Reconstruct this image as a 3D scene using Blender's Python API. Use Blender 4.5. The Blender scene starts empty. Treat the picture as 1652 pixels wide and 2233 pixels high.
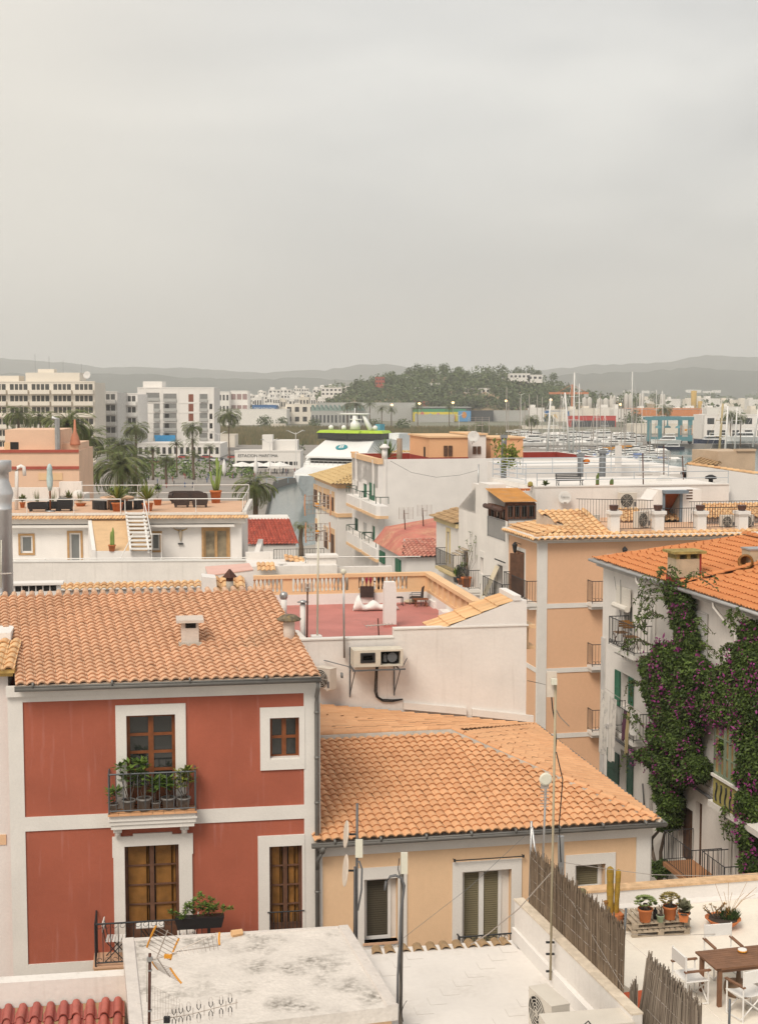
import bpy,math,random
from mathutils import Vector,Matrix
from math import sin,cos,tan,pi,radians as R
random.seed(7)
sc=bpy.context.scene
COL=sc.collection
FPX,CX,CY,HE=3100.0,826.0,1116.5,20.0
TH=math.atan((CY-855.0)/FPX)
def ray(u,v):
 x=(u-CX)/FPX;y=-(v-CY)/FPX
 return Vector((x,cos(TH)+y*sin(TH),-sin(TH)+y*cos(TH)))
EYE=Vector((0,0,HE))
def P(u,v,Y):
 r=ray(u,v);return EYE+r*(Y/r.y)
def G(u,v,z=0.0):
 r=ray(u,v);return EYE+r*((z-HE)/r.z)
def px(Y):return Y/FPX
def zc(x0,y0,k):
 return lambda x,y:((x0+x*k)/1.8341,(y0+y*k)/1.8341)
zA=zc(0,1400,.6053);zB=zc(900,1400,.6053);zC=zc(1700,1350,.4237);zD=zc(2300,1400,.4419)
zE=zc(0,1800,.4237);zF=zc(500,1800,.4843);zG=zc(1100,1650,.5448);zH=zc(1700,1700,.4843)
zI=zc(2350,1750,.4116);zJ=zc(0,2250,.4237);zK=zc(650,2250,.4540);zL=zc(1100,2250,.6659)
zM=zc(2000,2100,.6235);zN=zc(2300,2700,.4419);zO=zc(0,2650,.4237);zQ=zc(350,2750,.5448)
zR=zc(0,3300,.5448);zS=zc(700,3300,.6053);zT=zc(1500,3200,.5448);zU=zc(2200,3400,.5024)
class Frame:
 def __init__(s,u,v,Y,ang=0.0,z0=0.0,pt=None):
  p=pt if pt is not None else P(u,v,Y)
  s.o=Vector((p.x,p.y,z0));s.a=R(ang)
  s.e1=Vector((cos(s.a),sin(s.a),0));s.e2=Vector((-sin(s.a),cos(s.a),0))
 def loc(s,w):
  d=Vector(w)-s.o;return Vector((d.dot(s.e1),d.dot(s.e2),d.z))
 def _r(s,u,v):
  r=ray(u,v);e=s.loc(EYE);return e,Vector((r.dot(s.e1),r.dot(s.e2),r.z))
 def plane(s,u,v,p0,n):
  e,d=s._r(u,v);t=(Vector(p0)-e).dot(n)/d.dot(n);return e+d*t
 def front(s,u,v,y=0.0):return s.plane(u,v,(0,y,0),Vector((0,1,0)))
 def side(s,u,v,x=0.0):return s.plane(u,v,(x,0,0),Vector((1,0,0)))
 def top(s,u,v,z):return s.plane(u,v,(0,0,z),Vector((0,0,1)))
 def sY(s,u,v,y0,z0,t):return s.plane(u,v,(0,y0,z0),Vector((0,-t,1)))
 def sX(s,u,v,x0,z0,t):return s.plane(u,v,(x0,0,z0),Vector((-t,0,1)))
class MB:
 def __init__(s,smooth=False):s.v=[];s.f=[];s.r=[];s.cur=0.5;s.smooth=smooth
 def poly(s,pts):
  n=len(s.v);s.v.extend([tuple(p)for p in pts]);s.f.append(tuple(range(n,n+len(pts))));s.r.append(s.cur);return s
 def faces(s,vs,fs):
  n=len(s.v);s.v.extend([tuple(p)for p in vs])
  for f in fs:s.f.append(tuple(i+n for i in f));s.r.append(s.cur)
  return s
 def hexa(s,b,t):
  return s.faces(list(b)+list(t),[(3,2,1,0),(4,5,6,7),(0,1,5,4),(1,2,6,5),(2,3,7,6),(3,0,4,7)])
 def box(s,x0,y0,z0,x1,y1,z1):
  if x0>x1:x0,x1=x1,x0
  if y0>y1:y0,y1=y1,y0
  if z0>z1:z0,z1=z1,z0
  return s.hexa([(x0,y0,z0),(x1,y0,z0),(x1,y1,z0),(x0,y1,z0)],[(x0,y0,z1),(x1,y0,z1),(x1,y1,z1),(x0,y1,z1)])
 def cbox(s,c,sx,sy,sz,rz=0,rx=0,ry=0):
  m=Matrix.Translation(c)@Matrix.Rotation(rz,4,'Z')@Matrix.Rotation(ry,4,'Y')@Matrix.Rotation(rx,4,'X')
  q=[(-1,-1),(1,-1),(1,1),(-1,1)]
  return s.hexa([m@Vector((a*sx/2,b*sy/2,-sz/2))for a,b in q],[m@Vector((a*sx/2,b*sy/2,sz/2))for a,b in q])
 def ext(s,pts,vec):
  n=len(pts);vec=Vector(vec);a=[Vector(p)for p in pts];b=[p+vec for p in a]
  return s.faces(a+b,[tuple(range(n-1,-1,-1)),tuple(range(n,2*n))]+[(i,(i+1)%n,n+(i+1)%n,n+i)for i in range(n)])
 def prism(s,xy,z0,z1):
  return s.ext([(p[0],p[1],z0)for p in xy],(0,0,z1-z0))
 def tube(s,pts,r,n=6,r1=None,caps=True):
  pts=[Vector(p)for p in pts];m=len(pts);base=len(s.v)
  if r1 is None:r1=r
  for i,p in enumerate(pts):
   d=(pts[min(i+1,m-1)]-pts[max(i-1,0)]).normalized()
   a=Vector((0,0,1))if abs(d.z)<.9 else Vector((1,0,0))
   x=d.cross(a).normalized();y=d.cross(x)
   rr=r+(r1-r)*i/max(1,m-1)
   for k in range(n):
    t=2*pi*k/n;s.v.append(tuple(p+x*cos(t)*rr+y*sin(t)*rr))
  for i in range(m-1):
   for k in range(n):
    a=base+i*n+k;b=base+i*n+(k+1)%n
    s.f.append((a,b,b+n,a+n));s.r.append(s.cur)
  if caps:
   s.f.append(tuple(base+k for k in range(n-1,-1,-1)));s.r.append(s.cur)
   s.f.append(tuple(base+(m-1)*n+k for k in range(n)));s.r.append(s.cur)
  return s
 def lathe(s,c,prof,n=12,axis=None):
  c=Vector(c);base=len(s.v);m=len(prof)
  if axis is None:ex,ey,ez=Vector((1,0,0)),Vector((0,1,0)),Vector((0,0,1))
  else:
   ez=Vector(axis).normalized();ex=ez.orthogonal().normalized();ey=ez.cross(ex)
  for(r,z)in prof:
   for k in range(n):
    t=2*pi*k/n;s.v.append(tuple(c+ex*r*cos(t)+ey*r*sin(t)+ez*z))
  for i in range(m-1):
   for k in range(n):
    a=base+i*n+k;b=base+i*n+(k+1)%n
    s.f.append((a,b,b+n,a+n));s.r.append(s.cur)
  s.f.append(tuple(base+k for k in range(n-1,-1,-1)));s.r.append(s.cur)
  s.f.append(tuple(base+(m-1)*n+k for k in range(n)));s.r.append(s.cur)
  return s
 def ball(s,c,rx,ry,rz,n=10,m=6,jit=0):
  c=Vector(c);base=len(s.v)
  for i in range(1,m):
   t=pi*i/m
   for k in range(n):
    p=2*pi*k/n;j=1+random.uniform(-jit,jit)
    s.v.append((c.x+rx*sin(t)*cos(p)*j,c.y+ry*sin(t)*sin(p)*j,c.z+rz*cos(t)*j))
  a=len(s.v);s.v.append((c.x,c.y,c.z+rz));s.v.append((c.x,c.y,c.z-rz))
  for k in range(n):
   k2=(k+1)%n
   s.f.append((a,base+k,base+k2));s.r.append(s.cur)
   s.f.append((a+1,base+(m-2)*n+k2,base+(m-2)*n+k));s.r.append(s.cur)
   for i in range(m-2):
    q=base+i*n
    s.f.append((q+k,q+n+k,q+n+k2,q+k2));s.r.append(s.cur)
  return s
 def leaf(s,c,d,w,up=None):
  """a leaf blade: diamond from c along d"""
  c=Vector(c);d=Vector(d);a=up if up is not None else Vector((random.uniform(-1,1),random.uniform(-1,1),random.uniform(-.4,1)))
  x=d.cross(a)
  if x.length<1e-6:x=d.orthogonal()
  x=x.normalized()*w
  return s.poly([c,c+d*.5+x,c+d,c+d*.5-x])
 def build(s,name,mat,parent=None,loc=(0,0,0),rot=0.0,label=None):
  me=bpy.data.meshes.new(name);me.from_pydata(s.v,[],s.f)
  at=me.attributes.new('rnd','FLOAT','FACE');at.data.foreach_set('value',s.r)
  if s.smooth:me.polygons.foreach_set('use_smooth',[True]*len(s.f))
  me.materials.append(mat);me.update()
  o=bpy.data.objects.new(name,me);COL.objects.link(o)
  o.location=loc;o.rotation_euler=(0,0,rot)
  if parent is not None:o.parent=parent
  if label:o['label']=label
  return o
def tag(o,label=None,cat=None,group=None,kind=None):
 if label:o['label']=label
 if cat:o['category']=cat
 if group:o['group']=group
 if kind:o['kind']=kind
 return o
def thing(name,label,cat,fr=None,loc=None,rot=0.0,group=None):
 o=bpy.data.objects.new(name,None);COL.objects.link(o);o.empty_display_size=.1
 if fr is not None:loc=fr.o;rot=fr.a
 o.location=loc;o.rotation_euler=(0,0,rot)
 return tag(o,label,cat,group)
def solo(name,label,cat,mb,mat,loc=(0,0,0),rot=0.0,group=None,kind=None,fr=None):
 if fr is not None:loc=fr.o;rot=fr.a
 return tag(mb.build(name,mat,None,loc,rot),label,cat,group,kind)
def struct(name,mb,mat):
 o=mb.build(name,mat);o['kind']='structure';return o
KIDS={}
def copy_tree(o,loc=None,rot=None,label=None,parent=None,scale=None):
 c=o.copy();COL.objects.link(c)
 if parent is not None:c.parent=parent
 if loc is not None:c.location=loc
 if rot is not None:c.rotation_euler=(0,0,rot)
 if scale is not None:c.scale=(scale,)*3 if not hasattr(scale,'__len__')else scale
 if label:c['label']=label
 for ch in list(o.children):copy_tree(ch,parent=c)
 return c
MC={}
def mat(name,col,rough=.85,var=.1,vs=1.5,streak=0.0,scol=(.3,.28,.25),sth=.55,ss=1.0,bump=.15,bs=25,rnd=0.0,rcol=None,spec=.3,metal=0.0,patch=0.0,pcol=(.2,.18,.15),psc=2.0,pth=.5,fine=.06,trans=0.0):
 if name in MC:return MC[name]
 m=bpy.data.materials.new(name);m.use_nodes=True;MC[name]=m
 nt=m.node_tree;N=nt.nodes;L=nt.links;b=N['Principled BSDF']
 b.inputs['Roughness'].default_value=rough;b.inputs['Specular IOR Level'].default_value=spec;b.inputs['Metallic'].default_value=metal
 tc=N.new('ShaderNodeTexCoord');out=None
 def noise(scale,detail=4,vec=None):
  n=N.new('ShaderNodeTexNoise');n.inputs['Scale'].default_value=scale;n.inputs['Detail'].default_value=detail
  L.new(vec if vec is not None else tc.outputs['Object'],n.inputs['Vector']);return n.outputs['Fac']
 def mix(fac,a,c2,mode='MIX'):
  x=N.new('ShaderNodeMix');x.data_type='RGBA';x.blend_type=mode
  if isinstance(fac,float):x.inputs[0].default_value=fac
  else:L.new(fac,x.inputs[0])
  for inp,q in((x.inputs[6],a),(x.inputs[7],c2)):
   if isinstance(q,tuple):inp.default_value=(*q,1)
   else:L.new(q,inp)
  return x.outputs[2]
 def ramp(fac,lo,hi,a=0.0,c2=1.0):
  x=N.new('ShaderNodeMapRange');L.new(fac,x.inputs[0]);x.inputs[1].default_value=lo;x.inputs[2].default_value=hi
  x.inputs[3].default_value=a;x.inputs[4].default_value=c2;return x.outputs[0]
 base=tuple(col)
 if var or fine:
  dk=tuple(c*(1-var)for c in col);lt=tuple(min(.95,c*(1+var))for c in col)
  base=mix(ramp(noise(vs,5),.3,.7),dk,lt)
  if fine:
   base=mix(ramp(noise(vs*14,2),.3,.7,0.0,fine*3),base,tuple(c*.75 for c in col))
 if rnd:
  a=N.new('ShaderNodeAttribute');a.attribute_name='rnd'
  rc=rcol if rcol else tuple(c*.5 for c in col)
  base=mix(ramp(a.outputs['Fac'],0,1,0,rnd),base,rc)
 if streak:
  mp=N.new('ShaderNodeMapping');mp.inputs['Scale'].default_value=(2.2*ss,2.2*ss,.18*ss);L.new(tc.outputs['Object'],mp.inputs['Vector'])
  base=mix(ramp(noise(3.0,4,mp.outputs[0]),sth,sth+.2,0,streak),base,tuple(scol))
 if patch:
  f=N.new('ShaderNodeMath');f.operation='MULTIPLY'
  L.new(ramp(noise(psc,6),pth,pth+.18),f.inputs[0]);L.new(ramp(noise(psc*9,3),.35,.65,0,patch),f.inputs[1])
  base=mix(f.outputs[0],base,tuple(pcol))
 if isinstance(base,tuple):b.inputs['Base Color'].default_value=(*base,1)
 else:L.new(base,b.inputs['Base Color'])
 if bump:
  bp=N.new('ShaderNodeBump');bp.inputs['Strength'].default_value=bump;bp.inputs['Distance'].default_value=.02
  L.new(noise(bs,3),bp.inputs['Height']);L.new(bp.outputs[0],b.inputs['Normal'])
 return m
def emis(name,col,s):
 m=bpy.data.materials.new(name);m.use_nodes=True;b=m.node_tree.nodes['Principled BSDF']
 b.inputs['Base Color'].default_value=(*col,1);b.inputs['Emission Color'].default_value=(*col,1);b.inputs['Emission Strength'].default_value=s
 return m
white=mat('white_plaster',(.73,.69,.65),var=.07,vs=.8,streak=.38,scol=(.50,.46,.42),sth=.56,bump=.35,bs=9)
white2=mat('white_plaster_clean',(.74,.71,.68),var=.04,vs=1.2,streak=.15,scol=(.5,.47,.44),sth=.6,bump=.25,bs=12)
whitetrim=mat('white_trim',(.70,.67,.63),var=.04,vs=2,streak=.12,scol=(.5,.44,.40),sth=.6,bump=.2,bs=20)
redwall=mat('red_render',(.36,.103,.062),var=.12,vs=.9,streak=.45,scol=(.47,.22,.19),sth=.58,ss=1.3,bump=.25,bs=40)
yellowwall=mat('yellow_render',(.74,.51,.32),var=.05,vs=.7,streak=.12,scol=(.62,.40,.22),bump=.2,bs=40)
peach=mat('peach_render',(.70,.43,.27),var=.04,vs=.5,streak=.10,scol=(.6,.34,.2),bump=.2,bs=30)
peach2=mat('pale_orange_render',(.70,.40,.22),var=.05,vs=.6,streak=.15,scol=(.6,.38,.24),bump=.2,bs=30)
trimpeach=mat('peach_trim',(.72,.48,.28),var=.06,vs=1,bump=.2)
darkred=mat('dark_red_paint',(.27,.035,.025),var=.12,vs=1,streak=.2,scol=(.35,.1,.08))
redfloor=mat('red_roof_paint',(.47,.18,.155),var=.14,vs=.9,patch=.55,pcol=(.24,.13,.11),psc=1.1,pth=.54,bump=.2,rough=.7)
tileA=mat('clay_tile_pink',(.66,.40,.25),rough=.75,var=.10,vs=.7,rnd=.5,rcol=(.49,.275,.165),patch=.6,pcol=(.40,.30,.20),psc=.9,pth=.60,bump=.1,fine=.04)
tileB=mat('clay_tile_orange',(.66,.37,.195),rough=.75,var=.10,vs=.7,rnd=.55,rcol=(.52,.255,.125),patch=.4,pcol=(.36,.21,.12),psc=.9,pth=.60,bump=.1,fine=.04)
tileC=mat('clay_tile_sand',(.72,.47,.25),rough=.8,var=.14,vs=.8,rnd=.85,rcol=(.56,.31,.15),patch=.5,pcol=(.30,.22,.14),psc=1.2,pth=.52,bump=.1)
tileD=mat('clay_tile_bright',(.56,.225,.085),rough=.75,var=.07,vs=.5,rnd=.5,rcol=(.49,.17,.06),patch=.25,pcol=(.4,.2,.1),psc=.7,pth=.6,bump=.1)
tileRed=mat('clay_tile_red',(.45,.10,.065),rough=.75,var=.12,rnd=.8,rcol=(.25,.05,.035),bump=.1)
tilePaint=mat('painted_red_tile',(.42,.125,.10),rough=.7,var=.14,vs=5,rnd=.5,rcol=(.3,.08,.07),patch=.7,pcol=(.22,.10,.07),psc=7,pth=.55,bump=.5,bs=15)
tilePink=mat('faded_red_tile',(.52,.24,.18),rough=.8,var=.15,rnd=.8,rcol=(.40,.13,.10),patch=.5,pcol=(.5,.34,.26),psc=1.5,bump=.1)
tileOld=mat('old_brown_tile',(.42,.28,.15),rough=.85,var=.2,vs=3,rnd=.7,rcol=(.25,.16,.09),patch=.7,pcol=(.12,.09,.05),psc=8,pth=.48,bump=.5,bs=30)
mortar=mat('mortar',(.46,.38,.31),var=.15,vs=4,bump=.5,bs=20)
cement=mat('grey_cement',(.42,.38,.33),var=.18,vs=3,patch=.4,pcol=(.2,.19,.15),bump=.5,bs=18)
terrac=mat('terracotta',(.52,.17,.06),var=.12,vs=4,bump=.1)
terrafloor=mat('terracotta_floor',(.60,.38,.25),var=.06,vs=1,bump=.1)
wood=mat('brown_wood',(.20,.065,.022),rough=.5,var=.25,vs=6,bump=.2)
wooddk=mat('dark_wood',(.10,.05,.03),rough=.6,var=.25,vs=6)
woodgold=mat('golden_wood',(.23,.11,.03),rough=.4,var=.3,vs=4)
teak=mat('teak',(.20,.10,.055),rough=.6,var=.2,vs=5)
greywood=mat('weathered_wood',(.40,.33,.25),rough=.9,var=.25,vs=6)
oak=mat('oak_frame',(.42,.25,.11),rough=.6,var=.15,vs=5)
green=mat('green_shutter',(.02,.13,.07),rough=.6,var=.15)
greendk=mat('dark_green_shutter',(.012,.055,.035),rough=.6,var=.15)
glass=mat('window_glass',(.02,.022,.022),rough=.08,var=0,fine=0,bump=0,spec=.8)
glass2=mat('window_glass_pale',(.16,.17,.17),rough=.12,var=.2,vs=.7,fine=0,bump=0,spec=.8)
dark=mat('dark_interior',(.015,.014,.013),rough=.9,var=0,fine=0,bump=0)
iron=mat('black_iron',(.03,.032,.035),rough=.6,var=.1,bump=0)
greyiron=mat('grey_iron',(.12,.13,.14),rough=.5,var=.1,bump=0,metal=.3)
steel=mat('galvanised_steel',(.42,.42,.42),rough=.4,var=.15,vs=3,bump=.05,metal=.7)
zinc=mat('zinc_gutter',(.17,.165,.155),rough=.55,var=.15,vs=2,bump=.05,metal=.3)
rust=mat('rusty_pole',(.08,.035,.025),rough=.8,var=.3,vs=8)
alu=mat('antenna_aluminium',(.45,.40,.36),rough=.5,var=.1,metal=.5,bump=0)
orangep=mat('orange_plastic',(.65,.28,.03),rough=.5,var=.08,bump=0)
blackp=mat('black_plastic',(.02,.02,.022),rough=.5,var=0,fine=0,bump=0)
greyp=mat('grey_conduit',(.12,.12,.125),rough=.6,var=.1,bump=0)
cream=mat('cream_plastic',(.62,.60,.50),rough=.5,var=.04,bump=0)
offwhite=mat('white_metal',(.74,.72,.69),rough=.45,var=.05,bump=0)
fabricw=mat('white_fabric',(.75,.73,.70),rough=.9,var=.04,bump=.1)
wicker=mat('brown_wicker',(.055,.038,.033),rough=.8,var=.2,vs=8)
leafg=mat('leaf_green',(.15,.23,.04),rough=.6,var=.15,rnd=.9,rcol=(.035,.075,.015),fine=0,bump=0)
leafdk=mat('leaf_dark',(.055,.10,.025),rough=.65,var=.15,rnd=.9,rcol=(.02,.042,.012),fine=0,bump=0)
leafyel=mat('leaf_yellow',(.25,.25,.04),rough=.6,var=.15,rnd=.9,rcol=(.10,.15,.03),fine=0,bump=0)
flower=mat('magenta_bract',(.24,.04,.165),rough=.7,var=.1,rnd=.8,rcol=(.17,.02,.11),fine=0,bump=0)
palmleaf=mat('palm_frond',(.13,.185,.055),rough=.6,var=.1,rnd=.9,rcol=(.17,.16,.06),fine=0,bump=0)
palmtrunk=mat('palm_trunk',(.13,.09,.06),rough=.95,var=.3,vs=8,bump=.8,bs=12)
bark=mat('bark',(.12,.09,.07),rough=.95,var=.3,vs=6,bump=.6)
reed=mat('reed_mat',(.22,.165,.115),rough=.95,var=.2,vs=4,rnd=.9,rcol=(.10,.07,.05),bump=.2)
asphalt=mat('asphalt',(.07,.07,.07),var=.2,vs=.2)
def tiles(mb,poly,down,pitch=.21,course=.2,amp=.055,off=0.0,jit=.006,cov=.62,n=8,lipf=1.3,skip=None):
 """barrel tiles laid in columns over a planar polygon; down = direction of the fall"""
 poly=[Vector(p)for p in poly]
 nn=Vector((0,0,0))
 for i in range(len(poly)):
  a,b=poly[i],poly[(i+1)%len(poly)];nn+=a.cross(b)
 nn.normalize()
 if nn.z<0:nn=-nn
 d=Vector(down);d=(d-nn*d.dot(nn)).normalized();c=nn.cross(d).normalized();o=poly[0]
 q=[((p-o).dot(c),(p-o).dot(d))for p in poly]
 a0=min(x[0]for x in q);a1=max(x[0]for x in q)
 ncol=max(1,int(round((a1-a0)/pitch)));pitch=(a1-a0)/ncol
 prof=[]
 for k in range(n+1):
  t=-.5+k/n
  if abs(t)<cov/2:h=math.sqrt(max(0,1-(t/(cov/2))**2))*.95+.12
  else:h=.12-.18*(1-((abs(t)-.5)/(.5-cov/2))**2)
  prof.append((t,h))
 mb.smooth=False
 for i in range(ncol):
  ac=a0+(i+.5)*pitch;xs=[]
  for j in range(len(q)):
   (xa,ya),(xb,yb)=q[j],q[(j+1)%len(q)]
   if(xa-ac)*(xb-ac)<0:xs.append(ya+(yb-ya)*(ac-xa)/(xb-xa))
  xs.sort()
  for k in range(0,len(xs)-1,2):
   b0,b1=xs[k],xs[k+1];m=max(1,int(round((b1-b0)/course)));cs=(b1-b0)/m
   for j in range(m):
    bb=b1-j*cs+random.uniform(-jit,jit)*2
    bt=max(b0,bb-cs*1.12)
    if skip and skip(ac,bb):continue
    mb.cur=random.random()**1.6;hj=random.uniform(-jit,jit);aj=random.uniform(-jit,jit);tw=random.uniform(-jit,jit)
    lo=[];hi=[];lb=[]
    for(t,h)in prof:
     A=o+c*(ac+t*pitch+aj)+d*bb+nn*(off+amp*h+.034+hj);lo.append(A);lb.append(A-nn*.03*lipf-d*.012)
     hi.append(o+c*(ac+t*pitch*.97+aj+tw)+d*bt+nn*(off+amp*h*.86-.004+hj))
    vs=lo+hi+lb;w=n+1
    mb.faces(vs,[(s_,s_+1,w+s_+1,w+s_)for s_ in range(n)]+[(2*w+s_,2*w+s_+1,s_+1,s_)for s_ in range(n)])
 mb.cur=.5
def ridge(mb,a,b,r=.09,step=.33,h=.05,n=6):
 """a line of half-round cap tiles from a to b (b lower)"""
 a=Vector(a);b=Vector(b);L=(b-a).length;m=max(1,int(L/step));d=(b-a)/m;dn=d.normalized()
 s=dn.cross(Vector((0,0,1))).normalized();up=s.cross(dn)
 for i in range(m):
  mb.cur=random.random();p0=a+d*i-dn*.03;p1=a+d*(i+1);v=[]
  for(p,rr,hh)in((p0,r*.88,h),(p1,r*1.05,h+.025)):
   for k in range(n+1):
    t=pi*k/n;v.append(p+s*cos(t)*rr+up*(sin(t)*rr+hh-.05))
  mb.faces(v,[(k,k+1,n+2+k,n+1+k)for k in range(n)]+[tuple(range(n+1,2*n+2))])
 mb.cur=.5
mF=lambda y=0.0:(lambda a,b,d:(a,y+d,b))
mS=lambda x=0.0:(lambda a,b,d:(x+d,a,b))
def slab(mb,mp,a0,a1,b0,b1,d0,d1):
 """block between depths d0 and d1 (negative = proud) of a facade"""
 q=[(a0,b0),(a1,b0),(a1,b1),(a0,b1)]
 return mb.faces([mp(a,b,d0)for a,b in q]+[mp(a,b,d1)for a,b in q],[(3,2,1,0),(4,5,6,7),(0,1,5,4),(1,2,6,5),(2,3,7,6),(3,0,4,7)])
def wallholes(mb,mp,a0,a1,b0,b1,holes,dep=.25,thick=.3):
 A=sorted(set([a0,a1]+[h[0]for h in holes]+[h[1]for h in holes]));B=sorted(set([b0,b1]+[h[2]for h in holes]+[h[3]for h in holes]))
 A=[a for a in A if a0<=a<=a1];B=[b for b in B if b0<=b<=b1]
 for i in range(len(A)-1):
  for j in range(len(B)-1):
   ca=(A[i]+A[i+1])/2;cb=(B[j]+B[j+1])/2
   if any(h[0]<ca<h[1]and h[2]<cb<h[3]for h in holes):continue
   mb.poly([mp(A[i],B[j],0),mp(A[i+1],B[j],0),mp(A[i+1],B[j+1],0),mp(A[i],B[j+1],0)])
 for h in holes:
  x0,x1,z0,z1=h[:4]
  for(p,q2)in(((x0,z0),(x1,z0)),((x1,z0),(x1,z1)),((x1,z1),(x0,z1)),((x0,z1),(x0,z0))):
   mb.poly([mp(*p,0),mp(*q2,0),mp(*q2,dep),mp(*p,dep)])
def surround(mb,mp,o,i,d=-.03):
 """flat raised band between outer rect o and inner rect i (a0,a1,b0,b1)"""
 slab(mb,mp,o[0],i[0],o[2],o[3],d,.002);slab(mb,mp,i[1],o[1],o[2],o[3],d,.002)
 slab(mb,mp,i[0],i[1],i[3],o[3],d,.002)
 if i[2]>o[2]+.01:slab(mb,mp,i[0],i[1],o[2],i[2],d,.002)
def window(parent,mp,r,dep=.16,cols=2,rows=3,fw=.06,fm=None,gm=None,name='window',solidrows=0,bar=.03):
 a0,a1,b0,b1=r;fm=fm or wood;gm=gm or glass
 f=MB();d0,d1=dep,dep+.05
 slab(f,mp,a0,a0+fw,b0,b1,d0,d1);slab(f,mp,a1-fw,a1,b0,b1,d0,d1)
 slab(f,mp,a0+fw,a1-fw,b1-fw,b1,d0,d1);slab(f,mp,a0+fw,a1-fw,b0,b0+fw,d0,d1)
 w=(a1-a0-2*fw)/cols;h=(b1-b0-2*fw)/rows
 for i in range(1,cols):
  x=a0+fw+w*i;slab(f,mp,x-fw*.8,x+fw*.8,b0+fw,b1-fw,d0-.004,d1-.004)
 for j in range(1,rows):
  z=b0+fw+h*j;slab(f,mp,a0+fw,a1-fw,z-bar,z+bar,d0+.004,d1-.008)
 for j in range(solidrows):
  z=b0+fw+h*j;slab(f,mp,a0+fw,a1-fw,z+.02,z+h-.02,d0+.012,d1-.01)
 w_=f.build(name,fm,parent)
 g=MB();g.poly([mp(a0,b0,d1-.015),mp(a1,b0,d1-.015),mp(a1,b1,d1-.015),mp(a0,b1,d1-.015)]);g.build('pane',gm,w_)
 return w_
def blind(mb,mp,a0,a1,b0,b1,d,step=.045):
 n=int((b1-b0)/step)
 for i in range(n):
  z=b0+(b1-b0)*i/n;zz=b0+(b1-b0)*(i+.8)/n
  mb.poly([mp(a0,z,d-.014),mp(a1,z,d-.014),mp(a1,zz,d),mp(a0,zz,d)])
def louvre(mb,mp,a0,a1,b0,b1,d=0.0,step=.07,fr=.05,t=.035):
 slab(mb,mp,a0,a0+fr,b0,b1,d-t,d);slab(mb,mp,a1-fr,a1,b0,b1,d-t,d)
 for z in(b0,(b0+b1)/2-fr/2,b1-fr):slab(mb,mp,a0+fr,a1-fr,z,z+fr,d-t,d)
 n=int((b1-b0-2*fr)/step)
 for i in range(n):
  z=b0+fr+(b1-b0-2*fr)*i/n
  mb.poly([mp(a0+fr,z,d-t),mp(a1-fr,z,d-t),mp(a1-fr,z+step*1.1,d-.004),mp(a0+fr,z+step*1.1,d-.004)])
def rail(mb,pts,h=1.0,step=.12,r=.008,rt=.02,bottom=.08,posts=True,mid=None):
 """iron railing along a 3-D polyline (pts at floor level)"""
 pts=[Vector(p)for p in pts];up=Vector((0,0,1))
 for a,b in zip(pts[:-1],pts[1:]):
  L=(b-a).length;n=max(1,int(round(L/step)))
  mb.tube([a+up*h,b+up*h],rt,4);
  if bottom is not None:mb.tube([a+up*bottom,b+up*bottom],rt*.8,4)
  for k in(mid or[]):mb.tube([a+up*k,b+up*k],r,4)
  if step<L or True:
   for i in range(1,n):
    p=a+(b-a)*i/n;mb.tube([p+up*(bottom or 0),p+up*h],r,4,caps=False)
 if posts:
  for p in pts:mb.tube([p,p+up*(h+.02)],rt,4)
def txt(parent,s,size,loc,rx=pi/2,rz=0.0,m=None,ext=.01,align='CENTER',name='lettering'):
 c=bpy.data.curves.new(name,'FONT');c.body=s;c.size=size;c.extrude=ext;c.align_x=align;c.align_y='CENTER'
 tmp=bpy.data.objects.new('tmp',c);COL.objects.link(tmp);bpy.context.view_layer.update()
 me=bpy.data.meshes.new_from_object(tmp.evaluated_get(bpy.context.evaluated_depsgraph_get()));bpy.data.objects.remove(tmp)
 me.materials.clear();me.materials.append(m or blackp);o=bpy.data.objects.new(name,me);COL.objects.link(o);o.parent=parent
 o.location=loc;o.rotation_euler=(rx,0,rz);return o
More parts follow.
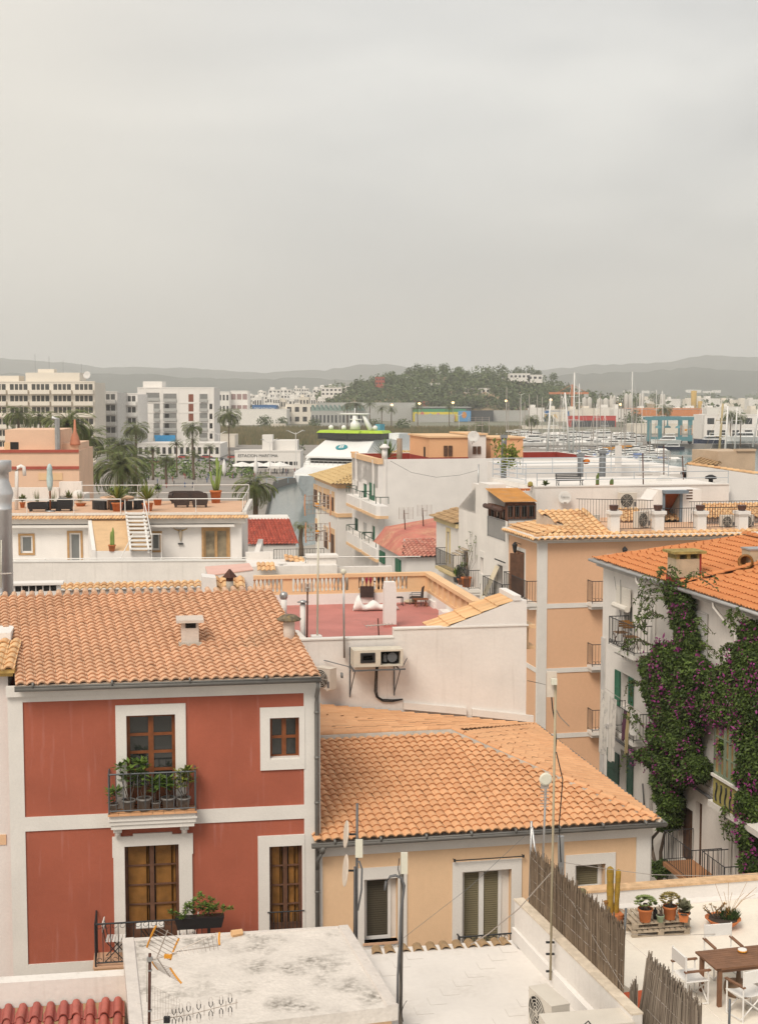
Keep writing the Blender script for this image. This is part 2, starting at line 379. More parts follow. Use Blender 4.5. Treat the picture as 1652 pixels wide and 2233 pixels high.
# ================================================================ plants
def sprig(st,lf,base,tip,nl,ls,w,bend=.2):
 base=Vector(base);tip=Vector(tip);mid=(base+tip)/2+Vector((random.uniform(-bend,bend),random.uniform(-bend,bend),0))*(tip-base).length
 pts=[base,mid,tip];st.tube(pts,w,5,w*.5)
 for i in range(nl):
  t=random.uniform(.55,1.0)if i>nl//2 else 1.0
  p=mid+(tip-mid)*(t*2-1 if t>.5 else 0)
  a=random.uniform(0,2*pi);e=random.uniform(-.35,.8);d=Vector((cos(a)*cos(e),sin(a)*cos(e),sin(e)))*ls*random.uniform(.6,1.1)
  lf.cur=random.random();lf.leaf(p,d,ls*.16,Vector((0,0,1)))
def potted(name,label,cat,loc,r=.15,h=.26,kind='bush',ph=.6,potm=None,lm=None,group=None,nst=3,nl=10,ls=.16,rot=0,bowl=False,square=False):
 t=thing(name,label,cat,loc=loc,rot=rot,group=group)
 p=MB(True);pf=[(r*.72,0),(r*.95,h*.85),(r*1.06,h*.85),(r*1.06,h),(r*.93,h),(r*.9,h*.88),(.01,h*.88)]
 if bowl:pf=[(r*.5,0),(r*.8,h*.45),(r*1.0,h*.9),(r*1.1,h),(r*1.06,h*1.03),(r*.93,h*.92),(.01,h*.8)]
 p.smooth=not square;p.lathe((0,0,0),pf,4 if square else 14);p.build('pot',potm or terrac,t)
 s=MB();s.lathe((0,0,h*.8),[(r*.9,0),(r*.88,.02+h*.06)],10);s.build('soil',mat('potting_soil',(.06,.045,.035),var=.3,vs=20),t)
 st=MB();lf=MB()
 if kind=='bush':
  for i in range(nst):
   a=random.uniform(0,6.28);rr=random.uniform(.1,.5)*ph*.6
   sprig(st,lf,(random.uniform(-.03,.03),random.uniform(-.03,.03),h*.85),(cos(a)*rr,sin(a)*rr,h+ph*random.uniform(.6,1)),nl,ls,.012)
 elif kind=='yucca':
  for i in range(nst*14):
   a=random.uniform(0,6.28);e=random.uniform(.15,1.5);L=ph*random.uniform(.6,1);d=Vector((cos(a)*cos(e),sin(a)*cos(e),sin(e)))*L
   lf.cur=random.random();lf.leaf((0,0,h+ph*.15),d,ls*.18,Vector((-sin(a),cos(a),.2)).cross(d))
  st.tube([(0,0,h*.8),(0,0,h+ph*.2)],.04,6)
 elif kind=='blades':
  for i in range(nst*6):
   a=random.uniform(0,6.28);q=Vector((cos(a),sin(a),0))*random.uniform(0,r*.7);L=ph*random.uniform(.5,1.1)
   lf.cur=random.random();lf.leaf(q+Vector((0,0,h)),Vector((cos(a)*.25*L,sin(a)*.25*L,L)),.028,Vector((-sin(a),cos(a),0)).cross(Vector((0,0,1))))
  st.tube([(0,0,h*.7),(0,0,h)],.03,5)
 elif kind=='rosette':
  for i in range(nl*nst):
   a=random.uniform(0,6.28);e=random.uniform(-.25,1.5);c=Vector((cos(a)*cos(e)*r*1.35,sin(a)*cos(e)*r*1.35,h+ph*.45+sin(e)*ph*.5))
   for k in range(7):
    b=k*.9;d=Vector((cos(b),sin(b),.5))*ls;lf.cur=random.random();lf.leaf(c,d,ls*.35,Vector((0,0,1)))
  st.tube([(0,0,h*.7),(0,0,h+ph*.4)],r*.35,6)
 elif kind=='cactus':
  for i in range(nst):
   a=i*2.1;q=Vector((cos(a),sin(a),0))*r*.35;hh=ph*(1-.22*i)
   st.lathe(q+Vector((0,0,h*.8)),[(ls*(.8 if k==0 else 1)*(1-(k/9)**6*.7),hh*k/9)for k in range(10)],12)
 if st.v:st.build('stem',(lm or leafg)if kind=='cactus' else bark,t)
 if lf.v:lf.build('foliage',lm or leafg,t)
 return t
# ================================================================ red house
RH=Frame(366,1500,30,9,z0=3.0)
def rf(u,v,y=0.0):p=RH.front(u,v,y);return p.x,p.z
red=thing('red_house','brick-red rendered house with white window surrounds and pink barrel-tile roof','house',RH)
xL=rf(23,1800)[0];xR=rf(696,1780)[0];zTop=rf(366,1500)[1]+.05
EZ=rf(34.7,1496,-.35)[1]
def rect(a,b,c,d,y=0.0,fr=RH):
 """u-left,v-bottom-left / u-right,v-top-left measured on the facade"""
 p=fr.front(a,c,y);q=fr.front(b,c,y);return(p.x,q.x,fr.front(a,d,y).z,p.z)
o1=rect(251.7,404.7,1538,1768);i1=rect(275.5,381.8,1560.3,1768)
o2=rect(566.6,664,1543,1679.4);i2=rect(588,651.8,1565.5,1656)
o3=rect(247,418.8,1824.5,2112);i3=rect(271.8,389.7,1845.3,2112)
o4=rect(562,664,1823,2110);i4=rect(587,658.2,1845.5,2110)
ZB=rf(31,2132)[1]
w=MB();wallholes(w,mF(),xL,xR,ZB,zTop,[i1,i2,i3,i4],.3)
w.poly([(xL,0,0),(xR,0,0),(xR,0,ZB),(xL,0,ZB)])
RG=rf(697,1480)[0]
zr=zTop+4.9*.25
w.poly([(xR,0,0),(xR-.9,9,0),(xR-.9,9,zTop),(xR,0,zTop)]);w.poly([(xL,0,0),(xL,9,0),(xL,9,zTop),(xL,0,zTop)])
w.poly([(xL,9,0),(xR-.9,9,0),(xR-.9,9,zTop),(xL,9,zTop)])
w.build('wall',redwall,red)
t=MB();m=mF()
pr=rf(663,1780)[0];pl=rf(50,1533)[0]
zb1=rf(53.6,1782)[1];zb2=rf(53.5,1812.6)[1];ztb=rf(49,1531)[1];zbb=rf(60.9,2102.8)[1]
slab(t,m,xL,pl,ZB,ztb,-.03,.003);slab(t,m,pr,xR,ZB,ztb,-.03,.003)
slab(t,m,xL,xR,ztb,zTop-.12,-.03,.003);slab(t,m,pl,pr,ZB,zbb,-.03,.003)
slab(t,m,pl,pr,zb2,zb1,-.031,.003)
slab(t,m,xL-.02,xR+.02,zTop-.12,zTop+.10,-.12,.01)
t.box(xR-.001,-.03,ZB,xR+.025,.6,zTop)
t.build('trim',whitetrim,red)
for o,i in((o1,i1),(o2,i2),(o3,i3),(o4,i4)):
 s=MB();surround(s,m,o,i,-.045)
 if o is o3:
  slab(s,m,o[0]-.02,o[0],o[3]-.45,o[3],-.045,0);slab(s,m,o[1],o[1]+.02,o[3]-.45,o[3],-.045,0)
  slab(s,m,o[0]+.42,o[1]-.42,o[3],o[3]+.05,-.045,.002)
 if o is o2:slab(s,m,i[0],i[1],i[2]-.004,i[2]+.03,-.02,.16)
 s.build('window_surround',whitetrim,red)
window(red,m,i1,.14,2,5,.07,wood,glass,'french_door',solidrows=1)
window(red,m,i2,.14,2,2,.06,wood,glass)
def shut_door(r,name='french_door'):
 f=window(red,m,r,.14,2,6,.06,mat('faded_brown_wood',(.13,.065,.04),rough=.6,var=.25,vs=5),glass,name,solidrows=2,bar=.015)
 for o in list(f.children):bpy.data.objects.remove(o)
 g=MB();a0,a1,b0,b1=r;mid=(a0+a1)/2
 for(x0,x1,sk)in((a0+.07,mid-.12,.0),(mid-.12,mid-.07,.09),(mid+.08,a1-.16,.03),(a1-.16,a1-.07,.1)):
  g.poly([m(x0,b0,.175+sk),m(x1,b0,.175+sk*.4),m(x1,b1,.175+sk*.4),m(x0,b1,.175+sk)])
 g.build('inner_shutter',woodgold,f)
 g=MB();slab(g,m,a0,a1,b0,b1,.30,.31);g.build('pane',dark,f)
shut_door(i3);shut_door(i4)
EY=-.35
eL=RH.front(34.7,1496,EY);eR=RH.front(699.7,1474,EY);ez=(eL.z+eR.z)/2
RY=4.75
rR=RH.front(593,1287,RY);rz=rR.z;rL=RH.front(-45,1298,RY)
jx=RH.front(24,1400,2.3)
roof=MB();nR=Vector((rR.x,RY,rz));nL=Vector((rL.x,RY,rz));pE=Vector((eL.x,EY,ez));pR=Vector((eR.x,EY,ez))
slope=(rz-ez)/(RY-EY)
dn=(pR-nR).normalized()
split=Vector((pE.x-(pE-pR).length*0+(nR.x-pR.x)*1.0,RY,rz))
tiles(roof,[pE,pR,nR,split],dn,.212,.196,.047,jit=.004)
jy=1.75
mid_=pE+(split-pE)*((jy-EY)/(RY-EY))
tiles(roof,[mid_-Vector((3.2,0,0)),mid_,split,split-Vector((3.2,0,0))],dn,.212,.196,.047,jit=.004)
roofo=roof.build('roof',tileA,red)
rb=MB();rb.ext([pE-Vector((0,0,.10)),pR-Vector((0,0,.10)),nR-Vector((0,0,.10)),split-Vector((0,0,.10))],(0,0,.09))
rb.ext([split-Vector((3.2,0,.1)),nR-Vector((0,0,.1)),nR-Vector((.5,-4,.1+4*slope*.9)),split+Vector((-3.6,4,-.1-4*slope*.9))],(0,0,.09))
rb.build('roof_deck',mortar,red)
rc=MB()
for i in range(42):
 x=nR.x-.1-i*.212
 rc.cur=random.random();dz=random.uniform(-.015,.02)+(.03 if i in(16,20,21,13)else 0)
 rc.tube([(x+.02,RY-.18,rz-.005+dz),(x-.01,RY+.2,rz+.03+dz)],.075,8,.065)
rc.build('ridge_cap',mat('clay_tile_pale',(.60,.40,.27),var=.15,rnd=.5,rcol=(.45,.25,.16),bump=.2),red)
for(u,v,y)in((0,0,0),):
 pass
g=MB(True);gz=ez-.07;g.tube([(pE.x-.02,EY-.02,gz),(pR.x+.0,EY-.02,gz)],.062,8)
g.tube([(pE.x-.02,EY-.075,gz+.05),(pR.x,EY-.075,gz+.05)],.012,5)
for i in range(5):
 x=pE.x+.35+i*1.62;g.box(x-.02,EY-.09,gz+.03,x+.02,EY+.05,gz+.13)
g.build('gutter',zinc,red)
g=MB(True);x=rf(690.5,1600,-.1)[0]
g.tube([(x,EY,gz-.02),(x,EY,gz-.22),(x,-.11,gz-.42),(x,-.11,gz-.6),(x,-.11,1)],.05,8)
for k in range(7):g.lathe((x,-.11,gz-.8-k*1.0),[(.058,0),(.058,.06)],8)
g.build('downspout',zinc,red)
def brk(mb,x,z):
 mb.box(x-.09,-.2,z-.13,x+.09,.0,z);mb.box(x-.06,-.14,z-.24,x+.06,.0,z-.13)
 mb.ball((x,-.17,z-.15),.05,.05,.07,8,5)
ub=.42
a=RH.front(235.4,1780,-ub);b=RH.front(430,1769,-ub);bz=a.z-.0
s=MB();x0,x1=a.x+.03,b.x-.03
s.box(x0,-ub+.03,bz-.22,x1,0,bz-.005);s.box(x0-.03,-ub,bz-.13,x1+.03,0,bz-.09);s.box(x0+.03,-ub+.06,bz-.32,x1-.03,0,bz-.22)
s.build('balcony',whitetrim,red)
s=MB()
for i in range(8):
 xa=a.x+(b.x-a.x)*i/8;s.cur=random.random();s.box(xa+.004,-ub-.04,bz-.005,xa+(b.x-a.x)/8-.004,-.0,bz+.035)
bo=s.build('balcony_floor',tileB,red)
s=MB();brk(s,rf(257,1800)[0],bz-.31);brk(s,rf(402,1800)[0],bz-.31);s.build('bracket',whitetrim,red)
s=MB();rail(s,[(a.x+.03,0,bz+.03),(a.x+.03,-ub,bz+.03),(b.x-.03,-ub,bz+.03),(b.x-.03,0,bz+.03)],.86,.155,.009,.018,.07)
s.build('balcony_railing',greyiron,red)
lw=[(195,72,.30,1),(305,100,.75,3),(418,110,.80,3),(505,70,.55,2),(595,105,.45,3),(710,100,.62,4)]
pd=['smallest grey pot with a leaning bare-stemmed plant at the end of the balcony','wide grey pot with a yellowing frangipani beside the smallest pot on the balcony','widest grey pot with the tallest green frangipani in the middle of the balcony','little grey pot with a thin frangipani between two wide pots on the balcony','grey pot with low fleshy red-stemmed stems on the red house balcony','pale grey pot with upright yellow-green frangipani at the balcony corner']
gp=mat('grey_plastic_pot',(.20,.19,.18),rough=.8,var=.12,vs=8)
for(zx,wd,ph,ns),lab in zip(lw,pd):
 q=RH.front(*zQ(zx,905),-ub+.18);r=wd*.297*px(30)/2
 potted('frangipani_pot',lab,'potted plant',RH.o+RH.e1*q.x+RH.e2*(-ub+.18)+Vector((0,0,bz+.04)),r,r*1.75,'bush',ph,gp,leafg if zx!=710 else leafyel,'frangipani pots on the red house balcony',ns+1,20,.25)
lb=.8
a=RH.front(205,2113,-lb);b=RH.front(462,2097,-lb);bz2=a.z
s=MB();s.box(a.x,-lb,bz2-.12,b.x,0,bz2-.005);s.build('balcony',trimpeach,red)
s=MB();s.box(a.x-.02,-lb-.02,bz2-.005,b.x+.02,0,bz2+.03);s.build('balcony_floor',terrafloor,red)
s=MB();pts=[(a.x+.04,0,bz2+.03),(a.x+.04,-lb+.03,bz2+.03),(b.x-.04,-lb+.03,bz2+.03),(b.x-.04,0,bz2+.03)]
rail(s,pts,.92,.16,.009,.02,.08)
for i in range(14):
 x=a.x+.12+i*(b.x-a.x-.2)/14
 for zz,q in((.86,-1),(.14,1)):
  s.tube([(x+.05*cos(k*.7),-lb+.03,bz2+.03+zz+q*.045*sin(k*.7))for k in range(8)],.006,4,caps=False)
s.build('balcony_railing',iron,red)
def bistro(loc,rot,label):
 t=thing('folding_chair',label,'chair',loc=loc,rot=rot,group='bistro chairs on the red house balcony')
 f=MB()
 for y in(-.19,.19):
  f.tube([(-.2,y,0),(.22,y,.45)],.012,5);f.tube([(.24,y,0),(-.17,y,.47),(-.24,y,.86)],.012,5)
 f.build('frame',iron,t)
 f=MB()
 for k in range(6):f.box(-.17+k*.068,-.2,.45,-.12+k*.068,.2,.465)
 f.build('seat',fabricw,t)
 f=MB();f.box(-.24,-.2,.78,-.22,.2,.86);f.box(-.235,-.2,.66,-.215,.2,.74);f.build('backrest',fabricw,t)
pp=RH.front(*zR(845,1000),-.4);bistro(RH.o+RH.e1*pp.x+RH.e2*-.4+Vector((0,0,bz2+.03)),R(5),'black folding bistro chair with pale slats at the corner of the lower balcony')
pp=RH.front(*zR(1380,800),-.4);bistro(RH.o+RH.e1*pp.x+RH.e2*-.4+Vector((0,0,bz2+.03)),R(190),'folding bistro chair on the lower balcony, next to the railing planter')
t=thing('bistro_table','small folding table with a pale slatted top before the shuttered balcony door','table',loc=RH.o+RH.e1*rf(*zR(1105,760),-.35)[0]+RH.e2*-.38+Vector((0,0,bz2+.03)),rot=RH.a)
f=MB();[f.box(-.3,-.2+k*.1,.70,.3,-.12+k*.1,.72)for k in range(4)];f.build('table_top',fabricw,t)
f=MB();[f.tube([(-.22*q,y,0),(.22*q,y,.70)],.012,5)for q in(-1,1)for y in(-.15,.15)];f.build('frame',iron,t)
q=RH.front(*zR(1465,750),-lb+.0)
t=thing('railing_planter','dark trough planter with a feathery green plant hooked on the balcony railing','planter',loc=RH.o+RH.e1*q.x+RH.e2*(-lb+.0)+Vector((0,0,q.z)),rot=RH.a)
f=MB();f.hexa([(-.46,-.09,0),(.46,-.09,0),(.46,.09,0),(-.46,.09,0)],[(-.52,-.12,.24),(.52,-.12,.24),(.52,.12,.24),(-.52,.12,.24)]);f.build('trough',blackp,t)
st=MB();lf=MB()
for i in range(26):
 x=random.uniform(-.45,.5);sprig(st,lf,(x,0,.22),(x+random.uniform(-.25,.3),random.uniform(-.15,.1),.22+random.uniform(.05,.5)*(1 if abs(x)<.3 else .6)),34,.11,.004)
st.build('stem',leafg,t);lf.build('foliage',leafg,t)
s=MB();q=rf(583,1988);q2=rf(663,1984);s.tube([(q[0],-.06,q[1]),(q2[0],-.06,q[1])],.015,4)
for i in range(9):s.tube([(q[0]+.05+i*.085,-.06,q[1]-.9),(q[0]+.05+i*.085,-.06,q[1])],.008,4)
s.build('window_railing',iron,red)
def on_roof(u,v,up=0):return RH.sY(u,v,EY,ez+up,slope)
ch=on_roof(415,1408);h_=RH.front(414,1357,ch.y).z-ch.z
c1=MB();wd=36*px(33.5)/2;c1.box(ch.x-wd,ch.y,ch.z-.3,ch.x+wd,ch.y+.5,ch.z+h_-.12)
for(xx,yy)in((-wd+.05,0.03),(wd-.05,.03),(-wd+.05,.46),(wd-.05,.46)):c1.box(ch.x+xx-.05,ch.y+yy-.03,ch.z+h_-.12,ch.x+xx+.05,ch.y+yy+.04,ch.z+h_)
c1.box(ch.x-wd-.11,ch.y-.12,ch.z+h_,ch.x+wd+.11,ch.y+.62,ch.z+h_+.06)
c1.build('chimney',mat('chimney_plaster',(.58,.50,.44),var=.08,vs=4,bump=.4),red)
c1=MB();c1.box(ch.x-wd-.06,ch.y-.08,ch.z-.15,ch.x+wd+.06,ch.y+.55,ch.z+.07);c1.build('flashing',cement,red)
c1=MB();c1.box(ch.x-.1,ch.y-.01,ch.z+h_-.13,ch.x+.13,ch.y+.3,ch.z+h_-.01);c1.build('chimney_opening',dark,red)
ch=on_roof(630,1391);ht=RH.front(630,1343,ch.y).z-ch.z
c1=MB(True);c1.lathe((ch.x,ch.y,ch.z-.2),[(.13,0),(.13,.2+ht*.42),(.125,.2+ht*.44),(.14,.2+ht*.62),(.12,.2+ht*.8),(.1,.2+ht*.86)],12)
cc=c1.build('chimney',mat('chimney_plaster',(.6,.5,.4)),red)
c1=MB(True);c1.lathe((ch.x,ch.y,ch.z+ht*.80),[(.27,0),(.285,.03),(.16,.12),(.02,.15)],11);c1.build('chimney_cap',mat('lichen_stone',(.16,.13,.09),var=.5,vs=12,patch=.9,pcol=(.35,.25,.08),psc=9,bump=1,bs=14),cc)
NB=Frame(0,1500,29.9,9,z0=3.0)
nb=thing('white_house','white plastered house at the edge, beside the brick-red house, with ochre moulded eaves','house',NB)
nx=NB.front(23,1700).x;zt=NB.front(10,1470).z
w=MB();w.box(-3,.0,0,nx-.002,4.5,zt);w.box(-3,1.4,zt,NB.front(24.5,1420,1.4).x,4.5,NB.front(10,1380,1.4).z);w.build('wall',white2,nb)
w=MB();w.box(-3,-.16,zt-.02,nx+.12,.0,zt+.07);w.box(-3,-.28,zt+.07,nx+.16,.0,zt+.15);w.build('cornice',mat('ochre_moulding',(.60,.40,.13),var=.12,vs=3),nb)
w=MB();tiles(w,[(-3,-.36,zt+.15),(nx+.17,-.36,zt+.15),(nx+.17,1.4,zt+.5),(-3,1.4,zt+.5)],(0,-1,-.25),.24,.3,.055);w.build('roof',tileC,nb)
w=MB();q0=NB.front(-5,1843,-.02);q1=NB.front(14,1820,-.02);w.box(q0.x-1,-.02,q0.z,q1.x,.0,q1.z);w.build('trim',yellowwall,nb)
# ================================================================ yellow house
qx,qz=rf(697,1860)
YH=Frame(0,0,0,11,z0=3.0,pt=RH.o+RH.e1*qx)
def yf(u,v,y=0.0):p=YH.front(u,v,y);return p.x,p.z
yel=thing('yellow_house','pale yellow house with white corner trim and a wide orange barrel-tile hip roof','house',YH)
def yr(a,b,c,d):return rect(a,b,c,d,0.0,YH)
xr=yf(1415.5,1900)[0];zt=yf(1060,1832)[1]+.12;zbd=yf(698.5,1868)[1]
w1=yr(793.5,867,1918,2056);w2=yr(1007,1114,1901,2085);w3=yr(1253,1318.6,1886.6,1944)
s1=yr(771,886.6,1894,2078);s2=yr(985.7,1136.3,1880.4,2085);s3=yr(1231.8,1340.6,1865,1962)
w=MB();wallholes(w,mF(),0,xr,0,zt,[w1,w2,w3],.28)
w.poly([(xr,0,0),(xr,9.6,0),(xr,9.6,zt),(xr,0,zt)]);w.poly([(0,9.6,0),(xr,9.6,0),(xr,9.6,zt),(0,9.6,zt)])
w.build('wall',yellowwall,yel)
t=MB();slab(t,m,.0,xr,zbd,zt,-.03,.003);x3=yf(1385,1900)[0];slab(t,m,x3,xr+.025,0,zbd,-.03,.003);t.box(xr,-.03,0,xr+.026,.5,zt)
slab(t,m,.0,.06,0,zbd,-.02,.003)
t.build('trim',whitetrim,yel)
for k,(o,i)in enumerate(((s1,w1),(s2,w2),(s3,w3))):
 s=MB();surround(s,m,o,i,-.03);s.build('window_surround',whitetrim,yel)
pvc=mat('white_pvc',(.72,.71,.69),rough=.35,var=.03,bump=0)
bl=mat('olive_blind',(.17,.145,.085),rough=.7,var=.1);bld=mat('dark_blind',(.06,.05,.032),rough=.7,var=.1)
for k,(i,cols,bm,sh)in enumerate(((w1,1,bld,.30),(w2,2,bl,.22),(w3,1,bl,.1))):
 a0,a1,b0,b1=i;a1-=(a1-a0)*(.16 if k<2 else .06);a0+=.02
 wn=window(yel,m,(a0,a1,b0,b1-.02),.17,cols,1,.07,pvc,glass2)
 for o in list(wn.children):bpy.data.objects.remove(o)
 s=MB();blind(s,m,a0+.06,a1-.06,b0+.05,b1-.06,.215,.05);s.build('blind',bm,wn)
 if k==1:pass
 s=MB();slab(s,m,a0,a1,b0,b1,.262,.27);s.build('pane',dark,wn);s=MB();slab(s,m,a1,i[1],b0,b1,.2,.27);s.build('jamb',whitetrim,wn)
 if k!=1:s=MB();slab(s,m,i[0]-.03,i[1]+.03,b0-.05,b0-.0,-.06,.17);s.build('sill',terrafloor if k!=1 else whitetrim,wn)
s=MB();q=yf(986,1873);q2=yf(1139,1860);s.tube([(q[0],-.12,q[1]),(q2[0],-.12,q[1]+.0)],.014,5)
for xx in(q[0]+.02,q2[0]-.02):s.tube([(xx,-.12,q[1]),(xx,0,q[1])],.012,4);s.box(xx-.02,-.14,q[1]-.03,xx+.02,-.1,q[1]+.03)
s.build('awning_rod',iron,yel)
s=MB();q=yf(1000,2045,-.25);q2=yf(1120,2040,-.25);rail(s,[(q[0]+.02,0,q[1]-.9),(q[0]+.02,-.22,q[1]-.9),(q2[0]+.05,-.22,q[1]-.9),(q2[0]+.05,0,q[1]-.9)],.9,.13,.009,.02,.08)
for i in range(8):
 x=q[0]+.12+i*.14;s.tube([(x+.045*cos(j*.8),-.22,q[1]-.07+.04*sin(j*.8))for j in range(7)],.007,4)
s.build('window_railing',iron,yel)
EYy=-.3
eL=YH.front(684,1838,EYy);eR=YH.front(1441,1789,EYy);ez2=(eL.z+eR.z)/2;A0=Vector((eL.x,EYy,ez2));A1=Vector((eR.x,EYy,ez2))
t2=.255
R1=YH.sY(985,1597,EYy,ez2,t2);R0=YH.sY(697,1599,EYy,ez2,t2);R0=Vector((R0.x-.3,R1.y,R1.z))
rw=MB();tiles(rw,[A0+Vector((.02,0,0)),A1,R1,R0],(.10,-1,-t2),.2,.238,.046,jit=.004,cov=.76)
W1=YH.top(1165,1578,ez2)
W0=YH.front(640,1530,W1.y)
tiles(rw,[R1+Vector((0,0,.02)),A1,W1],(1,0,-.3),.23,.34,.03,off=-.01,n=6)
W0=Vector((W0.x,W1.y,W0.z))
tiles(rw,[R0+Vector((0,.15,.03)),R1+Vector((0,.15,.03)),W1],(1,.0,-.12),.24,.4,.022,off=-.01,n=6)
tiles(rw,[R0+Vector((0,.15,.03)),W1,W0],(1,.0,-.12),.24,.4,.022,off=-.01,n=6)
rw.build('roof',tileB,yel)
dk=MB();Z=Vector((0,0,.09))
dk.poly([A0-Z,A1-Z,R1-Z,R0-Z]);dk.poly([R1-Z,A1-Z,W1-Z]);dk.poly([R0-Z,R1-Z,W1-Z]);dk.poly([R0-Z,W1-Z,W0-Z])
dk.tube([R0+Vector((0,.0,.0)),R1+Vector((0,.0,.0))],.085,6);dk.tube([R1+Vector((0,0,-.0)),A1+Vector((0,0,-.02))],.065,6)
dk.build('roof_mortar',cement,yel)
rc=MB();n_=14
ridge(rc,R0+Vector((0,.16,.04)),R1+Vector((0,.16,.04)),.09,.3);ridge(rc,R1+Vector((.05,.1,.04)),A1+Vector((-.1,.12,.03)),.08,.36);rc.build('ridge_cap',tileB,yel)
g=MB(True);gz=ez2-.07;g.tube([(A0.x-.05,EYy-.05,gz),(A1.x+.08,EYy-.05,gz)],.062,8);g.tube([(A1.x+.08,EYy-.05,gz),(W1.x+.08,W1.y,gz)],.062,8)
g.tube([(A0.x-.05,EYy-.1,gz+.05),(A1.x+.1,EYy-.1,gz+.05)],.012,5)
for i in range(8):x=A0.x+.45+i*1.02;g.box(x-.02,EYy-.12,gz+.03,x+.02,EYy+.03,gz+.12)
g.build('gutter',zinc,yel)
g=MB(True);x=yf(692,1950,-.1)[0];g.lathe((x+.08,EYy,gz-.2),[(.05,0),(.11,.17)],8);g.tube([(x+.08,EYy,gz-.15),(x,-.12,gz-.42),(x,-.12,gz-.6)],.05,8)
g.build('downspout',zinc,yel)
# ================================================================ foreground: weathered roof slab
zt=10.1
c=[G(267,2049,zt),G(758,2020,zt),G(867,2193.5,zt),G(285,2262,zt)]
T0=Frame(0,0,0,0,pt=Vector((0,0,0)))
fb=thing('rooftop_room','low white rooftop room with a mould-stained flat slab roof below the red house','roof room',loc=(0,0,0))
slabm=mat('weathered_lime_roof',(.66,.61,.56),var=.10,vs=1.2,patch=.9,pcol=(.19,.17,.145),psc=1.25,pth=.48,bump=.7,bs=14,fine=.14)
def zz(p,z):return Vector((p.x,p.y,z))
m_=MB();q=[zz(p,zt-.24)for p in c];m_.hexa([q[3],q[2],q[1],q[0]],[zz(c[3],zt),zz(c[2],zt),zz(c[1],zt),zz(c[0],zt)]);m_.build('roof',slabm,fb)
cen=(c[0]+c[1]+c[2]+c[3])/4
m_=MB()
def kerb(a,b,w,h0,h1):
 d=(b-a).normalized();s=Vector((-d.y,d.x,0))*w
 if s.dot(cen-a)<0:s=-s
 A=[a,b,b+s,a+s];m_.hexa([zz(p,zt+.001)for p in(a,b,b+s*1.1,a+s*1.1)],[zz(p,zt+h1)for p in(a,b,b+s,a+s)])
kerb(c[1],c[2],.17,0,.035);kerb(c[0],c[3],.2,0,.03);kerb(c[0]+(c[1]-c[0])*.05,c[1]-(c[1]-c[0])*.045,.09,0,.02)
m_.build('roof_edge',mat('lime_edge',(.62,.57,.53),var=.12,vs=3,patch=.4,pcol=(.3,.27,.23),psc=3,bump=.7,bs=12),fb)
m_=MB();q=[cen+(p-cen)*.96 for p in c];m_.hexa([zz(q[3],3),zz(q[2],3),zz(q[1],3),zz(q[0],3)],[zz(q[3],zt-.24),zz(q[2],zt-.24),zz(q[1],zt-.24),zz(q[0],zt-.24)]);m_.build('wall',yellowwall,fb)
for(x,y,lab)in((410,722,'broken clay roof tile lying on the far edge of the stained slab roof'),):
 u,v=zS(x,y);p=G(u,v,zt+.03);b=MB()
 b.tube([(-.1,0,.03),(.1,.03,.03)],.07,7,.06);solo('loose_tile',lab,'roof tile',b,tileC,loc=(p.x,p.y,zt+.02),rot=.3)
WF=Frame(100,2190,24,9,z0=3)
lw_=thing('lean_to','white lean-to with a thickly red-painted barrel tile roof at the foot of the red house','shed',WF)
a=WF.front(-90,2203,0);b=WF.front(272,2183,0);z0=(a.z+b.z)/2
tp=WF.front(100,2132,.12).z
w=MB();w.box(-4.2,0,0,b.x+.12,.28,tp);w.box(-4.2,-3.4,0,b.x,0,z0-1.25);w.build('wall',white,lw_)
w=MB();tiles(w,[(b.x,-.02,z0),(-4.2,-.02,z0),(-4.2,-3.6,z0-1.1),(b.x,-3.6,z0-1.1)],(0,-1,-.31),.235,.42,.115,jit=.012,cov=.66,n=12);w.build('roof',tilePaint,lw_)
w=MB();w.poly([(b.x,-.02,z0-.0),(-4.2,-.02,z0-.0),(-4.2,-3.6,z0-1.1),(b.x,-3.6,z0-1.1)]);w.build('roof_mortar',tileOld,lw_)
# ================================================================ white terrace in the middle
FZ=9.6
FT=Frame(1109,2098,26,10,z0=3)
tb=thing('white_terrace','empty white-painted roof terrace in front of the yellow house','terrace',FT)
kz=FZ-3
L0=FT.top(760,2136,kz)
wtf=mat('white_tile_floor',(.70,.66,.62),var=.06,vs=.7,patch=.35,pcol=(.5,.45,.4),psc=1.1,pth=.5,bump=.15,bs=8)
nr=FT.top(1330,2300,kz)
w=MB();w.prism([(-4.3,-4.5),(1.45,-4.5),(0,.3),(-4.3,.3)],kz-.3,kz);w.build('floor',wtf,tb)
w=MB()
for i in range(14):
 for j in range(11):
  if(i*7+j*5)%6==0:x=-3.2+i*.3;y=-3.6+j*.33;w.box(x,y,kz+.001,x+.29,y+.004,kz+.0045);w.box(x,y,kz+.001,x+.004,y+.3,kz+.0045)
w.build('floor_joints',mat('floor_joint',(.5,.46,.42)),tb)
pz=FT.front(1109,2066,0).z
w=MB();w.box(-4.3,0,kz-3,.15,.3,pz-.02);w.box(-4.3,-.02,pz-.02,.2,.34,pz);w.build('parapet',white2,tb)
w=MB();w.box(-4.3,.05,0,1.0,.28,kz-.3);w.box(-4.3,-4.4,0,-4.2,.05,kz-.3);w.box(1.3,-4.4,0,1.4,.05,kz-.3);w.build('wall',white2,tb)
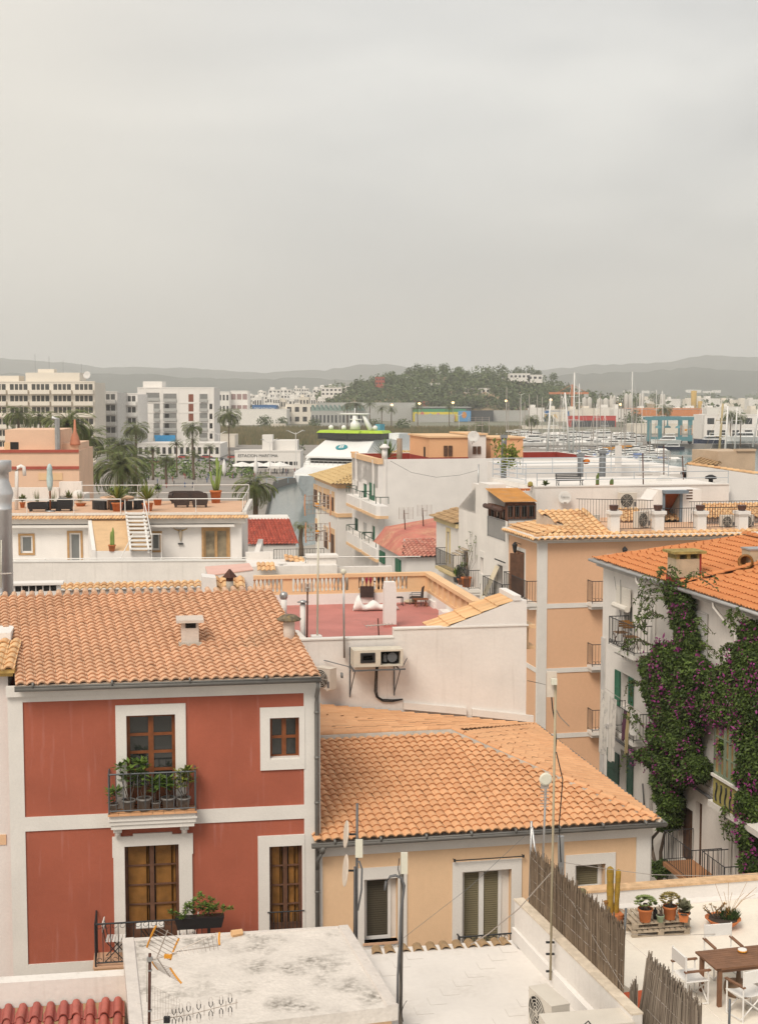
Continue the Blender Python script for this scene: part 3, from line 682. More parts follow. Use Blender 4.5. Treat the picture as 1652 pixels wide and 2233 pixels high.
for i,x in enumerate([10,105,215,312,412,510,605,703,797,890,955]):
 q=FT.front(*zT(x,1095),.15);ww=MB();r=.105 if i<9 else .09;n=8;vs=[]
 for yy,rr in((-.06,r),(.26,r*.85)):
  for k in range(n+1):t=pi*k/n;vs.append((cos(t)*rr,yy,sin(t)*rr*.95));
  for k in range(n+1):t=pi*k/n;vs.append((cos(t)*rr*.82,yy,sin(t)*rr*.75))
 N2=n+1
 ww.faces(vs,[(k,k+1,2*N2+k+1,2*N2+k)for k in range(n)]+[(N2+k,N2+k+1,k+1,k)for k in range(n)]+[(N2+k,3*N2+k,3*N2+k+1,N2+k+1)for k in range(n)])
 pos=['at the end hidden by the slab roof','second from the slab roof','third from the slab roof','fourth from the slab roof','fifth from the slab roof','in the middle of the row','just left of the white door','below the left blind of the white door','below the middle of the white door','below the right blind of the white door','smallest, touching the white side wall'][i]
 solo('coping_tile','old brown half-round tile on the terrace parapet, '+pos,'roof tile',ww,tileOld,loc=FT.o+FT.e1*q.x+FT.e2*.1+Vector((0,0,pz-.0)),rot=FT.a+random.uniform(-.12,.12),group='half-round tiles along the terrace parapet')
WW_=Frame(1121,1963,26.3,15,z0=3)
tz=WW_.side(1121,1963,0).z
e=WW_.top(1420,2256,tz);fz2=9.0-3
sw=thing('dividing_wall','white plastered dividing wall between two roof terraces, worn along its top','wall',WW_)
w=MB();w.box(0,-5.2,0,.17,0,tz);w.build('wall',white,sw)
w=MB();w.box(-.012,-5.2,tz+.0015,.185,.02,tz+.03);w.build('coping',mat('worn_coping',(.66,.57,.46),var=.15,vs=6,bump=.8,bs=18),sw)
w=MB();w.prism([(-.14,-5.2),(-.001,-5.2),(-.001,0),(-.05,0)],kz,kz+.26);w.build('skirting',white2,sw)
RT=Frame(1273,1948,29.6,12,z0=3)
rt=thing('roof_terrace','cream-painted roof terrace with low plastered parapet beside the reed fence','terrace',RT)
fl=mat('cream_floor',(.77,.71,.62),var=.07,vs=.9,patch=.4,pcol=(.52,.38,.26),psc=.6,pth=.56,bump=.2,bs=10)
w=MB();w.prism([(-1.3,0),(7.5,0),(7.5,-9),(.2,-9)],5.7,6.0);w.build('floor',fl,rt)
ptz=RT.front(1273,1948,0).z
w=MB();w.box(-1.0,0,3,7.5,.28,ptz);w.prism([(-1.0,-.25),(7.5,-.25),(7.5,0),(-1.0,0)],6.0,6.03);w.box(-1,0,0,7.5,.2,3);w.box(7.3,-9,0,7.5,0,6.6);w.build('parapet',white2,rt)
w=MB();w.box(-1.02,-.03,ptz+.001,7.5,.31,ptz+.05);w.build('coping',mat('brick_coping',(.62,.42,.25),var=.2,vs=6,patch=.6,pcol=(.4,.22,.1),psc=5,bump=.5),rt)
RZ=9.0
def fence(y0,y1,x,zb,zt0,zt1,lean=0.0,n=560,torn=False):
 w=MB()
 for k in range(2):
  for i in range(n):
   t=(i+random.random())/n;y=y0+(y1-y0)*t;top=zt0+(zt1-zt0)*t+random.uniform(-.09,.07)+(random.random()**4)*.15
   b=zb+random.uniform(-.03,.05)
   if torn:b+=0;
   dx=x+random.uniform(-.012,.012)+k*.02;w.cur=random.random();wd=random.uniform(.008,.02)
   ly=lean*(1-t)*.5+random.uniform(-.04,.04);ax=random.uniform(-.03,.03)
   w.faces([(dx,y-wd+ly,b),(dx-.006,y+ly,b),(dx,y+wd+ly,b),(dx+ax,y+wd,top),(dx+ax-.006,y,top),(dx+ax,y-wd,top)],[(0,1,4,5),(1,2,3,4)])
 return w
fa=WW_.side(1157,1860,.2);fb_=WW_.side(1358,2026,.2)
t=thing('reed_fence','long brown reed screen standing behind the white dividing wall','fence',WW_)
ba=tz+.02
w=fence(fa.y,fb_.y,.2,ba-.15,fa.z,fb_.z);w.build('reed_mat',reed,t)
w=MB()
for f_ in(.25,.5,.75):w.tube([(.19,fa.y,ba+(fa.z-ba)*f_),(.19,fb_.y,ba+(fb_.z-ba)*f_)],.006,4)
w.tube([(.18,fa.y,fa.z-.05),(.18,(fa.y+fb_.y)/2,(fa.z+fb_.z)/2-.25),(.18,fb_.y-.1,ba+.1)],.005,4)
w.build('wire',alu,t)
t=thing('reed_fence','torn grey reed screen sagging and fanned out, nearest the wooden table','fence',WW_)
fa=WW_.side(1412,2093,.5);fb_=WW_.side(1524,2200,.5)
w=fence(fa.y,fb_.y,.5,fa.z-1.25,fa.z,fb_.z,.75,420);w.build('reed_mat',mat('grey_reed',(.30,.25,.20),rough=.95,rnd=.9,rcol=(.12,.09,.07),var=.2),t)
w=fence(fa.y+.42,fa.y+.25,.40,fa.z-1.35,fa.z-.75,fa.z-.5,-.5,60);w.build('loose_reeds',MC['grey_reed'],t)
w=MB();[w.tube([(.48,fa.y-.02,fa.z-q),(.48,fb_.y,fb_.z-q)],.005,4)for q in(.12,.45,.8)];w.build('wire',alu,t)
def pole(name,label,cat,u0,v0,u1,v1,Y,r,m,n=8,square=None,group=None):
 a=P(u1,v1,Y);b=P(u0,v0,Y);t=thing(name,label,cat,loc=a,group=group);w=MB(True)
 d=b-a
 if square:w.smooth=False;w.faces([(-square,-.03,0),(square,-.03,0),(square,.03,0),(-square,.03,0)]+[(d.x+q*square,d.y+s,d.z)for q,s in((-1,-.03),(1,-.03),(1,.03),(-1,.03))],[(3,2,1,0),(4,5,6,7),(0,1,5,4),(1,2,6,5),(2,3,7,6),(3,0,4,7)])
 else:w.tube([(0,0,0),d],r,n)
 w.build('pole',m,t);return t,a
g_='posts of the reed fence'
yF=WW_.loc
def postY(u,v,x=.33):
 q=WW_.side(u,v,x);return(WW_.o+WW_.e1*x+WW_.e2*q.y).y
pole('fence_post','thin grey post at the far end of the reed screen','post',1158,1791,1153.5,1985,postY(1153,1975),.022,steel,group=g_)
pole('fence_post','slanting pale pole leaning on the reed screen','post',1159.5,1804,1185,2010,26.0,.022,steel,group=g_)
pole('fence_post','broad flat steel post holding the middle of the reed screen','post',1222,1823,1224,2045,25.4,.03,steel,square=.055,group=g_)
pole('fence_post','dark steel post at the near end of the long reed screen','post',1364,1981,1351,2175,24.9,.022,greyiron,group=g_)
pole('fence_post','short steel post beside the torn reed screen, by the near folding chair','post',1590,2179,1587,2300,23.2,.022,greyiron,group=g_)
t,a=pole('antenna_mast','tall thin mast clamped to the white dividing wall, carrying a flat white box','antenna mast',1211,1481,1199,2137,24.2,.021,mat('mast_paint',(.42,.36,.25),var=.1,metal=.2))
w=MB()
for(x,y)in((1285,1052),(1285,1138),(1285,1265)):p=P(*zT(x,y),24.2)-a;w.cbox(p+Vector((0,.05,0)),.15,.05,.025)
w.build('bracket',iron,t)
p=P(1202,1492,24.25)-a;w=MB();w.cbox(p,.17,.07,.44);w.build('panel_antenna',mat('aged_white_plastic',(.60,.52,.44),var=.08,vs=8),t)
w=MB(True);w.tube([p+Vector((-.0,0,-.22)),p+Vector((.02,.02,-.42)),p+Vector((.07,.02,-.7)),p+Vector((.09,.02,-1.0)),p+Vector((.05,.0,-1.5))],.012,5)
w.tube([P(1212,1640,24.15)-a,P(1226,1700,24.3)-a,P(1218,1800,24.3)-a,P(1222,1880,24.3)-a],.011,5);w.build('cable',blackp,t)
w=MB();w.cbox(P(1207,1486,24.1)-a,.1,.1,.1);w.build('clamp',cream,t)
t,a=pole('antenna_mast','mast with two round panel antennas and a white box before the yellow house','antenna mast',778.5,1752,777,2062,25.6,.024,greyp)
p=P(782.5,1850,25.5)-a;w=MB();w.cbox(p,.135,.06,.33);w.build('panel_antenna',cream,t)
for(x,y,h)in((1124,300,.29),(1128,60,.25)):
 u,v=zS(x,y);p=P(u,v,25.6)-a;w=MB();w.lathe(p,[(h*.2,-.05),(h,-.012),(h*1.02,0),(h*.98,.01)],14,axis=(-1,-.15,.12));w.build('panel_antenna',mat('aged_white_plastic',(.6,.5,.4)),t)
 w=MB();w.tube([p,P(777.5,v-6+6,25.6)-a],.022,5);w.build('arm',blackp,t)
w=MB(True);w.tube([P(778,1882,25.5)-a,P(783,1878,25.5)-a,P(789,1895,25.5)-a,P(788,1940,25.5)-a,P(780,1985,25.5)-a],.02,6);w.tube([P(773,1890,25.55)-a,P(772,2040,25.55)-a],.02,6);w.build('conduit',greyp,t)
t,a=pole('antenna_mast','grey-brown mast with bent conduit and cream box beside the stained slab roof','antenna mast',876.7,1870,871.8,2330,22.4,.03,mat('mast_grey',(.16,.14,.12),var=.15))
p=P(881,1882,22.35)-a;w=MB();w.cbox(p,.11,.06,.34,rx=-.05);w.build('panel_antenna',cream,t)
w=MB(True);w.tube([P(*zS(x,y),22.3)-a for x,y in((1385,430),(1392,375),(1420,340),(1455,332),(1495,350),(1514,400),(1505,470),(1492,560),(1484,760),(1470,1000),(1468,1180))],.022,6);w.build('conduit',greyp,t)
w=MB(True);w.tube([P(*zS(x,y),22.3)-a for x,y in((1480,220),(1472,290),(1500,400),(1506,500),(1488,620),(1496,760),(1482,900),(1499,1080),(1488,1200),(1505,1300))],.007,4);w.tube([P(*zS(x,y),22.3)-a for x,y in((1492,1240),(1510,1190),(1530,1160))],.006,4);w.build('cable',blackp,t)
t,a=pole('antenna_mast','small mast with a yagi and a tiny round dish behind the reed screen','antenna mast',1190,1700,1180,1940,27.2,.022,steel)
w=MB();w.lathe(P(1189,1699,27)-a,[(.03,-.03),(.12,-.01),(.13,0),(.1,.02)],14,axis=(.1,-1,0));w.build('dish',cream,t)
w=MB();pp=P(1186,1735,27.1)-a
for k in range(7):w.cbox(pp+Vector((0,-.05,.16-k*.06)),.17,.01,.01)
w.cbox(pp+Vector((0,-.05,0)),.02,.02,.42);w.cbox(pp+Vector((0,-.05,.2)),.16,.04,.09);w.build('yagi',alu,t)
def wire(label,pts,r,m,Ys):
 w=MB();q=[P(u,v,Y)for(u,v),Y in zip(pts,Ys)];o=q[0]
 out=[]
 for i in range(len(q)-1):
  for k in range(6):out.append(q[i]+(q[i+1]-q[i])*k/6-o)
 out.append(q[-1]-o);w.tube(out,r,4);solo('wire',label,'wire',w,m,loc=o)
wire('pale stay rope running from the tall mast down across the terrace',[zT(1300,520),zT(1050,800),zT(830,980),zT(700,1060)],.010,alu,[24.2,24.6,25.3,25.7])
wire('thin pale clothesline strung above the cactus and the plant pots',[(1216,1879),zU(450,150),zU(800,195),zU(1200,205),(1652,1906)],.006,alu,[25.4,26.5,27,27.5,28.5])
wire('thin diagonal wire crossing the yellow facade beside the white door',[zT(1100,260),zT(690,640),zT(120,1080)],.004,greyp,[26,25.6,25])
wire('low slack wire between the dark fence post and the far folding chair',[zU(590,665),zU(900,683),zU(1410,665)],.005,alu,[24.8,25.5,26.5])
wire('thin stay wire slanting down over the torn reed screen',[zU(420,560),zU(780,860),zU(1100,1130),zU(1360,1360)],.005,alu,[24.9,24.2,23.4,23])
wire('loose dark rod lying on the white terrace floor',[zT(75,1366),zT(280,1325),zT(395,1295)],.012,greyp,[24.68,25.1,25.38])
acw=mat('ac_casing',(.62,.57,.50),rough=.5,var=.05,vs=3,bump=0)
def acunit(label,loc,rot,w=.8,h=.58,d=.3,m=None,group=None,fan_x=-.12):
 """fan on the -y side"""
 t=thing('air_conditioner',label,'air conditioner',loc=loc,rot=rot,group=group)
 b=MB();b.box(-w/2,-d/2,.04,w/2,d/2,h);b.box(-w/2-.004,-d/2-.006,h,w/2+.004,d/2+.004,h+.02);b.box(-w/2+.06,-d/2,0,-w/2+.14,d/2,.04);b.box(w/2-.14,-d/2,0,w/2-.06,d/2,.04);b.build('casing',m or acw,t)
 g=MB();c=(fan_x*w,-d/2-.004,h*.53);r=h*.42;g.lathe(c,[(.01,.012),(r,.012),(r,.0)],24,axis=(0,-1,0));g.build('fan',dark,t)
 g=MB()
 for k in range(1,6):
  rr=r*k/5;g.tube([(c[0]+rr*cos(q*pi/10),c[1]-.016,c[2]+rr*sin(q*pi/10))for q in range(21)],.006,4,caps=False)
 for k in range(8):g.tube([(c[0],c[1]-.016,c[2]),(c[0]+r*cos(k*pi/4),c[1]-.016,c[2]+r*sin(k*pi/4))],.005,4)
 g.build('fan_guard',m or acw,t)
 g=MB();g.box(w*.32,-d/2-.008,h*.15,w*.46,-d/2-.001,h*.45);g.build('cover_plate',greyp if m is None else m,t)
 return t
ac1=P(1204,2196,22.6);ac1=Vector((ac1.x,ac1.y,FZ))
acunit('off-white air conditioner standing on the white terrace against the dividing wall',ac1+Vector((-.10,-.32,.0)),R(-90+20),.82,.66,.32)
t=thing('roof_hatch','white-capped metal box with a dark opening, in front of the terrace air conditioner','roof hatch',loc=P(1290,2240,21.3),rot=R(10))
w=MB();w.box(-.75,-.2,-.02,.62,.35,.12);w.build('cover',acw,t);w=MB();w.box(-.62,-.19,-1.1,.57,.3,-.02);w.build('body',blackp,t);w=MB();w.tube([(-.2,-.2,.14),(-.13,-.2,.2),(-.06,-.22,.1),(-.05,-.25,-.1)],.012,5);w.build('cable',blackp,t)
def rz_(u,v):p=G(u,v,RZ);return Vector((p.x,p.y,RZ))
n1=rz_(1566.6,2195);n2=rz_(1522.7,2160.5)
TF=Frame(0,0,0,14,z0=RZ,pt=n1)
t=thing('garden_table','brown slatted teak dining table on the cream terrace','table',TF)
tw=(n2-n1).length+.12;tl=2.0
w=MB();[w.box(-.07+.0,-.06+k*(tw/9),.70,tl,-.06+(k+.93)*(tw/9),.73)if 0<k<8 else w.box(-.09,-.06+k*(tw/9),.695,tl,-.06+(k+.95)*(tw/9),.732)for k in range(9)]
w.box(-.10,-.06,.696,-.0,tw-.06,.7315);w.build('table_top',teak,t)
w=MB();w.box(0,0,.62,tl,.03,.69);w.box(0,tw-.14,.62,tl,tw-.11,.69);w.box(0,0.03,.62,.03,tw-.14,.69);w.build('apron',teak,t)
for(x,y)in((0,0),(0,tw-.14),(tl-.08,0),(tl-.08,tw-.14)):
 w=MB();w.box(x-.035,y-.035,0,x+.035,y+.035,.69);w.build('leg',teak,t)
def director(loc,rot,label):
 """faces local +x"""
 t=thing('folding_chair',label,'chair',loc=loc,rot=rot,group='white director chairs round the teak table')
 f=MB()
 for y in(-.27,.27):
  f.tube([(-.2,y,.02),(.22,y,.02)],.016,5);f.tube([(-.24,y,.0),(-.24,y,.92)],.016,5);f.tube([(.2,y,.0),(.2,y,.62)],.016,5);f.tube([(-.24,y,.44),(.22,y,.44)],.016,5)
 for x in(-.2,.2):f.tube([(x,-.27,.02),(x,.27,.44)],.014,5);f.tube([(x+.02,.27,.02),(x+.02,-.27,.44)],.014,5)
 f.build('frame',offwhite,t)
 for y in(-.27,.27):w=MB();w.box(-.27,y-.03,.62,.24,y+.03,.645);w.build('armrest',teak,t)
 n=6;w=MB(True);vs=[]
 for x in(-.2,.22):
  for k in range(n+1):yy=-.27+.54*k/n;vs.append((x,yy,.455-.05*(1-(yy/.27)**2)))
 w.faces(vs,[(k,k+1,n+2+k,n+1+k)for k in range(n)]);w.build('seat',fabricw,t)
 w=MB();w.box(-.262,-.275,.68,-.225,.275,.90);w.build('backrest',fabricw,t)
director(n1*.5+n2*.5+Vector((-.33,-.02,0)),TF.a,'white director chair at the short end of the teak table, side-on')
director(rz_(1622,2207)+Vector((.0,-.1,0)),TF.a+pi/2+.2,'white director chair on the near side of the teak table, back turned')
director(n1+TF.e1*.72+TF.e2*(tw+.42),TF.a-pi/2-.05,'white director chair on the far side of the teak table, by the planted bowl')
w=MB(True);w.lathe((0,0,0),[(.24,0),(.27,.08),(.25,.2),(.05,.24),(.03,.5)],18);solo('parasol_base','round stone parasol base under the teak table','parasol base',w,mat('brown_stone',(.26,.17,.11),var=.2),loc=n1+TF.e1*.6+TF.e2*.42)
w=MB(True);w.ball((0,0,.05),.05,.05,.05);solo('ball','small grey ball on the floor by the near chair','ball',w,cement,loc=rz_(*zU(1570,1275)))
t=thing('ashtray','round patterned ashtray on the teak table','ashtray',loc=G(*zU(1525,812),RZ+.732))
w=MB(True);w.lathe((0,0,0),[(.06,0),(.085,.03),(.08,.06),(.05,.065)],14);w.build('bowl',fabricw,t);w=MB(True);w.lathe((0,0,.015),[(.088,0),(.09,.015),(.086,.03)],10);w.build('pattern_band',orangep,t)
pf=[rz_(1377.6,2045.5),rz_(1503.6,2037.4)]
PF=Frame(0,0,0,math.degrees(math.atan2((pf[1]-pf[0]).y,(pf[1]-pf[0]).x)),z0=RZ,pt=pf[0]);L=(pf[1]-pf[0]).length
for k in range(2):
 z=k*.155+.002
 t=thing('pallet',['weathered wooden pallet on the terrace floor, beneath another pallet','weathered wooden pallet on top of another, carrying the succulents'][k],'pallet',loc=PF.o+Vector((0,0,z))+PF.e1*(.02*k)+PF.e2*(.03*k),rot=PF.a+.03*k,group='stacked wooden pallets')
 w=MB();[w.box(i*L/10.5,0,.115,i*L/10.5+L*.068,.8,.137)for i in range(11)];w.build('deck',greywood,t)
 w=MB();[(w.box(0,y,.09,L,y+.08,.114),w.box(0,y,0,L,y+.09,.018),[w.box(x,y+.004,.018,x+.12,y+.076,.09)for x in(0,L/2-.06,L-.12)])for y in(0,.36,.71)];w.build('bearers',greywood,t)
DZ=.31
def onp(x,y):p=G(*zU(x,y),RZ+DZ);return Vector((p.x,p.y,RZ+DZ))
potted('succulent_pot','terracotta pot with a pale green rosette succulent on the pallets','potted plant',onp(752,565),.15,.27,'rosette',.24,terrac,mat('succulent_green',(.26,.30,.12),rnd=.8,rcol=(.12,.17,.05),bump=0),'succulent pots on the pallets',6,14,.055)
potted('succulent_pot','terracotta pot with a dense yellow-brown succulent behind the little green pot','potted plant',onp(948,545),.145,.27,'rosette',.26,terrac,mat('succulent_yellow',(.30,.24,.08),rnd=.8,rcol=(.16,.12,.05),bump=0),'succulent pots on the pallets',6,14,.05)
potted('succulent_pot','square orange pot with a pointed grey-green agave at the pallet corner','potted plant',onp(1060,565),.15,.2,'yucca',.26,terrac,mat('agave_grey',(.28,.27,.18),rnd=.8,rcol=(.14,.15,.09),bump=0),'succulent pots on the pallets',4,10,.5,square=True,rot=.5)
potted('succulent_pot','small pale green ceramic pot with a bare twiggy plant','potted plant',onp(872,570),.08,.14,'bush',.25,mat('green_ceramic',(.28,.36,.24),rough=.4),leafdk,'succulent pots on the pallets',5,2,.05)
w=MB(True);w.lathe((0,0,0),[(.045,0),(.047,.15),(.04,.18),(.018,.2),(.018,.235),(.002,.24)],12);solo('bottle','black bottle among the succulents on the pallets','bottle',w,blackp,loc=onp(832,545))
t=potted('planted_bowl','wide terracotta bowl with an orange jade plant and grasses','potted plant',rz_(*zU(1393,648))+Vector((0,.25,0)),.34,.19,'none',bowl=True)
st=MB();lf=MB()
for i in range(14):a=random.uniform(0,6.3);sprig(st,lf,(-.14,0,.15),(-.14+cos(a)*.25,sin(a)*.15,.2+random.uniform(.1,.34)),22,.06,.012)
lf.build('foliage',mat('jade_orange',(.36,.18,.03),rnd=.8,rcol=(.18,.12,.04),bump=0),t);st.build('stem',bark,t)
lf=MB()
for i in range(260):a=random.uniform(0,6.3);rr=random.uniform(0,.17);lf.cur=random.random();lf.leaf((.13+cos(a)*rr,sin(a)*rr*.8,.17),(cos(a)*.08+random.uniform(-.03,.03),sin(a)*.06,random.uniform(.08,.26)),.012)
lf.build('foliage',leafdk,t);lf=MB()
for i in range(9):a=random.uniform(-.5,.6);lf.tube([(.1,0,.2),(.1+a*.5,.02,.55),(.1+a*1.0,.05,random.uniform(.65,.95))],.004,4);
lf.build('seed_stalk',mat('dry_stalk',(.40,.26,.15)),t)
t=thing('column_cactus','two tall yellowed column cacti in a terracotta pot behind the reed screen','cactus',loc=rz_(*zU(515,600)))
w=MB(True);w.lathe((0,0,0),[(.13,0),(.19,.26),(.2,.3),(.17,.28)],14);w.build('pot',terrac,t)
for(x,y,tilt,hh,rr)in((475,128,-.0,1,.066),(541,150,.0,.97,.05)):
 pb=P(zU(x if x<500 else 520,560)[0],2000,t.location.y)-t.location;pt=P(*zU(x,y),t.location.y)-t.location
 w=MB(True);n=24;rows=26;base=len(w.v)
 for i in range(rows+1):
  s=i/rows;cc=Vector((pb.x+(pt.x-pb.x)*s,0,.27+(pt.z-.27)*s));tr=(1 if s<.93 else math.sqrt(max(.02,1-((s-.93)/.07)**2)))*rr*(1+.05*sin(s*17))
  for k in range(n):a=2*pi*k/n;q=tr*(1+(.10 if k%2 else-.04));w.v.append((cc.x+q*cos(a),q*sin(a),cc.z))
 for i in range(rows):
  w.cur=random.random()
  for k in range(n):w.f.append((base+i*n+k,base+i*n+(k+1)%n,base+(i+1)*n+(k+1)%n,base+(i+1)*n+k));w.r.append(w.cur)
 w.f.append(tuple(base+rows*n+k for k in range(n)));w.r.append(.5)
 w.build('stem',mat('yellow_cactus',(.38,.23,.03),var=.25,vs=3,rnd=.3,rcol=(.2,.14,.04),patch=.7,pcol=(.10,.09,.04),psc=5,pth=.5,bump=.6,bs=60),t)
t=thing('solar_lamp','small garden solar lamp standing against the cactus','lamp',loc=rz_(*zU(440,600)))
w=MB();w.tube([(0,0,0),(0,0,.42)],.012,5);w.build('pole',iron,t);w=MB();w.lathe((0,0,.42),[(.03,0),(.05,.08),(.07,.09),(.01,.12)],8);w.build('lamp_head',woodgold,t)
t=thing('small_cactus','small round-topped cactus poking over the reed screen at the parapet end','cactus',loc=rz_(1268,2000))
w=MB(True);w.lathe((0,0,.0),[(.1,0),(.12,.3),(.1,.3)],10);w.build('pot',terrac,t);z1=P(*zU(250,305),t.location.y).z-RZ
w=MB(True);w.lathe((0,0,.3),[(.05,0),(.07,(z1-.3)*.5),(.085,(z1-.3)*.85),(.06,(z1-.3)*.96),(.01,z1-.3)],12);w.build('stem',mat('dull_cactus',(.16,.15,.08),bump=.5),t)
w=MB();w.cbox((0,0,0),.5,.9,.03,rz=.3,rx=.2);solo('board','orange-red board lying between the two reed screens','board',w,mat('red_board',(.5,.1,.04)),loc=P(1408,2195,24.3))
# ================================================================ rooftop antennas at the very front
AY=20.0
a0=P(325,2300,AY)
def ap(x,y,dy=0.0):return P(*zR(x,y),AY+dy)-a0
t=thing('tv_antenna','rusty pole with an orange-tipped corner-reflector antenna above the stained slab','tv antenna',loc=a0)
w=MB(True);w.tube([(0,0,0),ap(1101,942)],.022,8);w.build('pole',rust,t)
w=MB();w.cbox(ap(1101,985,-.03),.08,.05,.06);w.cbox(ap(1103,1065),.055,.055,.02);w.cbox(ap(1101,1360),.055,.055,.02);w.build('clamp',steel,t)
w=MB();w.tube([ap(1120,985,-.03),ap(1300,940,.05)],.011,6);w.tube([ap(1230,955,0),ap(1600,790,.2)],.007,5);w.tube([ap(1290,930,.05),ap(1620,882,.25)],.007,5)
for k in range(11):s=k/11+.05;p=ap(1260+340*s,942-150*s,.02+.2*s);q=ap(1290+330*s,940-58*s,.05+.2*s);w.tube([p+(p-q)*.15,q+(q-p)*.15+Vector((0,-.1,0))],.004,4)
for(A,B,C_,D)in(((1148,740),(1318,832),(1078,898),(1250,992)),):
 for k in range(7):s=k/6;w.tube([ap(A[0]+(C_[0]-A[0])*s,A[1]+(C_[1]-A[1])*s,-.15*(1-s)),ap(B[0]+(D[0]-B[0])*s,B[1]+(D[1]-B[1])*s,.2*(1-s))],.0045,4)
w.tube([ap(1232,772),ap(1152,975)],.009,5)
for k in range(7):s=k/6;w.tube([ap(1115+45*s,1000+60*s,-.1),ap(1250+85*s,1048+112*s,.15)],.0035,4)
w.tube([ap(1160,985),ap(1250,1115,.05)],.009,5)
w.build('elements',alu,t)
for(A,B,y0)in(((1146,740),(1080,896),-.15),((1314,832),(1250,992),.2),((1612,788),(1612,880),.22),((1118,1004),(1160,1060),-.1),((1250,1048),(1333,1162),.15)):
 a=ap(*A,y0);b=ap(*B,y0*.3);w=MB();d=(b-a);m1=a+d*.5+Vector((-.008,0,0));w.tube([a,a+d*.25+Vector((-.006,0,0)),m1,a+d*.75+Vector((-.006,0,0)),b],.015 if A[0]>1140 else .01,6);w.build('end_bar',orangep,t)
w=MB();w.cbox(ap(1235,962),.11,.06,.05);w.build('dipole_box',orangep,t)
w=MB();w.tube([ap(1078,1445),ap(1400,1388,.1),ap(1746,1300,.25)],.008,5)
for x,s_ in((1230,1),(1300,0),(1352,0),(1418,0),(1500,0),(1572,0),(1660,0),(1735,0)):
 y=1445-(x-1078)*.2;w.tube([ap(x,y-38),ap(x,y+38)],.0045,4)
w.build('boom',alu,t)
w=MB();lp=MB()
for x in(1278,1328,1385,1460,1548,1624,1690):
 y=1445-(x-1078)*.205;r_=12
 for sg in(-1,1):
  pts=[ap(x-r_,y+sg*22),ap(x-r_,y+sg*70),ap(x-r_*.5,y+sg*84),ap(x+r_*.5,y+sg*84),ap(x+r_,y+sg*70),ap(x+r_,y+sg*22)]
  lp.tube(pts,.0028,4)
  w.tube([ap(x-r_-1,y+sg*52),ap(x-r_,y+sg*26),ap(x,y+sg*10),ap(x+r_,y+sg*26),ap(x+r_+1,y+sg*52)],.0075,5)
lp.build('loops',alu,t);w.build('dipoles',blackp,t)
w=MB();w.cbox(ap(1226,1428),.09,.06,.085);w.build('amplifier_box',blackp,t)
w=MB()
for k in range(11):x=1118+k*20;w.tube([ap(x,1180+k*10,.05),ap(x,1440-k*4,.05)],.0022,3)
for k in range(6):s=k/5;w.tube([ap(1118,1180+260*s,.05),ap(1318,1280+120*s,.05)],.0022,3)
w.build('reflector_grid',alu,t)
w=MB(True);w.tube([ap(1098,985),ap(1080,1010),ap(1078,1100),ap(1080,1300)],.0055,4);w.build('cable',cream,t)
def rS(fr,uL,uR,vT,vB,x=0.0):
 a=fr.side(uL,vT,x);b=fr.side(uR,vT,x);z0=fr.side(uL,vB,x).z
 return(min(a.y,b.y),max(a.y,b.y),z0,a.z)
def rF(fr,uL,uR,vT,vB,y=0.0):
 a=fr.front(uL,vT,y);b=fr.front(uR,vT,y);return(a.x,b.x,fr.front(uL,vB,y).z,a.z)
def Z4(z,x0,x1,y0,y1):a=z(x0,y0);b=z(x1,y1);return(a[0],b[0],a[1],b[1])
def glazed(parent,mp,r,fm=None,cols=2,rows=1,dep=.1,fw=.06,gm=None):return window(parent,mp,r,dep,cols,rows,fw,fm or wooddk,gm)
def lantern(t,p,d=(0,-1,0)):
 p=Vector(p);d=Vector(d);w=MB();w.tube([p,p+d*.25+Vector((0,0,.1)),p+d*.28],.015,5);c=p+d*.28
 w.lathe(c+Vector((0,0,-.02)),[(.01,.14),(.05,.1),(.14,.0),(.12,-.02),(.07,-.3),(.03,-.36),(.01,-.4)],6);w.build('wall_lantern',iron,t)
def balcony(t,mp,a0,a1,z,dep=.6,h=.95,sm=None,th=.14,step=.12,ornate=False,rm=None):
 s=MB();slab(s,mp,a0,a1,z-th,z,-dep,0);slab(s,mp,a0+.05,a1-.05,z-th*2,z-th,-dep*.7,0);s.build('balcony',sm or whitetrim,t)
 s=MB();rail(s,[mp(a0+.03,z,-.0),mp(a0+.03,z,-dep+.03),mp(a1-.03,z,-dep+.03),mp(a1-.03,z,0)],h,step,.009,.016,.08)
 if ornate:
  n=int((a1-a0)/.16)
  for i in range(n):
   aa=a0+.1+i*(a1-a0-.1)/n
   s.tube([mp(aa+.07*cos(k*.9),z+.16+.07*sin(k*.9),-dep+.03)for k in range(8)],.009,4,caps=False)
 s.build('balcony_railing',rm or iron,t)
# ================================================================ white house with the red roof terrace
pw=YH.o+YH.e1*W1.x+YH.e2*(W1.y+.02)
WH=Frame(0,0,0,10,z0=3,pt=pw)
wh=thing('white_house','big blank white wall house with a red-painted roof terrace behind the yellow house','house',WH)
xr=WH.front(1147,1450).x;xl=WH.front(640,1450).x-1.2;za=WH.front(760,1394).z;zb=WH.front(1000,1369).z;xm=WH.front(858,1380).x
fz=za-.28;far=WH.top(900,1312,fz).y;xrf=WH.front(1150,1380).x
w=MB();w.ext([(xl,0,0),(xr,0,0),(xr,0,zb),(xm,0,zb),(xm,0,za),(xl,0,za)],(0,.22,0));w.box(xl,.22,0,xl+.2,far+.2,fz);w.box(xl+.2,far,0,xr,far+.2,fz)
w.poly([(xr,0,0),(xr,far,0),(xr,far,zb),(xr,0,zb)]);w.build('wall',white,wh)
w=MB();w.box(xl,-.03,za,xm,.27,za+.04);w.box(xm+.001,-.03,zb,xr+.05,.27,zb+.04);w.build('coping',whitetrim,wh)
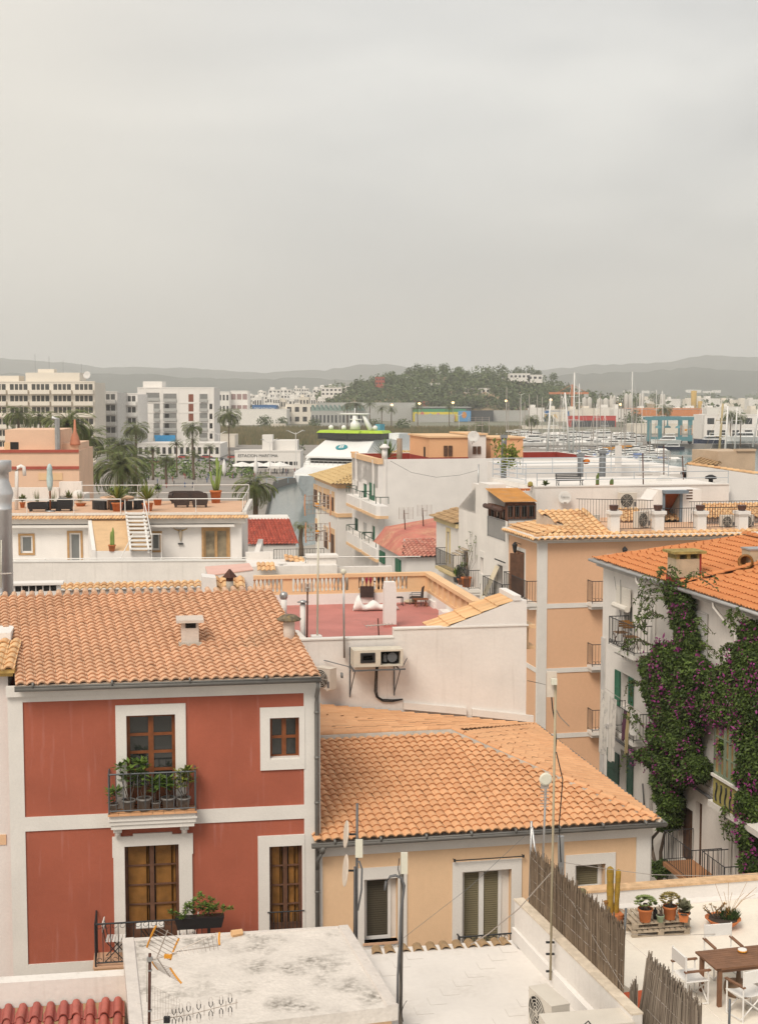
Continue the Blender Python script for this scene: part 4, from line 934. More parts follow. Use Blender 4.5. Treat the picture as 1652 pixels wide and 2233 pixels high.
w=MB();w.box(xl+.2,.22,fz-.2,xr-.02,far,fz);w.build('terrace_floor',redfloor,wh)
pl=WH.front(900,1290,far-.05);ph=pl.z-fz
brx=WH.top(928,1247,WH.front(928,1247,far).z).x
w=MB();w.box(xl,far-.12,fz,brx,far+.1,pl.z)
bt=WH.front(928,1247,far).z
nearY=WH.top(1043,1305,bt).y
brx2=brx
w.box(brx-.0,nearY-.5,fz,brx+.2,far+.1,pl.z);w.build('plinth',white2,wh)
w=MB(True);w.smooth=False;w.box(xl,far-.13,bt-.12,brx+.22,far+.13,bt);w.box(brx-.06,nearY-.5,bt-.12,brx+.26,far-.13,bt)
w.box(xl,far-.09,pl.z,brx,far+.09,pl.z+.09);w.box(brx,nearY-.5,pl.z,brx+.2,far-.1,pl.z+.09)
def bx(x):return WH.front(*zL(x,100),far).x
solid=[(bx(45),bx(103)),(bx(440),bx(500)),(bx(792),brx+.2)]
for a,b in solid:w.box(a,far-.07,pl.z+.09,b,far+.07,bt-.12)
for k in range(9):yy=far-.2-k*(far-nearY)/8;w.box(brx+.02,yy-.14,pl.z+.09,brx+.18,yy+.14,bt-.12)
w.build('balustrade_rail',trimpeach,wh)
bal=MB(True);hh=bt-.12-pl.z-.09;bal.lathe((0,0,0),[(.05,0),(.05,.05*hh),(.03,.1*hh),(.055,.3*hh),(.06,.4*hh),(.03,.7*hh),(.025,.82*hh),(.05,.92*hh),(.05,hh)],8)
b0=bal.build('baluster',trimpeach,wh,loc=(0,far,pl.z+.09));first=True
x=xl+.3
while x<brx:
 if not any(a-.05<x<b+.05 for a,b in solid):
  o=b0 if first else b0.copy();
  if not first:COL.objects.link(o)
  o.location=(x,far,pl.z+.09);first=False
 x+=.142
for k in range(60):
 y=far-.45-k*.2
 if y<nearY-.4:break
 o=b0.copy();COL.objects.link(o);o.location=(brx+.1,y,pl.z+.09)
sr=[WH.front(*zL(905,388),.02),WH.front(*zL(1050,382),.02),WH.front(*zL(1428,232),.02)]
sA=Vector((sr[1].x,.0,sr[1].z));sB=Vector((sr[2].x,0,sr[2].z));tsl=(sB.z-sA.z)/(sB.x-sA.x)
sC=WH.plane(*zL(1348,188),tuple(sA),Vector((-tsl,.0,1)));sD=WH.plane(*zL(912,385),tuple(sA),Vector((-tsl,0,1)));
w=MB();w.ext([(sA.x,.0,zb),(xr,0,zb),(xr,.0,sB.z+.02),(sB.x,.0,sB.z),(sA.x,0,sA.z)],(0,.2,0));w.ext([(sA.x,sC.y-.2,fz),(xr,sC.y-.2,fz),(xr,sC.y-.2,sB.z),(sA.x,sC.y-.2,sA.z)],(0,.2,0));w.box(xr-.2,.2,zb,xr,sC.y-.2,sB.z)
w.box(sB.x,-.03,sB.z+.02,sB.x+.22,sC.y+.1,sB.z+.17);w.build('stair_wall',white2,wh)
w=MB();tiles(w,[(sA.x-.5,.02,sA.z-.5*tsl),(sB.x,.02,sB.z),(sB.x,sC.y,sB.z),(sA.x-.5,sC.y,sA.z-.5*tsl)],(-1,0,-tsl),.17,.55,.035,off=.02);w.build('stair_roof',tileC,wh)
w=MB();q=WH.front(*zL(770,838),-.04);q2=WH.front(*zL(1145,872),-.04);q3=WH.front(*zL(1180,878),-.04);q4=WH.front(*zL(1548,918),-.04)
for a,b in((q,q2),(q3,q4)):w.hexa([(a.x,-.1,a.z-.2),(b.x,-.1,b.z-.2),(b.x,-.0,b.z-.2),(a.x,0,a.z-.2)],[(a.x,-.1,a.z),(b.x,-.1,b.z),(b.x,0,b.z),(a.x,0,a.z)])
w.build('cable_trunking',whitetrim,wh)
w=MB();w.box(xr,.3,zb-.75,xr+.35,1.2,zb-.66);w.box(xr,.1,zb-.1,xr+.30,1.0,zb-.0);w.box(xr+.0,.2,zb-.7,xr+.12,.9,zb-.1);w.build('gutter_outlet',trimpeach,wh)
FS=.62
def onf(x,y,z=zL):return WH.top(*z(x,y),fz)
q=onf(692,388);q1=WH.front(*zL(692,118),q.y);t=MB();t.box(q.x-.19,q.y,fz+.08,q.x+.19,q.y+.3,q1.z-.2);t.ext([(q.x-.19,q.y,q1.z-.2),(q.x+.19,q.y,q1.z-.2),(q.x+.16,q.y,q1.z),(q.x-.16,q.y,q1.z)],(0,.3,0));t.build('chimney',white2,wh)
t=MB();t.box(q.x-.2,q.y-.02,fz,q.x+.2,q.y+.32,fz+.08);t.build('chimney_base',redfloor,wh)
def pipe(x,y0,y1,yd,r,cap,lab=None):
 a=WH.front(*zL(x,y0),yd);b=WH.front(*zL(x,y1),yd);t=MB(True);t.lathe((a.x,yd,b.z),[(r,0),(r,a.z-b.z)],10);p=t.build('flue',white2,wh);t=MB(True)
 if cap=='cone':t.lathe((a.x,yd,a.z),[(r*.8,0),(r*.8,.05),(r*2.1,.06),(.02,.13)],12)
 else:t.lathe((a.x,yd,a.z-.05),[(r*.9,0),(r*1.25,.08),(r*1.35,.15),(r*1.1,.22),(.02,.25)],12)
 t.build('flue_cap',steel,p)
pipe(167,250,475,.6,.085,'cone');pipe(52,215,330,1.2,.09,'turbine')
w=MB();a=WH.front(*zL(105,385),.3);w.ext([(a.x,.25,fz),(a.x+.65,.25,fz),(a.x+.4,.25,fz+.3),(a.x+.2,.25,fz+.5),(a.x,.25,fz+.55)],(0,.2,0));w.build('parapet',white2,wh)
w=MB();a=onf(435,240);w.box(a.x-.16,a.y,fz,a.x+.16,a.y+.3,fz+.26);w.build('vent_box',white2,wh);w=MB();w.box(a.x-.1,a.y-.01,fz+.03,a.x+.1,a.y,fz+.16);w.build('vent_grille',wooddk,wh)
a=onf(220,468);w=MB();w.box(a.x-.15,.35,fz,a.x+.15,.7,fz+.33);w.build('vent_box',white2,wh);w=MB();[w.box(a.x-.13+k*.055,.34,fz+.03+j*.1,a.x-.09+k*.055,.35,fz+.11+j*.1)for k in range(5)for j in range(3)];w.build('vent_grille',dark,wh)
w=MB();a=onf(1000,275);w.box(a.x-.3,a.y,fz,brx,a.y+.8,fz+.22);b=onf(1050,330);w.box(b.x-.3,b.y-.3,fz,brx,b.y+.4,fz+.22);c_=onf(965,235);w.box(c_.x-.2,c_.y,fz,brx,c_.y+.5,fz+.35);w.build('step_block',white2,wh)
def armchair(loc,rot,label,m=None,w_=.75):
 """faces local -y"""
 t=thing('armchair',label,'chair',loc=loc,rot=rot,group='dark metal armchairs on the red terrace');t.scale=(FS,)*3;f=MB()
 for x in(-w_/2,w_/2):
  f.tube([(x,-.35,0),(x,-.35,.6),(x,.3,.62)],.022,5);f.tube([(x,.28,0),(x,.33,.95)],.022,5)
 f.tube([(-w_/2,-.33,.38),(w_/2,-.33,.38)],.02,5);f.build('frame',greyiron,t)
 f=MB();f.box(-w_/2,-.35,.36,w_/2,.3,.42);f.build('seat',wicker,t);f=MB();f.hexa([(-w_/2,.24,.42),(w_/2,.24,.42),(w_/2,.3,.42),(-w_/2,.3,.42)],[(-w_/2,.33,1.0),(w_/2,.33,1.0),(w_/2,.38,1.0),(-w_/2,.38,1.0)]);f.build('backrest',wicker,t)
def wp(q,z=None):return WH.o+WH.e1*q.x+WH.e2*q.y+Vector((0,0,q.z if z is None else z))
armchair(wp(onf(555,243)),WH.a+R(165),'dark armchair with its back to the bean bag, before the sofa')
armchair(wp(onf(850,250)),WH.a-R(110),'dark armchair apart on the terrace, beside the low red bench')
t=thing('outdoor_sofa','dark outdoor two-seat sofa with white seat pads against the balustrade','sofa',loc=wp(onf(610,225))+WH.e2*.3,rot=WH.a);t.scale=(.46,FS,FS)
f=MB();f.box(-1.0,-.4,.0,-.92,.35,.6);f.box(.92,-.4,0,1.0,.35,.6);f.box(-.92,-.35,.2,.92,.3,.32);f.box(-.92,.25,.32,.92,.33,1.0);f.build('frame',wicker,t)
f=MB();f.box(-.9,-.33,.32,.9,.22,.45);f.build('seat_cushion',fabricw,t)
for(x,y,rx,m)in((585,147,.19,fabricw),(632,148,.16,cream)):
 q=WH.front(*zL(x,y),onf(610,225).y+.38);f=MB(True);f.ball((0,0,0),rx,.07,.18,12,8);solo('cushion','square cream cushion on the dark sofa' if x<600 else 'round white cushion on the dark sofa','cushion',f,m,loc=wp(q),rot=WH.a)
t=MB(True);n1,n2=16,6
for i in range(n1+1):
 for k in range(10):
  a=2*pi*k/10;x=-1.5+3.0*i/n1;e_=min(1,min(i,n1-i)/2.0+.25);hh_=(.26+.08*sin(i*1.1)+(.22 if i<3 else 0))*e_
  t.v.append((x,cos(a)*(.5+.06*sin(i*2.1))*e_,hh_+sin(a)*hh_))
for i in range(n1):
 for k in range(10):t.f.append((i*10+k,i*10+(k+1)%10,(i+1)*10+(k+1)%10,(i+1)*10+k));t.r.append(.5)
t.f.append(tuple(range(10)));t.r.append(.5);t.f.append(tuple(n1*10+k for k in range(10)));t.r.append(.5)
q=onf(612,292);solo('bean_bag','long saggy white bean bag lying on the red terrace','bean bag',t,fabricw,loc=wp(q)+WH.e2*.2,rot=WH.a).scale=(.52,.5,.52)
t=thing('bench','low reddish wooden bench on the red terrace beside the armchair','bench',loc=wp(onf(880,268)),rot=WH.a+.1);t.scale=(.6,)*3
f=MB();[f.box(-.42,k*.1,.42,.42,k*.1+.08,.46)for k in range(5)];f.build('seat',wood,t)
for x in(-.3,.3):f=MB();f.tube([(x,.0,0),(x,.45,.42)],.03,4);f.tube([(x,.45,0),(x,0,.42)],.03,4);f.build('leg',wood,t)
t=thing('side_table','small black side table beside the dark sofa','table',loc=wp(onf(742,258)),rot=WH.a);t.scale=(.55,)*3
f=MB();f.box(-.25,-.25,.5,.25,.25,.54);f.build('table_top',blackp,t)
for x in(-.22,.22):
 for y in(-.22,.22):f=MB();f.box(x-.02,y-.02,0,x+.02,y+.02,.5);f.build('leg',blackp,t)
f=MB(True);f.ball((0,0,.15),.5,.32,.15,12,6);solo('floor_cushion','striped beige floor cushion beside the low bench','cushion',f,mat('striped_cushion',(.5,.42,.3),var=.3,vs=12),loc=wp(onf(812,246)),rot=.2).scale=(.5,)*3
potted('potted_shrub','straggly dry potted shrub by the balustrade, between the sofa and the lone armchair','potted plant',wp(onf(790,222)),.12,.16,'bush',.6,terrac,leafyel,None,5,14,.12)
t=thing('clothes_rack','laundry rack hung with clothes behind the peach balustrade','laundry',loc=wp(Vector((bx(640),far+.35,pl.z+.1-.3))),rot=WH.a);t.scale=(1,.5,.72)
f=MB();f.box(-1.7,-.02,.95,1.7,.02,.98);[f.tube([(x,-.2,-.2),(x,.0,.95),(x,.2,-.2)],.015,4)for x in(-1.6,1.6)];f.build('frame',steel,t)
for i,cc in enumerate([(.6,.58,.55),(.08,.09,.12),(.5,.05,.12),(.05,.05,.06),(.55,.53,.5),(.6,.58,.55),(.15,.2,.3)]):
 f=MB();x=-1.4+i*.42;f.box(x,-.03,.35+.08*(i%3),x+.33,.03,.96);f.build('garment',mat('cloth%d'%i,cc,var=.1),t)
def wmast(x,y0,y1,yd,lab,r=.03,ants=(),m=None,z=zL,fr=WH,name='antenna_mast',cat='antenna mast'):
 a=fr.front(*z(x[0],y1),yd);b=fr.front(*z(x[1],y0),yd);o=fr.o+fr.e1*a.x+fr.e2*yd+Vector((0,0,a.z));t=thing(name,lab,cat,loc=o,rot=fr.a)
 w=MB(True);w.tube([(0,0,0),(b.x-a.x,0,b.z-a.z)],r,6);w.build('pole',m or steel,t)
 for kind,zz_,s in ants:
  if kind=='grid':
   w=MB();[w.tube([(-s,-.1,zz_+k*.09*s*2),(s,-.1,zz_+k*.09*s*2)],.006,3)for k in range(-4,5)];[w.tube([(q,-.1,zz_-.8*s),(q,-.1,zz_+.8*s)],.015,3)for q in(-s,-s/3,s/3,s)];w.tube([(0,-.1,zz_),(0,-.9*s,zz_)],.02,4);w.tube([(-.3*s,-.7*s,zz_),(.3*s,-.7*s,zz_)],.02,4);w.build('antenna',alu,t)
  elif kind=='yagi':
   w=MB();w.tube([(-s,-.05,zz_),(s,-.1,zz_+.1*s)],.015,4);[w.tube([(-s+2*s*k/8,-.35*(1-k*.06),zz_+.012*k*s),(-s+2*s*k/8,.25*(1-k*.06),zz_+.012*k*s)],.01,3)for k in range(9)];w.build('antenna',alu,t)
  elif kind=='reflector':
   w=MB()
   for sg in(-1,1):[w.tube([(sg*s*(.15+.85*k/5),-.6*s*k/5,zz_-.75*s),(sg*s*(.15+.85*k/5),-.6*s*k/5,zz_+.75*s)],.014,3)for k in(1,3,5)];[w.tube([(0,0,zz_+q*s),(sg*s,-.6*s,zz_+q*s*1.0)],.010,3)for q in(-.7,-.35,0,.35,.7)]
   w.tube([(0,0,zz_),(.2,-1.6*s,zz_+.1)],.02,4);[w.tube([(-.09,(-.3-k*.22)*s,zz_),(.09,(-.3-k*.22)*s,zz_)],.006,3)for k in range(6)];w.build('antenna',alu,t)
   for sg in(-1,1):w=MB();w.tube([(sg*s,-.6*s,zz_-.85*s),(sg*s*1.05,-.62*s,zz_),(sg*s,-.6*s,zz_+.85*s)],.018,4);w.build('end_bar',mat('salmon_plastic',(.55,.25,.13)),t)
   w=MB();w.cbox((0,-.1,zz_),.09,.09,.1);w.build('dipole_box',orangep,t)
  elif kind=='ball':w=MB(True);w.ball((b.x-a.x,0,zz_),s,s*.7,s,10,8);w.build('radome',cream,t)
 return t
h43=lambda dv:dv/1.8341*.6659*px(42)
wmast((415,410),65,573,-.12,'mast with a small round white radome fixed to the blank white wall',.03,[('ball',h43(505),.085)])
q=WH.front(696,1075,.5);wmast((253,262),-420,463,.5,'tallest rooftop mast with two salmon-tipped antennas, standing on the red terrace',.03,[('reflector',h43(463+335),.36),('reflector',h43(463+175),.34)],cream)
wmast((192,195),130,452,.5,'short mast with a square grid antenna between the cone-capped flue and the tallest mast',.025,[('grid',h43(300),.16)],rust)
wmast((623,617),335,457,.35,'stub mast with a horizontal yagi at the red terrace edge, near the square chimney',.02,[('yagi',h43(80),.4)],rust)
a=WH.front(*zL(472,630),-.75);b=WH.front(*zL(768,500),-.75);z0=a.z;z1=b.z+-.1
t=thing('condenser_unit','large off-white condenser with an open front and hanging black pipes, bracketed to the white wall','air conditioner',loc=wp(Vector((a.x,-.75,z0))),rot=WH.a);W_=b.x-a.x;H_=z1-z0
ow=WH.front(*zL(512,605),-.75).x-a.x,WH.front(*zL(600,605),-.75).x-a.x,WH.front(*zL(634,605),-.75).x-a.x,WH.front(*zL(752,605),-.75).x-a.x
w=MB();wallholes(w,mF(),0,W_,0,H_,[(ow[0],ow[1],.25*H_,.85*H_),(ow[2],ow[3],.07*H_,.9*H_)],.3);w.poly([(0,0,H_),(W_,0,H_),(W_,.6,H_),(0,.6,H_)]);w.poly([(0,0,0),(0,.6,0),(0,.6,H_),(0,0,H_)]);w.poly([(W_,0,0),(W_,.6,0),(W_,.6,H_),(W_,0,H_)]);w.poly([(0,0,0),(W_,0,0),(W_,.6,0),(0,.6,0)])
w.build('casing',mat('old_ac_casing',(.60,.55,.46),var=.1,vs=3,patch=.3,pcol=(.4,.3,.2),bump=0),t)
w=MB();w.poly([(ow[2]-.02,.28,0),(ow[3]+.02,.28,0),(ow[3]+.02,.28,H_),(ow[2]-.02,.28,H_)]);w.poly([(ow[0]-.02,.28,.1),(ow[1]+.02,.28,.1),(ow[1]+.02,.28,H_),(ow[0]-.02,.28,H_)]);w.build('interior',dark,t)
w=MB();w.lathe((ow[2]+.16,.2,.1),[(.06,0),(.07,.2),(.02,.24)],8);w.lathe((ow[3]-.22,.15,H_*.5),[(.02,0),(H_*.3,.03),(H_*.3,.06)],12,axis=(0,-1,0));w.build('compressor',greyiron,t)
w=MB();surround(w,mF(),(ow[0],ow[1],.25*H_,.85*H_),(ow[0]+.07,ow[1]-.07,.25*H_+.07,.85*H_-.07),-.02);w.build('grille_frame',blackp,t)
w=MB();w.box(-.05,-.1,-.1,W_+.05,-.07,-.06)
for x in(.0,W_-.12):
 w.box(x,-.1,-.12,x+.03,.74,-.08);w.tube([(x+.02,-.08,-.1),(x+.0,.74,-.95)],.016,4);w.box(x-.015,.71,-1.0,x+.015,.745,.45 if x<.1 else-.1)
w.tube([(-.75,.7,.1),(-.1,.3,-.03),(-.1,-.08,-.08)],.014,4);w.tube([(W_+.25,.7,.08),(W_+.03,.2,-.05)],.014,4);w.build('wall_bracket',greyiron,t)
w=MB(True);px0=WH.front(*zL(614,640),-.4).x-a.x
for k in(-1,1):w.tube([(px0+k*.022,.3,0),(px0+k*.022,.5,-.2),(px0+k*.025,.66,-.85),(px0+.05+k*.02,.68,-1.02),(px0+.2,.68,-1.12+k*.022),(px0+.5,.69,-1.15+k*.022),(px0+.8,.7,-1.12)],.022,6)
w.build('pipe',blackp,t)
a=WH.front(*zL(305,762),-.35);t=acunit('beige air conditioner hung on the white wall just behind the red house gutter',wp(Vector((a.x,-.35,a.z))),WH.a-R(50),.55,.62,.28)
SH=Frame(0,0,0,9,z0=3,pt=P(510,1270,42))
t=thing('rooftop_room','small white stair head with a pale pink sloping roof behind the red house ridge','roof room',SH)
def kf(x,y,yd=0.0):return SH.front(*zK(x,y),yd)
w=MB();z0=kf(400,300).z;a=kf(400,118);b=kf(800,118)
tz1=kf(385,60,1.6).z;tz2=kf(790,30,1.6).z
w.hexa([(a.x,0,0),(b.x,0,0),(b.x,2.2,0),(a.x,2.2,0)],[(a.x,0,a.z),(b.x,0,a.z+.15),(b.x,2.2,tz2-.02),(a.x,2.2,tz1-.02)]);w.build('wall',white2,t)
w=MB();w.hexa([(a.x,-.02,a.z),(b.x,-.02,a.z+.15),(b.x+.02,2.2,tz2-.02),(a.x,2.2,tz1-.02)],[(a.x,-.02,a.z+.03),(b.x,-.02,a.z+.18),(b.x+.02,2.2,tz2+.02),(a.x,2.2,tz1+.02)]);w.build('roof',mat('pale_pink_paint',(.66,.42,.36),var=.06,patch=.3,pcol=(.6,.5,.45)),t)
a=kf(350,140,-1);b=kf(480,215,-1);w=MB();w.ext([(a.x,-1,0),(b.x,-1,0),(b.x,-1,b.z-.05),(a.x+.4,-1,a.z),(a.x,-1,a.z+.05)],(0,.8,0));w.build('parapet',white2,t)
a=kf(450,190,-.9);b=kf(705,180,-.9);zt_=kf(575,140,.0).z
w=MB();tiles(w,[(a.x,-1.6,a.z-.55),(b.x+.1,-1.6,a.z-.55),(b.x,-.02,a.z+.08),(a.x,-.02,a.z+.08)],(0,-1,-.4),.26,.36,.07);w.build('tile_roof',tileC,t)
w=MB(True);q=kf(593,225,-1.0);w.lathe((q.x,-1.0,q.z-.1),[(.11,0),(.11,.3)],8);c_=w.build('chimney',cement,t);w=MB();w.lathe((q.x,-1.0,q.z+.2),[(.1,0),(.11,.1),(.22,.12),(.02,.36)],4);w.build('chimney_cap',rust,c_)
ST=Frame(0,0,0,9,z0=3,pt=P(300,1280,47))
t=thing('tiled_lean_to','narrow strip of sandy barrel tiles at the foot of the long white parapet','shed',ST)
a=ST.front(55,1287);b=ST.front(440,1283);w=MB();w.box(a.x-2,0,0,b.x,.55,a.z-.1);w.build('wall',white2,t)
w=MB();tiles(w,[(a.x,-.2,a.z-.0),(b.x,-.2,a.z-.0),(b.x,.55,a.z+.12),(a.x,.55,a.z+.12)],(0,-1,-.2),.22,.38,.055);w.build('roof',tileC,t)
t=thing('vent_box','white louvred vent box on the roof edge beside the steel flue','vent',loc=ST.o+ST.e1*(ST.front(75,1270,-1.5).x-.0)+ST.e2*-1.5+Vector((0,0,ST.front(75,1290,-1.5).z)),rot=ST.a)
w=MB();w.box(-.85,0,.2,.9,.6,.27);w.box(-.7,.1,-.3,.8,.6,.2);w.build('casing',white2,t);w=MB();[w.box(-.6+k*.22,.09,.0,-.42+k*.22,.1,.17)for k in range(6)];w.build('grille',dark,t)
FL=P(8,1290,40)
t=thing('ventilation_flue','wide galvanised steel ventilation flue at the edge, in front of the roof terrace','flue',loc=FL)
def flx(v):return P(0,v,40).z-FL.z
w=MB(True);r=.17*1.0
w.lathe((0,0,-3),[(.28,0),(.28,3+flx(1112)),(.30,3+flx(1110)),(.28,3+flx(1108)),(.29,3+flx(1092)),(.335,3+flx(1080)),(.335,3+flx(1074)),(.22,3+flx(1048)),(.22,3+flx(1030)),(.3,3+flx(1028)),(.3,3+flx(1006)),(.29,3+flx(1004))],20);w.build('pipe',mat('flue_steel',(.55,.56,.57),rough=.45,var=.12,vs=2,metal=.6,bump=.05),t)
w=MB();w.box(-1.0,-.5,flx(1295)-2,.05,.0,flx(1290));w.build('base',white2,t)
w=MB(True);w.lathe((-.25,-.9,flx(1300)),[(.05,-.1),(.4,-.02),(.42,0),(.3,.06)],20,axis=(-.25,-1,.25));solo('satellite_dish','grey satellite dish cut off by the picture edge below the flue','satellite dish',w,mat('grey_dish',(.36,.35,.35),rough=.5),loc=FL)
wmast((12,15),850,1300,0,'small forked antenna in front of the steel flue',.015,[('yagi',.35,.3)],cream,z=lambda x,y:zE(x,y),fr=Frame(0,0,0,0,z0=3,pt=P(8,1200,36)))
# ================================================================ peach building
PB=Frame(1174,1200,60,12,z0=3)
pb=thing('peach_building','tall peach corner building with white bands and a tiled terrace on top','building',PB)
pf_=lambda u,v,y=0.0:PB.front(u,v,y);ps=lambda u,v,x=0.0:PB.side(u,v,x)
PZ=pf_(1176,1183).z+.05;py1=ps(1106.5,1190).y;XR=16.0
d1=rS(PB,*Z4(zH,735,820,1040,1420));d1=(d1[0],d1[1],d1[2],ps(*zH(780,1040)).z)
zb_=[pf_(*zM(300,505)).z,pf_(*zM(300,920)).z,pf_(*zM(300,920)).z-2.85];th_=.2
w=MB();wallholes(w,mS(),0,py1,0,PZ,[(d1[0],d1[1],zb_[0],d1[3])],.3);w.poly([(0,0,0),(XR,0,0),(XR,0,PZ),(0,0,PZ)]);w.poly([(XR,0,0),(XR,9,0),(XR,9,PZ),(XR,0,PZ)]);w.poly([(0,9,0),(XR,9,0),(XR,9,PZ),(0,9,PZ)]);w.build('wall',peach,pb)
w=MB();slab(w,mF(),0,pf_(*zM(299,300)).x,0,PZ-.05,-.03,.002);w.box(-.031,-.03,0,0,.16,PZ-.05)
for z in zb_:
 slab(w,mF(),pf_(*zM(299,300)).x,XR,z-th_,z,-.031,.002);slab(w,mS(),.16,py1,z-th_,z,-.031,.002)
slab(w,mS(),py1-.18,py1,0,PZ-.05,-.03,.002)
slab(w,mF(),-.12,XR,PZ-.08,PZ+.08,-.12,0);slab(w,mF(),-.28,XR,PZ+.08,PZ+.22,-.28,0);w.box(-.12,0,PZ-.08,0,py1,PZ+.08);w.box(-.28,0,PZ+.08,0,py1,PZ+.22)
surround(w,mS(),(d1[0]-.16,d1[1]+.0,zb_[0],d1[3]+.16),(d1[0],d1[1],zb_[0],d1[3]),-.02)
for k in(0,1,2):q=zb_[k]-th_;w.box(8.2,-.8,q-.0,9.8,0,q+.12)
w.build('trim',whitetrim,pb)
f=MB();slab(f,mS(),d1[0],d1[1],zb_[0],d1[3],.25,.26);fd=f.build('french_door',dark,pb)
f=MB();q=[ps(*zH(737,1100)),ps(*zH(817,1100))];f.hexa([(-.02,d1[0],zb_[0]+.05),(-.5,d1[0]+.5,zb_[0]+.05),(-.53,d1[0]+.47,zb_[0]+.05),(-.05,d1[0]-.03,zb_[0]+.05)],[(-.02,d1[0],d1[3]-.05),(-.5,d1[0]+.5,d1[3]-.05),(-.53,d1[0]+.47,d1[3]-.05),(-.05,d1[0]-.03,d1[3]-.05)]);f.build('shutter',wooddk,pb)
f=MB();louvre(f,mS(),d1[0],d1[0]+.75,zb_[0]+.05,d1[3]-.03,-.04,.08);f.build('shutter',wood,pb)
balcony(pb,mS(),ps(*zH(835,1300),-.5).y,ps(*zH(640,1300),-.5).y,zb_[0]+.02,.5,.95,ornate=True)
for v in((600,355,505),(600,765,910),(600,1200,1330)):
 a=pf_(*zM(v[0],v[2]),-.6)
 balcony(pb,mF(),a.x-.1,a.x+1.5,a.z,.6,.95,ornate=True,step=.14)
lantern(pb,ps(*zH(788,985)),(-1,0,0));lantern(pb,pf_(*zM(782,150)));lantern(pb,ps(*zM(122,520)),(-1,0,0));
w=MB();q=rF(PB,*Z4(zM,682,890,185,205));slab(w,mF(),q[0],q[1]+.5,q[2]-.0,q[3],-.03,0);w.build('window_surround',whitetrim,pb);w=MB();slab(w,mF(),q[0]+.1,q[1]+.4,q[2]-1.2,q[2],-.01,0);w.build('window',dark,pb)
EZp=PZ+.24;t_=.27;e0=pf_(*zH(935,952),-.42);EZp=e0.z
hipc=Vector((-.42,-.42,EZp))
def sy(x,y):return PB.sY(*zH(x,y),-.42,EZp,t_)
def sx(x,y):return PB.sX(*zH(x,y),-.42,EZp,t_)
w=MB();pend=PB.side(*zH(625,853),-.42).y
tiles(w,[hipc,(XR,-.42,EZp),(XR,.32,EZp+.2),(.32,.32,EZp+.2)],(0,-1,-t_),.28,.4,.065)
tiles(w,[hipc,(.32,.32,EZp+.2),(.32,pend,EZp+.2),(-.42,pend,EZp)],(-1,0,-t_),.28,.4,.06)
a1=sy(1150,842);a2=sy(1300,697);a3=sy(1520,900);a4=sy(915,708)
tiles(w,[(.35,.38,EZp+.24),tuple(sy(1530,902)),tuple(sy(1300,697)),tuple(sy(915,708)),tuple(a1)],(0,-1,-t_),.28,.36,.055)
b1=Vector((a1.x,a1.y,a1.z));tx=(a1.z-EZp)/(a1.x+.42)
tiles(w,[(-.0,.38,EZp+.2),tuple(a1),(a1.x,pend+.3,a1.z),(-.0,pend+.3,EZp+.2)],(-1,0,-t_),.28,.36,.03,off=.02)
w.build('roof',tileC,pb)
w=MB();w.poly([hipc-Vector((0,0,.03)),(XR,-.42,EZp-.03),(XR,.5,EZp+.2),(.4,.5,EZp+.2)]);w.poly([hipc-Vector((0,0,.03)),(.4,.5,EZp+.2),(.4,pend,EZp+.2),(-.42,pend,EZp-.03)])
w.poly([tuple(a4),tuple(a1),tuple(a1-Vector((0,0,.5))),tuple(a4-Vector((0,0,1.3)))]);w.poly([(.3,.3,EZp+.17),tuple(sy(1540,902)-Vector((0,0,.06))),tuple(sy(1300,697)-Vector((0,0,.06))),tuple(sy(915,708)-Vector((0,0,.06))),tuple(a1-Vector((0,0,.06)))]);w.poly([(-.1,.35,EZp+.14),tuple(a1-Vector((0,0,.05))),(a1.x,pend+.3,a1.z-.05),(-.1,pend+.3,EZp+.14)])
w.build('roof_mortar',mortar,pb)
w=MB();ridge(w,a1,Vector((-.2,-.2,EZp+.1)),.1,.35);ridge(w,sy(1300,697),a3,.09,.35);w.build('ridge_cap',tileC,pb)
PT=EZp+.22;xt0=PB.front(*zI(205,900),.5).x
w=MB();w.box(xt0-.3,.4,PT-.25,XR,9,PT);w.build('terrace_floor',terrafloor,pb)
pil=[]
for x in(255,685,1095,1500):
 a=PB.front(*zI(x-45,720),.45).x;b=PB.front(*zI(x+42,720),.45).x;zt_=PB.front(*zI(x,712),.45).z
 w=MB();w.box(a,.3,PT-.05,b,.3+(b-a),zt_-.22);w.box(a-.03,.27,zt_-.22,b+.03,.33+b-a,zt_-.14);w.box(a-.08,.22,zt_-.14,b+.08,.38+b-a,zt_);w.build('pillar',white2,pb);pil.append((a,b,zt_))
w=MB()
for i in range(-1,4):
 x0=pil[i][1]if i>=0 else xt0-.0;x1=pil[i+1][0]if i<3 else XR
 rail(w,[(x0,.5,PT),(x1,.5,PT)],.95,.115,.009,.016,.1,posts=False)
rail(w,[(xt0-.9,2.2,PT+.2),(xt0+2.6,1.9,PT+.1)],1.1,.13,.009,.014,.1,posts=False);rail(w,[(pil[2][1]+.2,2.6,PT),(XR,2.6,PT)],1.05,.13,.009,.014,.1,posts=False)
w.build('terrace_railing',iron,pb)
for i,(a,b,z)in enumerate(pil):
 w=MB(True);w.lathe((0,0,0),[(.14,0),(.19,.1),(.2,.22),(.205,.25),(.17,.24)],12)
 solo('plant_pot',['brown glazed pot on the terrace pillar nearest the tiled hip','brown glazed pot on the pillar just left of the blue door','brown glazed pot on the pillar right of the blue door','brown glazed pot on the farthest right terrace pillar'][i],'pot',w,mat('brown_glaze',(.09,.045,.035),rough=.35),loc=PB.o+PB.e1*((a+b)/2)+PB.e2*(.3+(b-a)/2)+Vector((0,0,z)),group='brown pots on the terrace pillars')
PBw=lambda x,y,z:PB.o+PB.e1*x+PB.e2*y+Vector((0,0,z))
